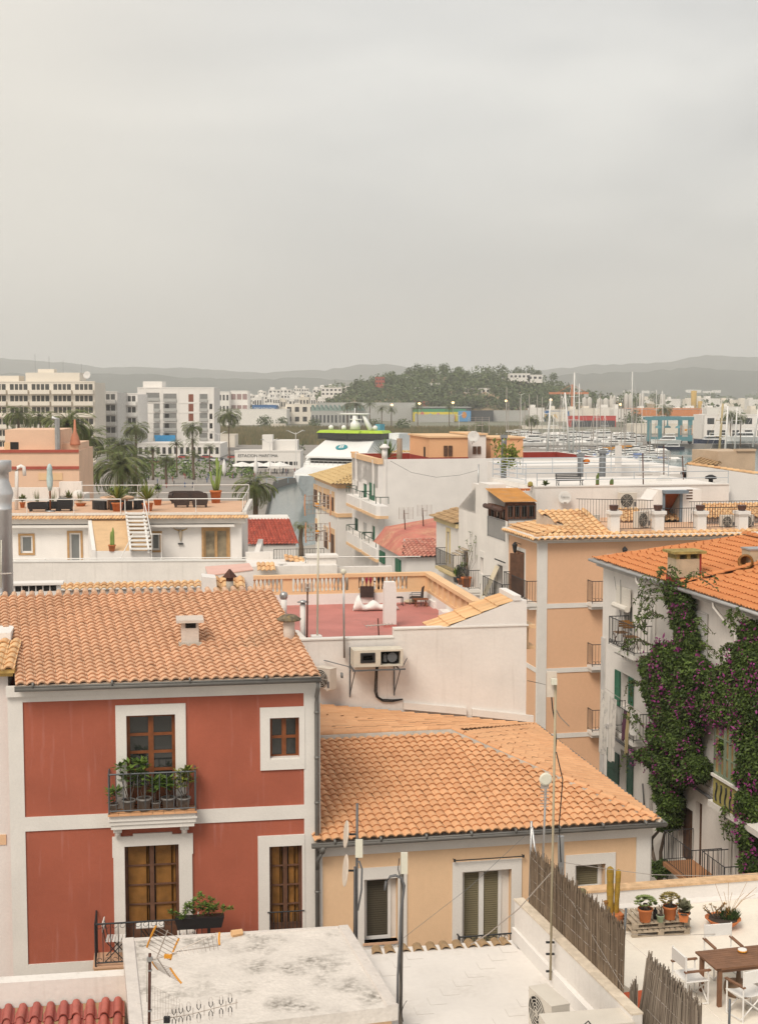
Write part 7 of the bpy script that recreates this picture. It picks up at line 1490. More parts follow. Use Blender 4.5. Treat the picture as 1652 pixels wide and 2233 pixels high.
for k in range(n):
 a0,a1=pi+pi*k/n,pi+pi*(k+.96)/n;[w.hexa([(cos(a0)*2.6,sin(a0)*1.7,0),(cos(a1)*2.6,sin(a1)*1.7,0),(cos(a1)*3.2,sin(a1)*2.1,0),(cos(a0)*3.2,sin(a0)*2.1,0)],[(cos(a0)*2.6,sin(a0)*1.7,1.1),(cos(a1)*2.6,sin(a1)*1.7,1.1),(cos(a1)*3.2,sin(a1)*2.1,1.1),(cos(a0)*3.2,sin(a0)*2.1,1.1)])for _ in(0,)if k%5]
w.build('seat',blackp,t);w=MB(True);w.lathe((-.1,0,0),[(1.2,0),(1.2,1.2),(2.1,1.25),(2.1,1.5),(1.9,1.55)],24);w.build('table_top',terrafloor,t)
plm=mat('snake_leaf',(.12,.15,.06),rnd=.7,rcol=(.25,.24,.10),bump=0)
for(z,x,y,r,h,k,ph,ls,m__,lab)in((zE,215,545,.3,.6,'yucca',.9,.6,plm,'square terracotta pot with a small grassy tuft by the white bent pipe'),(zE,358,530,.55,.3,'blades',1.6,1,plm,'terracotta trough of tall snake plants, left of the closed parasol'),(zE,500,530,.55,.3,'blades',1.6,1,plm,'terracotta trough of tall snake plants just behind the closed parasol'),(zE,765,530,.6,.35,'blades',1.7,1,plm,'terracotta trough of tall snake plants before the round white disc'),(zE,650,510,.4,.5,'yucca',1.1,.5,plm,'terracotta pot with a rounded yucca, between the snake plant troughs'),(zE,1110,578,.62,.95,'yucca',2.1,.6,leafyel,'large terracotta pot with a spiky yucca at the near railing'),(zE,1395,575,.6,.85,'yucca',2.3,.6,leafyel,'large terracotta pot with a spiky yucca right of the stair top'),(zE,1490,520,.5,.75,'bush',1.5,.7,leafg,'terracotta pot with broad dark leaves beside the brown sofa'),(zE,1170,430,.5,.3,'bush',1.2,.7,leafg,'bright green leafy plant behind the round table, left part'),(zE,1270,430,.5,.3,'bush',1.3,.7,leafg,'bright green leafy plant behind the round table, right part')):
 q=tp(z,x,y);potted('terrace_plant',lab,'potted plant',thw(q.x,min(q.y,8.2)),r,h,k,ph,terrac,m__,'potted plants on the roof terrace',5,14,ls).scale=(.55,)*3
q=tp(zF,748,440);t=potted('ribbed_pot_cactus','very tall branching cactus in a ribbed terracotta pot at the terrace corner','cactus',thw(q.x,q.y+.3),.36,.8,'none')
w=MB(True);X=lambda x,y:(tF(x,y,q.y+.3)-Vector((q.x,q.y+.3,tz_)))
for pts,r in(([(745,350),(762,200),(758,60)],.09),([(740,330),(718,260),(704,175)],.08),([(765,330),(782,240),(795,120)],.08),([(745,340),(735,300),(728,250)],.08),([(768,300),(765,180),(775,90)],.07)):w.tube([X(*p)for p in pts],r,7,r*.8)
w.build('stem',mat('tall_cactus',(.20,.27,.07),var=.25,vs=2,bump=.5),t)
q=tE(482,585,1.0);t=thing('closed_parasol','folded pale blue parasol standing on the roof terrace','parasol',loc=thw(tp(zE,484,580).x,1.0))
w=MB(True);zz0=tz_;w.tube([(0,0,0),(0,0,tE(480,140,1).z-zz0)],.05,6);w.build('pole',wood,t);w=MB(True);w.lathe((0,0,tE(480,380,1).z-zz0),[(.09,0),(.17,.3),(.19,.7),(.15,1.15),(.17,1.3),(.1,1.5),(.03,1.58)],9);w.build('canopy',mat('pale_blue_canvas',(.42,.52,.52),var=.15,vs=3),t);w=MB(True);w.lathe((0,0,0),[(.28,0),(.28,.06),(.05,.08)],12);w.build('base',steel,t)
w=MB(True);w.lathe((0,0,0),[(.36,0),(.36,.05)],20,axis=(0,-1,0));solo('white_disc','round white disc standing behind the snake plant troughs','disc',w,white2,loc=thw(tE(742,430,5).x,5,tE(742,430,5).z),rot=TH_.a)
w=MB(True);q=[tE(x,y,2.5)-Vector((tE(160,560,2.5).x,2.5,tz_))for x,y in((158,560),(160,200),(172,160),(200,148),(228,160),(235,240))];w.tube(q,.11,8);solo('bent_pipe','thick white hooked vent pipe rising behind the steel flue','pipe',w,white2,loc=thw(tE(160,560,2.5).x,2.5),rot=TH_.a)
w=MB();a=tE(110,330,9.5);b=tE(770,300,9.5);w.box(a.x-2,9.5,0,b.x,13,tz_+.3);w.box(a.x,9.4,0,tE(560,360,9.5).x,9.8,tE(300,355,9.5).z);w.box(tE(560,300,9.5).x,9.5,0,b.x,10,b.z);solo('boundary_wall','uneven white rooftop wall at the back of the furnished terrace','wall',w,white,fr=TH_)
potted('bonsai','little cloud-pruned bonsai on the lower white balcony','potted plant',thw(tE(175,1055,-6).x,-6,fl_),.17,.16,'rosette',.5,terrac,leafyel,None,5,14,.12)
w=MB();q=tE(1060,885,-5.9);
potted('stair_cactus','slim green cactus in terracotta pots at the foot of the sandy slope','cactus',thw(q.x,-6.0,tE(1060,955,-6).z),.2,.35,'cactus',1.0,terrac,MC['tall_cactus'],None,2,8,.075)
# ================================================================ banded orange building far left
OB=Frame(0,0,0,4,z0=1.5,pt=P(85,1000,132))
ob=thing('orange_banded_building','pale orange building with thin red bands and a box-like upper room','building',OB)
oA=lambda x,y,yy=0.0:OB.front(*zA(x,y),yy);xe=oA(523,700).x;w=MB();w.box(-12,0,0,xe,10,oA(300,665).z);a=oA(27,600);b=oA(395,528);w.box(a.x,.6,0,b.x,8,b.z);w.box(b.x,1.5,0,oA(520,615,1.5).x,9,oA(500,615,1.5).z);w.build('wall',mat('pale_peach_render',(.72,.48,.34),var=.06,vs=.5,streak=.2,scol=(.62,.42,.3)),ob)
w=MB();[slab(w,mF(),-12,xe,oA(300,y).z-.22,oA(300,y).z+.05,-.12,0)for y in(662,772)];w.build('painted_band',tileRed,ob)
w=MB();slab(w,mF(.6),oA(70,632,.6).x,oA(125,632,.6).x,oA(70,657,.6).z,oA(70,608,.6).z,-.02,0);w.build('window',dark,ob);w=MB();slab(w,mF(.6),oA(30,632,.6).x,oA(70,632,.6).x,oA(70,657,.6).z,oA(70,610,.6).z,-.06,-.02);q=OB.front(*zE(500,250));slab(w,mF(),q.x-1.3,q.x+.9,q.z-.33,q.z+.33,-.05,0);w.build('shutter',trimpeach,ob)
w=MB();a=oA(380,520,.3);w.tube([(a.x,.3,6),(a.x,.3,oA(380,455,.3).z),(oA(345,455,.3).x,.3,oA(380,450,.3).z)],.25,6);w.build('vent_pipe',steel,ob)
t=thing('ornament','orange cone-shaped ornament on the orange building parapet','ornament',loc=OB.o+OB.e1*oA(497,620,1.5).x+OB.e2*1.6+Vector((0,0,oA(497,628,1.5).z)));w=MB(True);w.lathe((0,0,0),[(.5,0),(.5,.15),(.35,.8),(.15,1.3),(.08,2.4)],10);w.build('body',mat('faded_orange',(.5,.2,.12)),t)
wire('thin cable sagging across the big blank white wall',[zG(845,355),zG(1000,440),zG(1180,475),zG(1350,460),zG(1480,425)],.012,greyp,[97.6,97.8,98,98.4,99])
wire('thin cable from the blank wall corner to the peach building',[zM(172,998),zM(240,1012),zM(288,1024)],.010,greyp,[44,50,59.5])
wire('string of tiny pale bunting lights sagging before the peach building',[zM(345,1160),zM(380,1230),zM(440,1290)],.02,whitetrim,[50,51,52])
wire('cable looped from the villa eave down to its first balcony',[zM(730,330),zM(745,450),zM(765,560),zM(775,640)],.008,greyp,[50.6,50.4,50.2,50.0])
ords=['first','second','third','fourth','fifth','sixth','seventh','eighth','ninth','tenth','eleventh','twelfth','thirteenth','fourteenth','fifteenth','sixteenth','seventeenth','eighteenth','nineteenth','twentieth']
# ================================================================ ground, water, hills
LZ=1.5
def gp(u,v,z=LZ):p=G(u,v,z);return(p.x,p.y)
landm=mat('town_ground',(.34,.31,.27),var=.15,vs=.03,bump=0);pave=mat('quay_paving',(.27,.245,.22),var=.1,vs=.2,bump=0)
w=MB();w.prism([(-400,-80),(400,-80),(400,168),gp(1140,1120),gp(560,1206),(-400,168)],-2,LZ);struct('town_ground',w,landm)
p3=gp(668,1031)
w=MB();w.prism([(-400,168.01),gp(556,1206),gp(596,1050),p3,(p3[0]+110,p3[1]+182),(430,507),(430,620),(-60,620),(-400,620)],-2,LZ-.02);struct('quay',w,pave)
w=MB();w.box(-6000,619,-3,6000,13000,LZ-.04);struct('land',w,mat('plain',(.17,.17,.12),var=.3,vs=.01,bump=0,patch=.8,pcol=(.30,.27,.22),psc=.02))
m_=mat('harbour_water',(.085,.125,.125),rough=.16,var=.1,vs=.05,bump=.9,bs=1.1,spec=.5,fine=0)
w=MB();w.poly([(-1500,100,0),(1500,100,0),(1500,700,0),(-1500,700,0)]);struct('water',w,m_)
def ridge_mesh(name,Y,D,pts,m,nx=130,ny=10,rough=6,z0=LZ):
 """hill range: skyline pts (u, v) at depth Y, sloping to the plain over D metres on both sides"""
 w=MB(True);xs=[P(u,v,Y)for u,v in pts];x0,x1=xs[0].x,xs[-1].x;rg=random.Random(name)
 def sk(x):
  for a,b in zip(xs[:-1],xs[1:]):
   if a.x<=x<=b.x:t=(x-a.x)/(b.x-a.x);t=t*t*(3-2*t)*.5+t*.5;return a.z+(b.z-a.z)*t
  return xs[-1].z
 for j in range(ny+1):
  t=j/ny;f=sin(pi*t)**.8 if 0<t<1 else 0
  for i in range(nx+1):
   x=x0+(x1-x0)*i/nx;w.v.append((x*(1+(t-.5)*D/Y),Y+(t-.5)*D,(z0-3)+(sk(x)-z0)*f+(rg.uniform(-rough,rough)if 0<t<1 else 0)))
 for j in range(ny):
  for i in range(nx):a=j*(nx+1)+i;w.f.append((a,a+1,a+nx+2,a+nx+1));w.r.append(.5)
 return struct(name,w,m)
hm=mat('wooded_hill',(.05,.062,.05),var=.35,vs=.006,bump=0,patch=.8,pcol=(.16,.13,.09),psc=.004,pth=.58,fine=.2)
ridge_mesh('hills',6500,2600,[(-400,790),(0,779),(110,788),(230,799),(390,801),(560,812),(700,806),(800,793),(830,791),(870,798),(980,812),(1180,806),(1300,795),(1390,792),(1480,784),(1530,774),(1600,777),(2000,785)],hm,rough=5)
h2=ridge_mesh('hills',4200,1300,[(-300,800),(0,812),(160,815),(300,812),(420,822),(560,826),(640,822),(740,826),(900,830),(1100,832),(1240,815),(1420,806),(1520,800),(1600,806),(1900,812)],hm,rough=4)
HY=1150
hill=ridge_mesh('hill',HY,440,[(690,862),(735,848),(800,832),(880,818),(960,812),(1060,815),(1150,822),(1200,838),(1260,858),(1330,866),(1450,876)],mat('dry_hill',(.34,.24,.15),var=.3,vs=.02,bump=0,patch=.9,pcol=(.06,.08,.03),psc=.02,pth=.42),rough=1)
from mathutils.bvhtree import BVHTree
bv=BVHTree.FromPolygons([v.co for v in hill.data.vertices],[p.vertices for p in hill.data.polygons])
bv2=BVHTree.FromPolygons([v.co for v in h2.data.vertices],[p.vertices for p in h2.data.polygons])
def onhill(u,v):
 h=bv.ray_cast(EYE,ray(u,v).normalized());return h[0]if h[0]is not None else None
def crown(w,c,r,h,n,s,cone=.0):
 for i in range(n):
  d=Vector((random.gauss(0,1),random.gauss(0,1),random.gauss(0,1))).normalized();k=random.uniform(.55,1.05);q=1-cone*max(0,d.z)
  p=(c[0]+d.x*r*k*q,c[1]+d.y*r*k*q,c[2]+d.z*h*k);w.cur=random.random();a=Vector((random.gauss(0,1),random.gauss(0,1),random.gauss(0,.6)))*s*.6
  w.leaf(p,a,s*.5)
pinem=mat('pine_crown',(.135,.17,.07),rough=.8,var=.2,vs=.05,rnd=.9,rcol=(.05,.075,.035),fine=0,bump=0)
w=MB();rg=random.Random(5);n=0
while n<620:
 u=rg.uniform(695,1400);v=rg.uniform(812,894);p=onhill(u,v)
 if p is None or p.y>HY+60:n+=.2;continue
 n+=1
 if(1000<u<1090 and 866<v<880)or(u<900 and 876<v<886 and rg.random()<.6)or rg.random()<.08:continue
 r=rg.uniform(3,6.5);crown(w,(p.x,p.y,p.z+r*.7),r,r*.95,95,1.5)
o=w.build('hillside_wood',pinem);tag(o,'dense green pine wood covering the mid-distance hill','wood',None,'stuff')
w=MB();rg=random.Random(6)
for i in range(430):
 Y=rg.uniform(900,3600);u=rg.uniform(-20,1680);x=(u-CX)/FPX*Y;r=rg.uniform(3,6)*(1+Y/4000);crown(w,(x,Y,LZ+r*.7),r,r*.8,34,r*.5)
o=w.build('plain_trees',pinem);tag(o,'scattered dark trees across the far plain and town','trees',None,'stuff')
def tree(label,p,h,r,group=None,n=420,cone=.3):
 t=thing('tree',label,'tree',loc=p,group=group);w=MB(True);w.tube([(0,0,-.3),(0,0,h*.55)],h*.03+.05,6,h*.015);w.build('trunk',bark,t)
 w=MB();[crown(w,(random.uniform(-.45,.45)*r,random.uniform(-.4,.4)*r,h-r*random.uniform(.7,1.25)),r*.62,r*.6,n//5,r*.17,cone)for _ in range(5)];w.build('crown',pinem,t);return t
sk=[(893,815,'leftmost of the pines breaking the hill skyline'),(918,802,'second pine from the left on the hill skyline'),(941,812,'broad pine in the left skyline group on the hill'),(964,803,'tall pine in the left skyline group on the hill'),(1000,812,'small pine on the hill skyline before the palms'),(1098,806,'tallest round pine on the hilltop, left of the hilltop villa'),(1132,812,'flat-topped pine beside the hilltop villa'),(1155,811,'spreading pine right of the hilltop villa'),(1175,820,'pine right of the hilltop, where the skyline drops'),(1205,826,'pine on the falling right skyline of the hill'),(1065,816,'low pine left of the tallest hilltop pine')]
for i,(u,v,lab)in enumerate(sk):
 Y=HY-15;q=P(u,v,Y);hh=(14,19,13,16,9,18,15,15,12,12,10)[i];tree(lab,(q.x,q.y,q.z-hh+6),hh,hh*.38,'pines on the hill skyline')
for(u,v,Y,h,r,lab)in((875,937,640,8,5,'round green tree behind the ferry, at the edge of the reed field'),(1380,905,760,11,8,'wide dark tree in the boatyard, left of the blue boat hoist'),(1430,885,1500,20,9,'dark cypress clump beyond the silos'),(1545,868,1900,22,15,'large lone tree far out on the plain'),(577,922,720,8,5,'bushy tree left of the long warehouse wall'),(612,922,720,7,4,'second bushy tree by the long warehouse wall'),(685,922,700,7,4,'small tree before the green saw-tooth warehouse'),(820,925,690,7,5,'small tree to the right of the saw-tooth warehouse'),(1520,912,800,7,4,'bush by the orange-roofed shed'),(1190,912,900,7,5,'tree by the petrol station'),(640,972,420,5,4,'dark shrub beside the terminal and the ferry bow')):
 q=P(u,v,Y);tree(lab,(q.x,q.y,LZ),h,r)
def palm_parts(r,nf,droop,seed):
 rg=random.Random(seed);w=MB()
 for i in range(nf):
  a=rg.uniform(0,6.283);e=rg.uniform(-.55,1.45);L=r*rg.uniform(.85,1.1);pts=[];x=z=0;an=e;m=9
  for k in range(m+1):
   pts.append(Vector((x*cos(a),x*sin(a),z)));x+=cos(an)*L/m;z+=sin(an)*L/m;an-=droop*rg.uniform(.8,1.2)/m*(1+k*.18)
  w.cur=rg.random();w.tube([pts[0],pts[4],pts[9]],r*.008,3)
  for k in range(1,m+1):
   d=(pts[k]-pts[k-1]).normalized();sd=d.cross(Vector((0,0,1)));sd=sd.normalized()if sd.length>.01 else Vector((1,0,0))
   for s in(-1,1):
    for f_ in(0,.33,.66):
     b=pts[k-1].lerp(pts[k],f_);ll=r*.23*(1-(k/(m+2))**2*.6);w.cur=rg.random();w.leaf(b,(sd*s*.8+d*.55+Vector((0,0,-.25)))*ll,r*.011,Vector((0,0,1)))
 return w
pal={}
def palm(label,u,v,Y,r,kind='date',zb=LZ,tr=.28,group='palm trees along the harbour front'):
 q=P(u,v,Y);t=thing('palm_tree',label,'palm tree',loc=(q.x,q.y,zb),group=group);h=q.z-zb
 w=MB(True);k=10;w.tube([(.05*sin(i*.9),.04*sin(i*.7),h*i/k)for i in range(k+1)],tr,8,tr*.75);w.ball((0,0,h-r*.08),tr*1.7,tr*1.7,r*.14,9,6);w.build('trunk',palmtrunk,t)
 if kind not in pal:pal[kind]=palm_parts(1.0,*{'date':(80,1.25,1),'fan':(48,.8,2),'thin':(15,1.7,3)}[kind]).build('fronds',palmleaf,t)
 o=pal[kind]
 if o.parent is not t:o=o.copy();COL.objects.link(o);o.parent=t
 o.location=(0,0,h);o.scale=(r,r,r*.95);o.rotation_euler=(0,0,random.uniform(0,6));return t
pn=[(264,1018,150,4.1,'date','largest feathery palm rising behind the terrace railing'),(264,975,230,3.4,'date','palm just behind and above the largest feathery palm'),(40,905,250,3.3,'date','palm before the cream apartments at the far left'),(88,912,270,3.0,'date','smaller palm next to the far left one'),(150,925,165,3.7,'date','dark full palm right behind the orange banded building'),(192,960,190,3.4,'date','drooping palm right of the orange banded building'),(296,936,270,3.1,'date','tall palm before the white apartment block corner'),(419,933,310,2.8,'date','palm standing before the brown-panelled white block'),(499,906,360,3.9,'date','tallest slender palm on the quay, alone against the reed field'),(385,968,315,1.9,'fan','short fan palm on the promenade, left of a pair'),(421,962,318,2.0,'fan','upper of two overlapping fan palms on the promenade'),(422,990,300,1.9,'fan','lower of two overlapping fan palms on the promenade'),(457,976,320,1.7,'fan','short fan palm nearest the terminal'),(333,982,300,1.9,'fan','short fan palm right of the largest feathery palm'),(362,1002,285,2.2,'date','low wide palm above the promenade awnings'),(556,1062,122,2.35,'date','bushy palm beside the furnished roof terrace and the water'),(656,1147,160,1.75,'thin','small thin palm standing at the water edge')]
for(u,v,Y,r,k,lab)in pn:palm(lab,u,v,Y,r,k,tr=.17 if Y>300 else .28)
for i,(u,v,Y)in enumerate(((757,888,760),(777,883,765),(806,881,768),(832,891,760),(853,893,770),(910,889,780),(979,889,790),(786,892,900))):palm('palm behind the ferry in the roadside row, %s from the left'%['first','third','fourth','fifth','sixth','seventh','last','second'][i],u,v,Y,3.9,'fan',group='roadside palms behind the ferry')
for(u,v,Y,r,lab)in((1010,940,380,2.9,'palm rising behind the orange rooftop room, left of the dish'),(1050,930,430,3.0,'palm between the masts over the rooftops'),(1158,915,560,3.8,'palm at the corner of the dark warehouse'),(1448,893,640,4.4,'palm above the blue boat hoist'),(1592,905,560,4,'palm right of the boatyard beside the pale mast'),(1614,912,480,2.6,'small palm at the right edge of the boatyard'),(895,868,1150,3.5,'distant palm on the wooded hill slope')):palm(lab,u,v,Y,r,tr=.2)
def block(label,u0,u1,vt,Y,dep,m,floors=0,wm=None,ang=0,vb=None,name='house',cat='house',group=None,cols=0,roof=None,tw=.55,th_=.5,extra=None,zb=None):
 a=P(u0,vt,Y);b=P(u1,vt,Y);fr=Frame(0,0,0,ang,z0=LZ if zb is None else zb,pt=a);W=(b.x-a.x)/cos(R(ang));Hh=fr.front(u0+.01,vt).z
 t=thing(name,label,cat,fr,group=group);w=MB();w.box(0,0,-2,W,dep,Hh);w.box(-.1,-.1,Hh,W+.1,.2,Hh+.35)
 if extra:w.box(W*extra[0],dep*.2,Hh,W*extra[1],dep*.7,Hh+extra[2])
 w.build('wall',m,t)
 if roof:w=MB();w.box(-.4,-.4,Hh+.36,W+.4,dep+.3,Hh+.55);w.build('roof',roof,t)
 if floors:
  fh=Hh/floors;cols=cols or max(1,int(W/4.5));cw=W/cols
  for j in range(floors):
   for i in range(cols):w=MB();x=cw*(i+.5);w.box(x-cw*tw/2,-.05,fh*j+fh*.25,x+cw*tw/2,.0,fh*j+fh*(.25+th_));w.build('window',wm or glass,t)
 return t,fr,W,Hh
wf=mat('far_white',(.74,.71,.67),var=.04,vs=.05,bump=0,fine=0);cf=mat('far_cream',(.72,.66,.57),var=.05,vs=.05,bump=0,fine=0);gf=mat('far_grey',(.40,.40,.38),var=.08,vs=.05,bump=0,fine=0);of=mat('far_orange',(.6,.22,.08),bump=0);bf=mat('far_blue',(.03,.13,.33),bump=0,var=.05);dkf=mat('far_dark',(.06,.065,.07),bump=0)
def flats(label,u0,u1,vt,Y,m,nf,bays,ang=0,vstep=25,gap=.2):
 t,fr,W,Hh=block(label,u0,u1,vt,Y,18,m,0,ang=ang,name='apartment_block',cat='apartment block');fh=vstep*px(Y);bw_=W/bays
 for j in range(nf):
  z=Hh-fh*(j+1)+fh*.0
  for i in range(bays):
   x0=bw_*i+bw_*gap*.5;x1=bw_*(i+1)-bw_*gap*.5
   w=MB();w.box(x0,-.04,z+fh*.35,x1,0,z+fh*.86);wd2=w.build('window',mat('shaded_glass',(.07,.07,.065),bump=0,fine=0),t);w=MB();[w.box(x0+(x1-x0)*k/4-.12,-.1,z+fh*.35,x0+(x1-x0)*k/4+.12,-.04,z+fh*.86)for k in(1,2,3)];w.build('frame',m,wd2)
   w=MB();w.box(x0-.3,-1.5,z,x1+.3,0,z+fh*.36);w.build('balcony',m,t)
 return t,fr,W,Hh
t,fr,W,Hh=flats('long cream apartment block with stacked balconies at the far left',-30,205,834,375,cf,6,5,2)
w=MB();w.box(W*.35,2,Hh,W*.85,12,Hh+2.6);w.box(W*.05,3,Hh,W*.28,10,Hh+1.8);w.box(W*.45,4,Hh+2.6,W*.6,8,Hh+3.6);w.build('penthouse',cf,t)
w=MB();[w.tube([(W*q,5,Hh+2),(W*q,5,Hh+2+h)],.04,4)for q,h in((.42,5.5),(.55,5),(.68,4),(.85,3))];w.build('roof_antenna',steel,t)
dish('big white dish on the cream apartment roof',Frame(190,818,372,0,z0=LZ),190,818,0,1.0,arm=False)
flats('narrow grey-white block of recessed balconies between the cream and the white blocks',205,256,856,400,mat('far_pale',(.55,.53,.50),bump=0,fine=0),5,1,0,24)
flats('white block with curved balcony bands, beside the plain white block',256,300,860,415,wf,4,1,0,24)
t,fr,W,Hh=block('white five-storey block with brown panels and open loggias',300,467,847,443,16,wf,0,name='apartment_block',cat='apartment block',extra=(.05,.3,2.2));AX=lambda x,y:fr.front(*zA(x,y))
for xs,ys in(((968,1055),[282]),((1080,1168),[288,352,416,482,546]),((1016,1057),[354,418,482,546]),((1320,1372),[290,352,416,480,546])):
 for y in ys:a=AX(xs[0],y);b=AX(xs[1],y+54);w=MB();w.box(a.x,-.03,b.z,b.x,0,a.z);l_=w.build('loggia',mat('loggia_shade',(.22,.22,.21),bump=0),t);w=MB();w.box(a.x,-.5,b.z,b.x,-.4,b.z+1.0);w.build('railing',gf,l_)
for y in(292,356,420):a=AX(1246,y);b=AX(1279,y+50);w=MB();w.box(a.x,-.05,b.z,b.x,0,a.z);w.build('panel',mat('brown_panel',(.22,.07,.04),bump=0),t)
for x in(1090,1385):
 for y in(365,430,492,560):a=AX(x,y);w=MB();w.box(a.x,-.05,a.z-1.2,a.x+1.3,0,a.z+.4);w.build('window',dark,t)
w=MB();[w.box(AX(x,300).x-.25,-.12,0,AX(x,300).x+.25,0,Hh)for x in(960,1065,1175,1312,1378,1408)];[w.box(0,-.1,AX(1100,y).z-.2,W,0,AX(1100,y).z+.1)for y in(348,412,478,542)];w.build('trim',wf,t)
w=MB();a=AX(1020,565);w.ext([(a.x,0,a.z),(a.x+6.5,0,a.z),(a.x+7,-3,a.z-3),(a.x+1,-3,a.z-3)],(0,0,.15));w.build('awning',mat('blue_awning',(.03,.25,.5),bump=0),t)
block('long low white annexe with shop windows below the brown-panelled block',300,480,968,405,20,wf,1,cols=14,name='shop_building',cat='shop')
t,fr,W,Hh=block('white low ferry terminal lettered over its terrace awnings',512,655,985,345,14,wf,0,name='ferry_terminal',cat='terminal')
w=MB();w.box(7,4,Hh,W-1,12,Hh+2.6);w.box(6.5,2,Hh,9,6,Hh+4);w.build('upper_floor',wf,t);txt(t,'ESTACION MARITIMA',1.0,(W*.35,-.05,Hh-1.0),m=dkf,ext=.03)
for i in range(6):w=MB();x=W*.55+i*W*.07;w.box(x,-.04,.8,x+.8,0,Hh-2.4);w.build('window',glass,t)
w=MB();w.box(.5,-.04,.1,W*.5,0,Hh*.45);w.build('opening',dark,t)
for i,(u,r)in enumerate(((528,3.2),(560,3.2),(588,3.0),(610,2.8))):
 q=P(u,1008,326);t=thing('cafe_parasol','square white cafe parasol before the terminal, %s from the left'%['first','second','third','last'][i],'parasol',loc=(q.x,q.y,LZ),group='open cafe parasols');h=q.z-LZ;w=MB();w.lathe((0,0,h-.9),[(r*1.0,0),(r*1.02,.05),(.1,1.0)],4);w.build('canopy',fabricw,t);w=MB();w.tube([(0,0,0),(0,0,h)],.07,5);w.build('pole',steel,t)
for i,(u,v)in enumerate(((489,1001),(558,995))):q=P(u,1022,300);h=P(u,v,300).z-LZ;t=thing('closed_parasol','tall folded white parasol on the quay, %s'%['left of the cafe','before the terminal'][i],'parasol',loc=(q.x,q.y,LZ));w=MB(True);w.lathe((0,0,1),[(.15,0),(.5,1),(.4,h*.5),(.05,h-1)],8);w.build('canopy',fabricw,t);w=MB();w.tube([(0,0,0),(0,0,1.1)],.06,5);w.build('pole',steel,t)
pm=[mat('person_%d'%i,c,bump=0,var=.1)for i,c in enumerate([(.10,.10,.14),(.5,.46,.42),(.30,.08,.07),(.07,.12,.25),(.06,.06,.06)])]
def person_mb():
 w=MB(True);w.tube([(-.1,0,0),(-.1,.02,.45),(-.06,0,.85)],.07,6,.1);w.tube([(.1,.1,0),(.1,.0,.45),(.06,0,.85)],.07,6,.1);w.lathe((0,0,.8),[(.15,0),(.17,.1),(.14,.3),(.2,.55),(.1,.66),(.055,.7),(.1,.78),(.11,.88),(.05,.97)],8);w.tube([(-.2,0,1.36),(-.27,.03,1.05),(-.24,-.08,.82)],.05,5,.035);w.tube([(.2,0,1.36),(.27,.03,1.05),(.24,-.08,.82)],.05,5,.035);return w
pr_=None;rg=random.Random(3);spots=[(rg.uniform(270,480),rg.uniform(1040,1066))for _ in range(24)]+[(rg.uniform(560,655),rg.uniform(1030,1038))for _ in range(26)]+[(rg.uniform(470,560),rg.uniform(1036,1048))for _ in range(12)]
pms=[person_mb().build('person',m)for m in pm]
for i,(u,v)in enumerate(spots):
 q=G(u,v,LZ);o=pms[i]if i<5 else pms[i%5].copy()
 if i>=5:COL.objects.link(o)
 o.location=(q.x,q.y,LZ);o.scale=(.62,)*3;o.rotation_euler=(0,0,rg.uniform(0,6));zone='beside the ferry terminal' if u>560 else 'on the open quay below the cafe' if u>470 else 'on the palm promenade'
 tag(o,'tiny figure in %s standing %s'%(['dark blue','pale beige','dark red','blue','black'][i%5],zone),'person','people in %s %s'%(['dark blue','beige','red','blue','black'][i%5],zone))
w=MB();rg=random.Random(8)
for i in range(70):u=rg.uniform(250,560);v=rg.uniform(1012,1046);q=G(u,v,LZ);r=rg.uniform(.8,1.7);crown(w,(q.x,q.y,LZ+r*.6),r,r*.8,50,.5)
o=w.build('promenade_shrubs',leafg);tag(o,'clipped shrubs and planting beds along the palm promenade','shrubs',None,'stuff')
cm=[mat('car_paint_%d'%i,c,rough=.3,bump=0,var=0,fine=0)for i,c in enumerate([(.6,.6,.6),(.05,.05,.06),(.25,.27,.3),(.35,.05,.04)])];cs=[]
for m in cm:
 t=thing('parked_car','x','car',loc=(0,0,0));w=MB();w.ext([(-2.1,-.85,.35),(2.1,-.85,.35),(2.15,-.85,.8),(1.2,-.85,.95),(-1.9,-.85,.95),(-2.15,-.85,.75)],(0,1.7,0));w.build('body',m,t);w=MB();w.hexa([(-1.8,-.8,.95),(1.2,-.8,.95),(1.2,.8,.95),(-1.8,.8,.95)],[(-1.3,-.65,1.45),(.5,-.65,1.45),(.5,.65,1.45),(-1.3,.65,1.45)]);w.build('cabin',glass,t)
 for x in(-1.3,1.35):
  for y in(-.85,.85):w=MB();w.lathe((x,y,.33),[(.33,-.1),(.33,.1)],10,axis=(0,1,0));w.build('wheel',blackp,t)
 cs.append(t)
for i in range(16):
 u=300+i*14+rg.uniform(-4,4);q=G(u,rg.choice([1000,1006,1012]),LZ);t=cs[i]if i<4 else copy_tree(cs[i%4]);t.location=(q.x,q.y,LZ);t.scale=(.75,)*3;t.rotation_euler=(0,0,rg.uniform(-.3,.3));cn=['silver','black','grey','red'][i%4];tag(t,'%s car parked behind the promenade palms, %s of its colour from the left'%(cn,ords[i//4]),'car','cars parked behind the promenade')
w=MB()
for i in range(10):w.box(gp(575,1040)[0]+i*2.2,290,LZ,gp(575,1040)[0]+i*2.2+.1,290.1,LZ+1.2)
w.box(gp(575,1040)[0],290,LZ+1.1,gp(575,1040)[0]+20,290.1,LZ+1.2);solo('quay_barrier','pale blue barrier rail along the quay by the ferry','barrier',w,mat('pale_blue',(.3,.42,.5),bump=0))
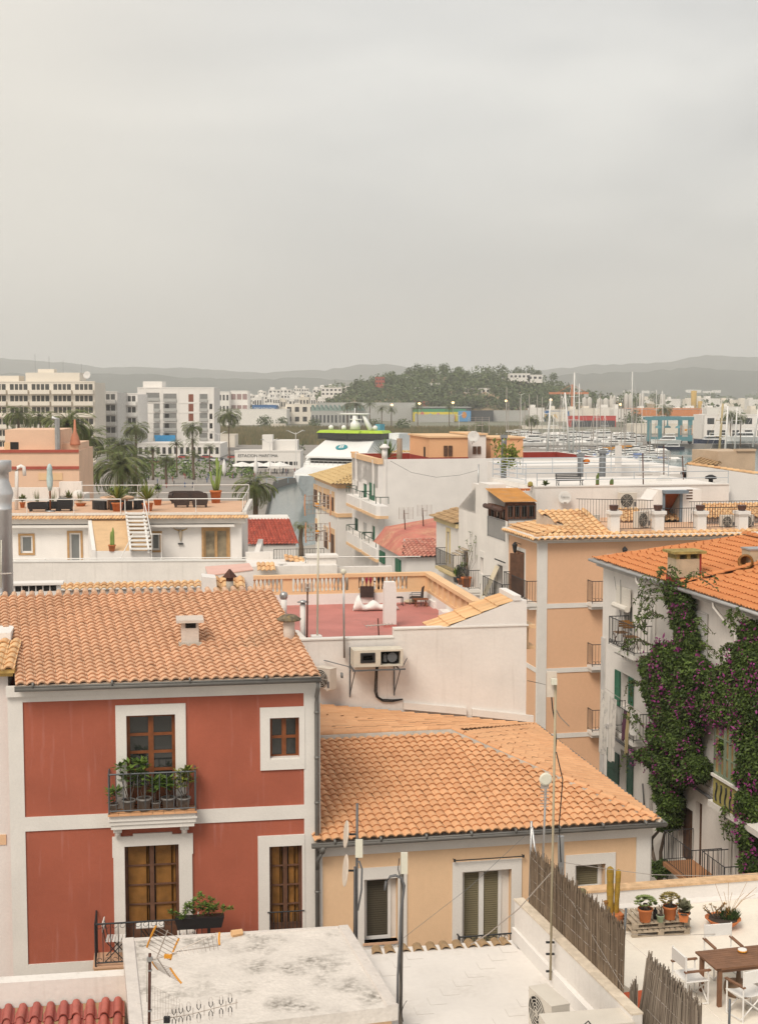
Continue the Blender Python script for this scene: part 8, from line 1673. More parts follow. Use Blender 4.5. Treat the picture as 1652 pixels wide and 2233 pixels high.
for i,(u,v0,v1)in enumerate(((645,943,1040),(589,962,1040),(1135,860,935),(478,945,1010),(740,900,945),(1000,905,950))):
 Y=18.5*FPX/(v1-855);a=G(u,v1,LZ);h=P(u,v0,Y).z-LZ;t=thing('street_lamp','tall lamp post '+['with curved arms by the ferry bow','thin, before the terminal wall','on the road by the dark warehouse','among the promenade palms','behind the ferry bridge','behind the orange rooftop room'][i],'street lamp',loc=(a.x,a.y,LZ));w=MB();w.tube([(0,0,0),(0,0,h)],.12,5,.07);w.tube([(-1.6,0,h+.3),(0,0,h-.4),(1.6,0,h+.5)],.08,4);w.build('pole',offwhite,t);w=MB();[w.cbox((q,0,h+.35),.7,.3,.15)for q in(-1.7,1.7)];w.build('lamp_head',steel,t)
lit=emis('lit_lamp',(1.0,.62,.3),3.0)
for i,(u,v)in enumerate(((854,883),(914,880),(987,878),(1103,874),(1200,872),(1352,882),(1468,902))):
 q=P(u,v,800);t=thing('street_lamp','lit orange street lamp on the far road, %s from the left'%['first','second','third','fourth','fifth','sixth','last'][i],'street lamp',loc=(q.x,q.y,LZ));w=MB();w.tube([(0,0,0),(0,0,q.z-LZ)],.14,4);w.build('pole',gf,t);w=MB(True);w.ball((0,0,q.z-LZ),.8,.8,.6,8,5);w.build('lamp_head',lit,t)
w=MB();rg=random.Random(9)
for i in range(26000):
 Y=rg.uniform(500,690);u=rg.uniform(465,1135);x=(u-CX)/FPX*Y;h=rg.uniform(1.2,3.2);w.cur=rg.random();w.faces([(x-.35,Y,LZ),(x+.35,Y+rg.uniform(-.3,.3),LZ),(x+rg.uniform(-.6,.6),Y,LZ+h)],[(0,1,2)])
o=w.build('reed_bed',mat('reed_bed',(.20,.155,.075),var=.3,vs=.03,rnd=.9,rcol=(.085,.095,.035),bump=0,fine=0));tag(o,'broad brownish green reed bed between the harbour and the warehouses','reeds',None,'stuff')
tm_=mat('teal_roof',(.22,.30,.27),bump=0)
for a in(('long white warehouse beyond the reeds, left of the beige one',505,625,893,800,30,wf,0),('beige industrial building with small windows beyond the reeds',622,690,882,830,30,cf,2),('pinkish ruined farm building in the reed field',505,585,940,640,12,cf,0),('brown-roofed shed behind the palm quay',415,512,948,480,12,cf,0),('white block by the reed bed with one window',590,622,925,690,8,cf,0),('row of grey harbour sheds left of the muralled wall',905,990,905,880,30,gf,0),('dark charcoal warehouse wall right of the mural',1026,1075,896,900,30,dkf,0),('pale grey warehouse between the dark wall and the blue store',1075,1176,896,905,30,gf,0),('white tent-roofed hall in the reed bed',1077,1155,942,620,14,wf,0),('tan flat hall behind the tent-roofed hall',1140,1225,930,720,20,cf,0),('long pale roof stretching behind the saw-tooth warehouse',690,905,879,915,10,gf,0),('white commercial building before the cluster of far houses',470,530,872,1000,30,wf,0),('low white shed row behind the petrol station',1180,1330,880,1150,30,wf,0),('long cream quay hall behind the boat hoist',1380,1530,925,640,20,cf,0),('white marina club with stacked terraces at the right edge',1535,1700,905,560,20,wf,2)):
 block(*a[:7],a[7],name='warehouse',cat='building')
t,fr,W,Hh=block('orange-roofed low shed behind the boatyard',1375,1530,893,780,25,wf,0,name='warehouse',cat='building',roof=of);w=MB();w.box(0,-.2,Hh-3.5,W,0,Hh);w.build('fascia',of,t)
t,fr,W,Hh=block('green-grey saw-tooth roofed warehouse with open bays',678,795,897,770,25,gf,1,cols=14,name='warehouse',cat='building',wm=dkf);w=MB();n=12
for i in range(n):x=W*i/n;w.ext([(x,0,Hh+.3),(x+W/n,0,Hh+.3),(x+W/n*.1,0,Hh+3.4)],(0,24,0))
w.build('saw_tooth_roof',tm_,t)
t,fr,W,Hh=block('long warehouse wall painted with a bright yellow mural',900,1026,890,890,30,dkf,0,name='warehouse',cat='building',roof=gf)
mu=[(0,.92,.02,.72,(.62,.50,.05)),(0,.92,.72,.95,(.05,.25,.12)),(.78,1.0,.02,.8,(.10,.30,.55)),(.12,.2,.1,.75,(.5,.12,.10)),(.26,.34,.1,.6,(.25,.45,.55)),(.40,.47,.1,.65,(.55,.25,.35)),(.03,.08,.15,.6,(.1,.2,.4)),(.55,.62,.05,.4,(.1,.3,.55)),(.66,.74,.1,.5,(.55,.22,.10)),(.84,.93,.25,.75,(.6,.25,.06))]
for i,(x0,x1,z0,z1,c)in enumerate(mu):
 w=MB();d=-.03-i*.01;cx,cz=(x0+x1)/2*W,(z0+z1)/2*(Hh-1)+.5
 if i<3:w.box(x0*W,d,z0*Hh,x1*W,0,z1*Hh)
 else:w.ext([(cx+(x1-x0)*W/2*cos(k*.785),d,cz+(z1-z0)*Hh/2*sin(k*.785))for k in range(8)],(0,.03,0))
 w.build('mural_shape',mat('mural_%d'%i,c,bump=0,var=.1),t)
t,fr,W,Hh=block('blue furniture store with big yellow letters',1176,1240,897,900,30,bf,0,name='store',cat='store');txt(t,'IKEA',4.6,(W*.35,-.08,Hh-3),m=mat('yellow_letters',(.75,.45,.05),bump=0),ext=.03)
t,fr,W,Hh=block('blue store with a white name sign among the far houses',550,602,884,940,20,bf,0,name='store',cat='store');txt(t,'DECATHLON',2.2,(W*.5,-.08,Hh-2.2),m=wf,ext=.03)
t,fr,W,Hh=block('petrol station with a long red canopy behind the yard',1243,1342,908,760,12,mat('red_canopy',(.5,.05,.04),bump=0),0,name='petrol_station',cat='petrol station',cols=6)
w=MB();w.box(.5,-.1,0,W-.5,-.02,Hh-2.2);w.build('forecourt',dkf,t)
q=P(770,884,918);w=MB(True);n=16;r=46*px(918)*.55
for k in range(n):a0,a1=pi*k/n,pi*(k+1)/n;w.faces([(r*cos(a0),0,r*.55*sin(a0)),(r*cos(a1),0,r*.55*sin(a1)),(r*cos(a1),24,r*.55*sin(a1)),(r*cos(a0),24,r*.55*sin(a0))],[(0,1,2,3)])
solo('arched_hall','white arched hall roof rising behind the warehouses','hall',w,wf,loc=(q.x,905,q.z-2))
for i,(u0,u1,vt)in enumerate(((1300,1340,872),(1222,1233,868),(1360,1378,862),(1392,1404,862),(1328,1342,866),(1268,1290,870),(1438,1450,864))):
 a=P(u0,vt,1000);b=P(u1,vt,1000);W=b.x-a.x;w=MB(True);n=max(2,int(W/4));[w.lathe((W*(k+.5)/n,0,0),[(W/n*.5,0),(W/n*.5,a.z-LZ),(.3,a.z-LZ+1.5)],10)for k in range(n)];solo('silo','pale concrete silo group beyond the boatyard, %s from the left'%['fifth','first','sixth','seventh','fourth','third','last'][i]if i not in(0,)else 'widest concrete silo group beyond the boatyard','silo',w,mat('silo',(.50,.48,.44),bump=0),loc=(a.x,1000,LZ),group='concrete silos')
q=P(1512,852,1100);w=MB(True);w.tube([(0,0,0),(0,0,q.z)],2.2,8);w.tube([(5,0,0),(5,0,q.z-8)],1.8,8);solo('mill_tower','ochre mill tower beyond the right-hand boatyard','tower',w,mat('ochre',(.5,.33,.1),bump=0),loc=(q.x,q.y,0))
q=P(1246,875,950);t=thing('tower_crane','orange tower crane with a long jib over the marina','crane',loc=(q.x,950,LZ));h=P(1246,858,950).z-LZ;om=mat('crane_orange',(.5,.18,.08),bump=0);w=MB();w.box(-.6,-.6,0,.6,.6,h+6);w.build('mast',om,t);w=MB();xl_=(1196-1246)*px(950);w.box(xl_,-.5,h-.5,11,.5,h+.9);w.tube([(xl_*.6,0,h+.8),(0,0,h+6),(9,0,h+.8)],.15,4);w.build('jib',om,t);w=MB();w.box(8,-1,h-2.5,11,1,h-.4);w.build('counterweight',gf,t)
rg=random.Random(11);k=0
rows=[('bottom row left of the hill',470,730,870,1050,16,8,0),('middle row left of the hill',500,760,861,1250,15,9,0),('top row left of the hill',560,830,852,1400,15,9,-9),('low row beyond the silos',1300,1652,871,1500,14,8,0),('shed row behind the boatyard',1150,1652,891,930,15,5,0),('hazy upper row beyond the silos',1330,1652,853,3600,20,12,0)]
for(lab,u0,u1,v,Y,n,hh_,tilt)in rows:
 for i in range(n):
  u=u0+(u1-u0)*(i+rg.uniform(.1,.9))/n;wd2=rg.uniform(.8,1.5)*(u1-u0)/n;
  if v==853:
   hp=bv2.ray_cast(EYE,ray(u,v+rg.uniform(-6,5)).normalized())[0]
   if hp is not None:block('hazy white house, %s from the left in the %s'%(ords[i],lab),u,u+wd2,855,hp.y,10,wf,0,group='far town houses',zb=hp.z-2)[0].scale=(1,1,7/max(2,abs(P(u,855,hp.y).z-hp.z+2)))
   continue
  vt=v+tilt*i/n*1.6+rg.uniform(-3.5,3.5);YY=Y+rg.uniform(-40,60);m=rg.choice([wf,wf,wf,cf]);fl=0 if v>870 and u0>1000 else rg.choice([2,3])if Y<1500 else 1;q=P(u,vt,YY)
  block('%s house, %s from the left in the %s'%('white' if m is wf else 'cream',ords[i],lab),u,u+wd2,vt,YY,rg.uniform(12,20),m,fl,group='far town houses',cols=3 if Y<1500 else 2,extra=(.1,rg.uniform(.3,.6),rg.uniform(1,3)),zb=q.z-3.2*fl-.5 if Y<1500 and v<866 else None)
for(u0,u1,v,lab,fl)in((917,960,836,'white villa with arched loggia on the wooded hillside',2),(893,917,845,'low white wall and villa left of the arched villa',1),(1012,1068,847,'long flat-roofed white villa lower on the hillside',1),(1110,1155,815,'white villa at the hilltop between the pines',1),(1150,1182,818,'white annexe right of the hilltop villa',1),(868,886,824,'small white house high on the left of the hill',1),(795,830,832,'white house climbing the left foot of the hill',2),(818,838,823,'reddish house above the left foot of the hill',2),(744,800,843,'row-like white house at the left foot of the hill',1),(903,935,875,'brick-red house at the base of the hill',2),(700,745,846,'wide white house beside the left foot of the hill',2)):
 p=onhill((u0+u1)/2,v+8)or P((u0+u1)/2,v+8,1050);block(lab,u0,u1,v,p.y-8,12,tileRed if 'red' in lab else wf,fl,zb=p.z-1 if fl==1 else p.z-3,cols=max(3,int((u1-u0)/9)),name='villa',cat='villa',th_=.45)
block('modern white blocks with dark balconies beyond the brown-panelled block',468,500,855,800,16,wf,3,cols=4,name='apartment_block',cat='apartment block');block('modern grey-fronted block next to the tall quay palm',503,540,853,810,16,wf,3,cols=3,name='apartment_block',cat='apartment block',wm=mat('rose_grey',(.3,.2,.19),bump=0),tw=.8)
FE=Frame(672,1097,256,-28,z0=-.6);fe=thing('ferry','large white ferry with a lime-green bridge roof and a round teal emblem','ferry',FE)
def loft(secs,m,name,parent=fe,smooth=False):
 w=MB(smooth)
 for(y,pts)in secs:
  w.v.extend([(-x,y,z)for x,z in pts]+[(x,y,z)for x,z in reversed(pts)])
 n=len(secs[0][1])*2
 for i in range(len(secs)-1):
  for k in range(n):a=i*n+k;b=i*n+(k+1)%n;w.f.append((a,b,b+n,a+n));w.r.append(.5)
 w.f.append(tuple(range(n)));w.r.append(.5);w.f.append(tuple((len(secs)-1)*n+k for k in range(n-1,-1,-1)));w.r.append(.5);return w.build(name,m,parent)
fw_=mat('ferry_white',(.78,.78,.76),rough=.35,var=.04,vs=.2,bump=0)
H5=5.6
loft([(-3.6,[(.1,4.6),(.35,H5+.2)]),(-1.5,[(.15,2),(1.9,H5)]),(0,[(.2,-1),(2.9,H5)]),(3,[(1.2,-1),(4.4,H5)]),(8,[(3.2,-1),(6.2,H5)]),(16,[(5.6,-1),(7.0,H5)]),(46,[(6.4,-1),(7.0,H5)])],mat('hull_grey',(.66,.68,.68),rough=.4,bump=0),'hull')
loft([(-1.2,[(2.4,H5-.4),(2.2,H5+.5)]),(3,[(4.9,H5-.4),(4.4,H5+.6)]),(8,[(6.9,H5-.5),(6.0,H5+1)]),(14,[(7.6,H5-.5),(6.6,H5+1.4)])],fw_,'bow_deck')
loft([(9,[(6.7,H5+.5),(6.3,H5+1.6)]),(12,[(6.9,H5+.5),(6.9,8.9)]),(44,[(7,H5),(7,8.9)])],fw_,'superstructure')
w=MB();w.box(-5.0,9.3,H5+1.7,5.0,10.3,H5+2.6);w.build('bow_opening',dark,fe)
loft([(9.6,[(6.4,8.3),(6.3,8.6)]),(15.5,[(5.4,8.4),(5.2,11.6)]),(20,[(5.2,8.4),(5.2,11.9)]),(25,[(5.4,8.4),(5.4,11.3)])],fw_,'sloped_front')
w=MB();w.ext([(-6.9,15.2,11.7),(-2.2,14.4,11.7),(2.2,14.4,11.7),(6.9,15.2,11.7),(6.5,19,11.7),(-6.5,19,11.7)],(0,0,1.15));b_=w.build('bridge',glass,fe)
w=MB();w.hexa([(-7.2,15.0,12.86),(7.2,15.0,12.86),(6.8,19.6,12.86),(-6.8,19.6,12.86)],[(-6.7,15.7,13.35),(6.7,15.7,13.35),(6.5,19.2,13.35),(-6.5,19.2,13.35)]);w.hexa([(-2.6,14.0,12.86),(2.6,14.0,12.86),(2.6,15,12.86),(-2.6,15,12.86)],[(-2.4,14.8,13.3),(2.4,14.8,13.3),(2.4,15.6,13.3),(-2.4,15.6,13.3)]);w.build('bridge_roof',mat('lime_paint',(.36,.52,.03),rough=.4,bump=0),b_)
w=MB();[w.box(x-.05,14.3+abs(x)*.12,11.7,x+.05,15.3,12.86)for x in(-6.3,-5.2,-4.1,-3,-2,-1,0,1,2,3,4.1,5.2,6.3)];w.build('bridge_mullion',iron,b_)
w=MB(True);w.lathe((0,17.5,13.5),[(1.0,0),(.9,1.2),(.6,1.5),(.5,2.6),(.1,2.7)],10);w.box(-3,17,16.3,3,17.8,16.6);w.box(-.9,17,15.3,1.6,17.5,15.5);w.tube([(3.4,17.6,13.4),(2.4,17.6,15),(1.8,17.5,16.3)],.55,6,.3);w.tube([(0,17.4,16.4),(0,17.4,17.6)],.1,4);[w.lathe((x,17,13.5),[(.45,0),(.5,.5),(.2,.8)],8)for x in(-5,-2.2,4.6)];w.build('mast',fw_,fe)
n_=Vector((0,-3.2,5.9)).normalized();lm=Matrix.Rotation(math.atan2(3.2,5.9),4,'X')
w=MB();w.lathe((0,0,0),[(1,-.3),(1,.0)],24);o=w.build('emblem',mat('teal_emblem',(.05,.26,.30),bump=0),fe,loc=(-.2,12.55,10.35));o.rotation_euler=(math.atan2(3.2,5.9)-.0+.0,0,0);o.scale=(1.2,.85,1);txt(o,'B',1.7,(0,0,.03),rx=0,m=fw_,ext=.03)
w=MB();[w.box(-5.6,8.9+k*.45,H5+.95+k*.12,-4.0,9.15+k*.45,H5+1.05+k*.14)for k in range(4)];w.tube([(-6.4,9.0,H5+2.2),(6.4,9.0,H5+2.2)],.05,4);[w.tube([(x,9.0,H5+1.4),(x,9.0,H5+2.2)],.04,4)for x in range(-6,7)];w.build('deck_rail',gf,fe)
w=MB();w.box(2.5,25,8.8,5.5,30,12.6);w.box(-6,25,8.8,1,40,10.6);w.box(3,32,8.8,6,36,11.6);w.build('funnel_casing',fw_,fe);w=MB();w.box(-6.6,38,8.9,6.9,44,10.2);w.ext([(7.03,22,3),(7.03,43,3),(7.03,43,8.8),(7.03,30,8.8)],(.03,0,0));w.box(1.4,23,8.8,2.4,25,14.4);w.build('stern_livery',mat('sky_blue_livery',(.10,.33,.42),bump=0),fe)
def hull(w,L,B,H):
 s=[(0,.05,1.15),(.15,.55,1.08),(.4,.95,1),(1,.85,.92)]
 v=[]
 for(t_,b,h)in s:v+=[(t_*L-L/2,-b*B/2,H*h),(t_*L-L/2,-b*B*.3,0),(t_*L-L/2,b*B*.3,0),(t_*L-L/2,b*B/2,H*h)]
 return w.faces(v,[(i*4+k,i*4+k+1,i*4+k+5,i*4+k+4)for i in range(3)for k in range(3)]+[(i*4+3,i*4,i*4+4,i*4+7)for i in range(3)]+[(0,1,2,3),(12,13,14,15)])
def boat(name,hm_,cab=1,mast=0,cover=None):
 t=thing(name,'x','boat',loc=(0,0,0));w=MB(True);w.smooth=False;hull(w,8,2.6,1.0);w.build('hull',hm_,t)
 if cab:w=MB();w.hexa([(-1.6,-1,.95),(2.6,-1,.95),(2.6,1,.95),(-1.6,1,.95)],[(-.4,-.8,2.0),(2.4,-.85,2.0),(2.4,.85,2.0),(-.4,.8,2.0)]);c=w.build('cabin',fw_,t);w=MB();w.hexa([(-1.3,-1.02,1.3),(2.3,-1.02,1.3),(2.3,1.02,1.3),(-1.3,1.02,1.3)],[(-.75,-.93,1.75),(2.2,-.93,1.75),(2.2,.93,1.75),(-.75,.93,1.75)]);w.build('window',glass,c)
 if cab==2:w=MB();w.box(0,-.75,2.6,2.4,.75,2.7);[w.tube([(x,y,2),(x,y,2.6)],.05,4)for x in(.1,2.3)for y in(-.7,.7)];w.build('flybridge',fw_,t)
 if mast:w=MB();w.tube([(-.5,0,1),(-.5,0,16)],.13,5);w.tube([(-.5,0,2.2),(3.4,0,2.2)],.1,5);w.tube([(-.5,-.8,8),(-.5,.8,8)],.03,4);[w.tube([(-.5,0,12),(x,0,1)],.02,3)for x in(-4,3.9)];w.build('mast',alu,t)
 if cover:w=MB();w.hexa([(-2,-1.1,1),(3.5,-1.1,1),(3.5,1.1,1),(-2,1.1,1)],[(-1,-.3,1.7),(2.5,-.3,1.7),(2.5,.3,1.7),(-1,.3,1.7)]);w.build('cover',cover,t)
 return t
navy=mat('navy_hull',(.02,.03,.07),rough=.3,bump=0)
kinds=[('white cabin cruiser',boat('motorboat',fw_,1)),('white flybridge motorboat',boat('motorboat',fw_,2)),('white sailing yacht',boat('sailing_yacht',fw_,1,1)),('open boat under a blue cover',boat('motorboat',fw_,0,0,mat('blue_cover',(.12,.18,.36),bump=0))),('dark-hulled motorboat',boat('motorboat',navy,1)),('white open dinghy under a pale cover',boat('motorboat',fw_,0,0,fabricw))]
rg=random.Random(21);used=set();cnt={}
def put(k,u,v,z,s,rot,where):
 q=G(u,v,z);lab,src=kinds[k];c=cnt.setdefault((lab,where),0);cnt[(lab,where)]+=1;L='%s %s, %s'%(lab,where,(ords[c]if c<20 else 'one of several')+' from the left' if c<20 else 'among many alike')
 if k not in used:used.add(k);src.location=(q.x,q.y,z);src.rotation_euler=(0,0,rot);src.scale=(s,)*3;o=src
 else:o=copy_tree(src,(q.x,q.y,z),rot,None,None,s)
 o['label']=L;o['group']=lab+'s '+where;return o
for(v,u0,u1,n,s,where)in((1013,1275,1420,20,.52,'in the nearest berth row'),(1004,1235,1475,30,.5,'in the second berth row'),(996,1190,1450,30,.55,'in the third berth row'),(989,1150,1440,28,.6,'in the fourth berth row'),(983,1290,1420,12,.8,'moored below the yard quay')):
 for i in range(n):put(rg.choice([0,0,1,2,2,5,5,0,3,1]),u0+(u1-u0)*(i+rg.uniform(.2,.8))/n,v+rg.uniform(-2,2),0,s*rg.uniform(1,1.45),rg.uniform(-.5,.5)+rg.choice([1.57,.2,2.9]),where)
for(v,u0,u1,n,s,where)in((970,1100,1385,24,.75,'fronting the boatyard'),(961,1110,1400,22,.85,'mid boatyard'),(952,1100,1380,20,.9,'behind the boatyard'),(966,1560,1660,6,1.0,'ashore by the right quay')):
 for i in range(n):put(rg.choice([0,1,1,0,5,2]),u0+(u1-u0)*(i+rg.uniform(.2,.8))/n,v+rg.uniform(-1.5,1.5),LZ+.5,s*rg.uniform(1,1.4),rg.uniform(-.4,.4)+rg.choice([0,pi]),where)
for k,u,v,z,s,L in((4,1545,967,LZ+1.2,1.35,'huge navy-hulled yacht ashore right of the blue hoist'),(1,1450,967,LZ+1.2,1.25,'white motor yacht standing under the blue boat hoist'),(1,1350,969,LZ+.8,1.3,'big white motor yacht just left of the blue hoist'),(4,1460,981,0,1.2,'dark work boat moored below the blue hoist'),(1,1615,962,LZ+1.4,1.6,'large white yacht ashore below the stacked marina club')):put(k,u,v,z,s,.06,'x')['label']=L
w=MB();w.box(-14,0,-1,16,1.5,.5);q=G(1500,996,0);solo('pontoon','floating pontoon across the open water right of the berths','pontoon',w,gf,loc=(q.x,q.y,0))
def berth_mast(u,v0,v1,Y,lab,r=.22,m=None,tilt=0):
 a=P(u,v1,Y);b=P(u+tilt,v0,Y);w=MB(True);w.tube([(0,0,0),b-a],r,6,r*.7);[w.tube([(b-a)*f-Vector((1.2,0,0)),(b-a)*f+Vector((1.2,0,0))],.06,4)for f in(.45,.72)];[w.tube([b-a,(s*4,0,0)],.03,3)for s in(-1,1)];solo('yacht_mast',lab,'mast',w,m or offwhite,loc=a,group='bare yacht masts over the marina')
for i,(u,v0,v1,Y,r,tl)in enumerate(((1242,856,1000,300,.24,-11),(1192,868,990,300,.26,8),(1248,812,1000,320,.2,4),(1228,868,985,420,.14,0),(1262,836,985,430,.14,0),(1376,810,955,520,.18,2),(1398,850,970,520,.14,1),(1445,852,950,540,.14,-2),(1565,880,1010,300,.3,10),(1578,885,1010,290,.25,8),(1600,888,990,330,.22,6),(1640,880,975,330,.26,14),(1530,880,960,560,.12,0),(1206,905,985,380,.12,0),(1318,905,990,420,.12,0),(1300,880,985,460,.13,0),(1430,850,930,600,.13,0))):
 berth_mast(u,v0,v1,Y,'bare pale yacht mast over the marina, '+['thick, second of the leaning pair','thick and leaning, first on the left','the tallest one, behind the leaning pair','thin, between the leaning pair','thin, right of the leaning pair','tall, before the dark yard tree','right of the dark yard tree','just left of the blue hoist','thick yellow-brown at the right white gable','thick, second at the right white gable','left of the small palm','broad and leaning at the picture edge','thin, near the navy-hulled yacht','short, above the red parapet','short, over the near berths','short, over the middle berths','thin, above the orange-roofed shed'][i],r,mat('mast_yellow',(.45,.36,.2),bump=0)if i==8 else None,tl)
a=P(1414,965,507);b=P(1503,965,507);h=P(1414,909,507).z-LZ;W=b.x-a.x;bm=mat('hoist_blue',(.10,.25,.28),rough=.5,bump=0,var=.1);t=thing('boat_hoist','tall blue travelling boat hoist on the boatyard quay','boat hoist',loc=(a.x,507,LZ));D_=9
for x in(0,W):
 for y in(0,D_):
  xx=x+(.38*W if y else 0)*(1 if x==0 else-.3);w=MB();w.box(xx-.7,y-.5,1,xx+.7,y+.5,h-.8);w.build('leg',bm,t);w=MB(True);w.lathe((xx,y,.8),[(.8,-.3),(.8,.3)],12,axis=(0,1,0));w.build('wheel',blackp,t)
w=MB();w.box(-1.4,-.6,h-1.2,W+1.2,.6,h);w.box(.2*W,D_-.6,h-1.2,W*.9,D_+.6,h);w.box(-1,-.6,1.2,W+.8,.6,2.6);w.box(-.7,0,h-1,.5,D_,h-.2);w.box(W-.6,0,h-1,W+.6,D_,h-.2);w.build('beam',bm,t)
w=MB();[w.lathe((W*q,y,h-4),[(1.3,0),(1.0,.6),(.3,.9),(.2,2.8)],8)for q,y in((.22,0),(.5,4),(.72,0))];w.build('sling_block',bm,t)
w=MB();rg=random.Random(4);[w.cbox((rg.uniform(-4,4),rg.uniform(-2,2),.3+i%3*.5),4,.7,.4,rg.uniform(-.2,.2))for i in range(9)];q=G(1342,985,0);solo('kayak_stack','stack of orange and yellow kayaks beside the berths','kayaks',w,orangep,loc=(q.x,q.y,.6))
RG=Frame(0,0,0,12,z0=LZ,pt=P(1510,1035,78));t=thing('white_gable_house','white house with a tile-capped sloping gable at the right edge','house',RG);rI=lambda x,y,yy=0.0:RG.front(*zI(x,y),yy)
pts=[rI(975,270),rI(1165,290),rI(1652,365)];pts[2]=Vector((pts[2].x,0,pts[2].z));X2=pts[2].x+3;w=MB();w.ext([(pts[0].x,0,0),(X2,0,0),(X2,0,pts[2].z-.35),tuple(pts[2]),tuple(pts[1]),tuple(pts[0])],(0,.25,0));a=rI(780,345,2);b=rI(975,300,2);w.box(a.x,2,0,b.x,6,rI(860,350,2).z);w.box(a.x+.5,3,0,b.x+.3,6,b.z);w.build('wall',white2,t)
w=MB();ridge(w,pts[0]+Vector((0,.12,.05)),pts[2]+Vector((0,.12,.05)),.12,.35);w.build('coping',tileC,t);q=[rI(975,270,.3),rI(1275,285,.3)];c_=[rI(1100,188,4.5),rI(1260,182,4.5)]
w=MB();tiles(w,[(q[0].x-.2,.3,q[0].z),(q[1].x,.3,q[0].z),(c_[1].x,4.5,c_[0].z),(c_[0].x,4.5,c_[0].z)],(0,-1,-.2),.3,.4,.06);w.build('roof',tileOld,t)
a=rI(1265,135,1.5);b=rI(1625,110,1.5);w=MB();w.box(a.x,1.5,0,b.x,5,a.z);w.box(b.x-1.2,1.4,a.z,b.x,1.8,b.z);w.build('upper_room',mat('tan_plaster',(.50,.38,.27)),t)
w=MB();a=rI(1110,455,-1.2);b=rI(1275,455,-1.2);w.box(a.x,-1.2,0,b.x,0,a.z);w.box(a.x+.3,-1.1,a.z,b.x-.02,-.3,a.z+.0);w.box(a.x+.25,-1.3,a.z-.0,b.x+.0,-.2,a.z+.08);w.build('chimney',white2,t);w=MB(True);q=rI(1190,450,-.8);w.lathe((q.x,-.8,q.z),[(.12,0),(.12,.25),(.32,.28),(.3,.4),(.1,.5)],12);w.build('roof_cowl',blackp,t);w=MB(True);q=rI(945,405,1.5);w.lathe((q.x,1.5,q.z),[(.12,0),(.12,.25),(.3,.28),(.28,.4),(.1,.5)],12);w.build('roof_cowl',blackp,t)
dish('lettered white dish on the sloping white gable wall',RG,*zI(1310,495),-.3,.42,(-.3,-1,.2),word='Televes');dish('pale dish left of two behind the blue door hut',RG,*zI(605,495),-6,.5,(-.8,-1,.3));dish('pale dish right of two behind the blue door hut',RG,*zI(738,455),-5,.5,(.1,-1,.3))
for(x0,x1,y0,y1,yd,lab)in((540,530,150,760,-7.5,'rusty antenna mast left of the two dishes'),(735,735,75,395,-2,'thin rusty mast above the right dish'),(930,915,180,490,-4,'mast with white-tipped reflector above the blue door hut')):wmast((x0,x1),y0,y1,yd,lab,.03,[('yagi',2.0,.35),('grid',1.2,.3)]if x0!=930 else[('reflector',3.0,.3)],rust,z=zI,fr=RG)
w=MB();w.box(-5200,-60,-6,5200,9000,420);hz=w.build('haze',bpy.data.materials.new('haze_air'));hz['kind']='stuff'
m_=hz.data.materials[0];m_.use_nodes=True;N_=m_.node_tree.nodes;N_.remove(N_['Principled BSDF']);v_=N_.new('ShaderNodeVolumePrincipled');v_.inputs['Color'].default_value=(1,1,1,1);v_.inputs['Density'].default_value=.00021;v_.inputs['Anisotropy'].default_value=.2;m_.node_tree.links.new(v_.outputs[0],N_['Material Output'].inputs['Volume'])
# ================================================================ camera, light, sky
cam=bpy.data.cameras.new('camera');co=bpy.data.objects.new('camera',cam);COL.objects.link(co)
cam.sensor_fit='VERTICAL';cam.sensor_height=24;cam.lens=24*FPX/2233;cam.clip_start=.5;cam.clip_end=30000
co.location=EYE;co.rotation_euler=(pi/2-TH,0,0);sc.camera=co
SE,SA=R(48),R(207)
sd=Vector((sin(SA)*cos(SE),cos(SA)*cos(SE),sin(SE)))
sun=bpy.data.lights.new('sun','SUN');sun.energy=2.4;sun.angle=R(26);sun.color=(1.0,.91,.79)
so=bpy.data.objects.new('sun',sun);COL.objects.link(so);so.rotation_euler=sd.to_track_quat('Z','Y').to_euler()
wd_=bpy.data.worlds.new('World');sc.world=wd_;wd_.use_nodes=True;nt=wd_.node_tree;N=nt.nodes;L=nt.links
bg=N['Background'];sky=N.new('ShaderNodeTexSky');sky.sky_type='NISHITA';sky.sun_disc=False;sky.sun_elevation=SE;sky.sun_rotation=SA;sky.air_density=1.5;sky.dust_density=4
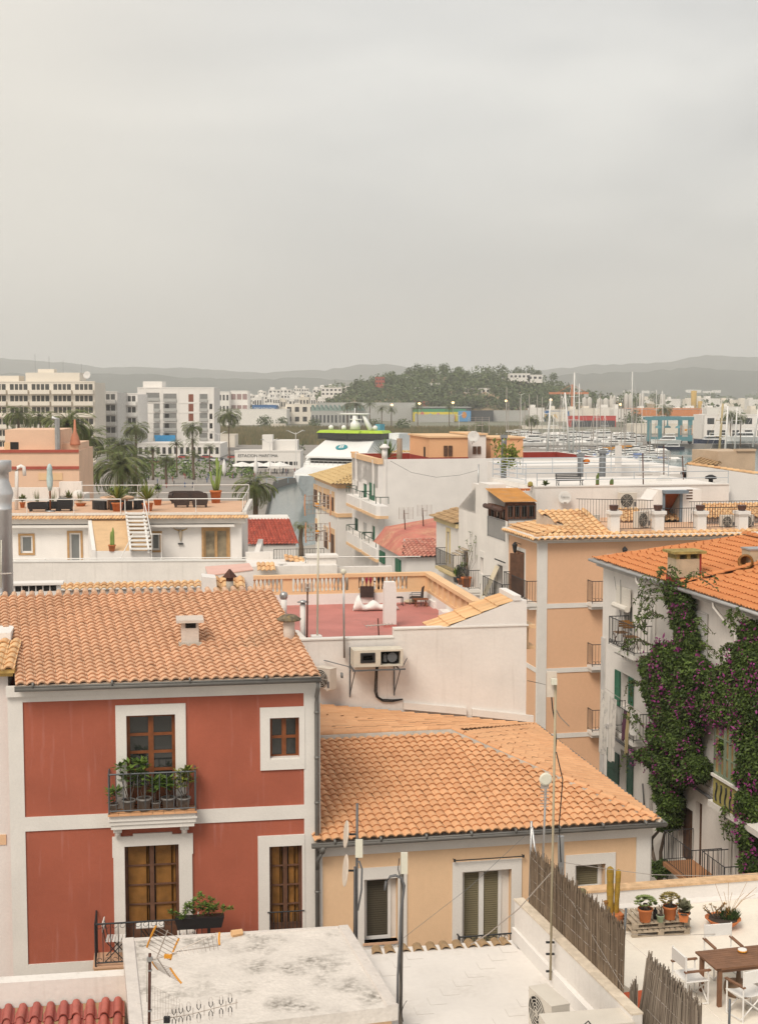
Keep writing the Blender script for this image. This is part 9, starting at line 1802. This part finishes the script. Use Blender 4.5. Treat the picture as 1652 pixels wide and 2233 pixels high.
tc=N.new('ShaderNodeTexCoord');mp=N.new('ShaderNodeMapping');mp.inputs['Scale'].default_value=(1.0,1.0,3.2);L.new(tc.outputs['Generated'],mp.inputs['Vector'])
n1_=N.new('ShaderNodeTexNoise');n1_.inputs['Scale'].default_value=2.6;n1_.inputs['Detail'].default_value=5;n1_.inputs['Roughness'].default_value=.45;n1_.inputs['Distortion'].default_value=.3;L.new(mp.outputs[0],n1_.inputs['Vector'])
rp=N.new('ShaderNodeValToRGB');L.new(n1_.outputs['Fac'],rp.inputs[0]);e=rp.color_ramp.elements
e[0].position=.34;e[0].color=(.555,.555,.55,1);e[1].position=.62;e[1].color=(.83,.815,.775,1)
sx=N.new('ShaderNodeSeparateXYZ');L.new(tc.outputs['Generated'],sx.inputs[0])
def mr(src,a,b,c,d):
 x=N.new('ShaderNodeMapRange');x.interpolation_type='SMOOTHSTEP';L.new(src,x.inputs[0]);x.inputs[1].default_value=a;x.inputs[2].default_value=b;x.inputs[3].default_value=c;x.inputs[4].default_value=d;return x.outputs[0]
def mx(f,a,b,mode='MIX'):
 x=N.new('ShaderNodeMix');x.data_type='RGBA';x.blend_type=mode
 if isinstance(f,float):x.inputs[0].default_value=f
 else:L.new(f,x.inputs[0])
 for i,q in((x.inputs[6],a),(x.inputs[7],b)):
  if isinstance(q,tuple):i.default_value=(*q,1)
  else:L.new(q,i)
 return x.outputs[2]
warm=mx(mr(sx.outputs['X'],-.30,.02,.7,0),rp.outputs[0],(.88,.81,.70))
low=mx(mr(sx.outputs['Z'],-.02,.22,.6,0),warm,(.645,.64,.625))
skyc=mx(.12,low,mx(1.0,sky.outputs[0],(.1,.1,.1),'MULTIPLY'))
L.new(skyc,bg.inputs['Color']);bg.inputs['Strength'].default_value=1.0
sc.view_settings.view_transform='Standard';sc.view_settings.look='None';sc.view_settings.exposure=.14;sc.view_settings.gamma=1
sc.cycles.max_bounces=5;sc.cycles.diffuse_bounces=3;sc.cycles.glossy_bounces=2;sc.cycles.volume_bounces=1;sc.cycles.use_adaptive_sampling=True
try:sc.cycles.use_denoising=True
except Exception:pass
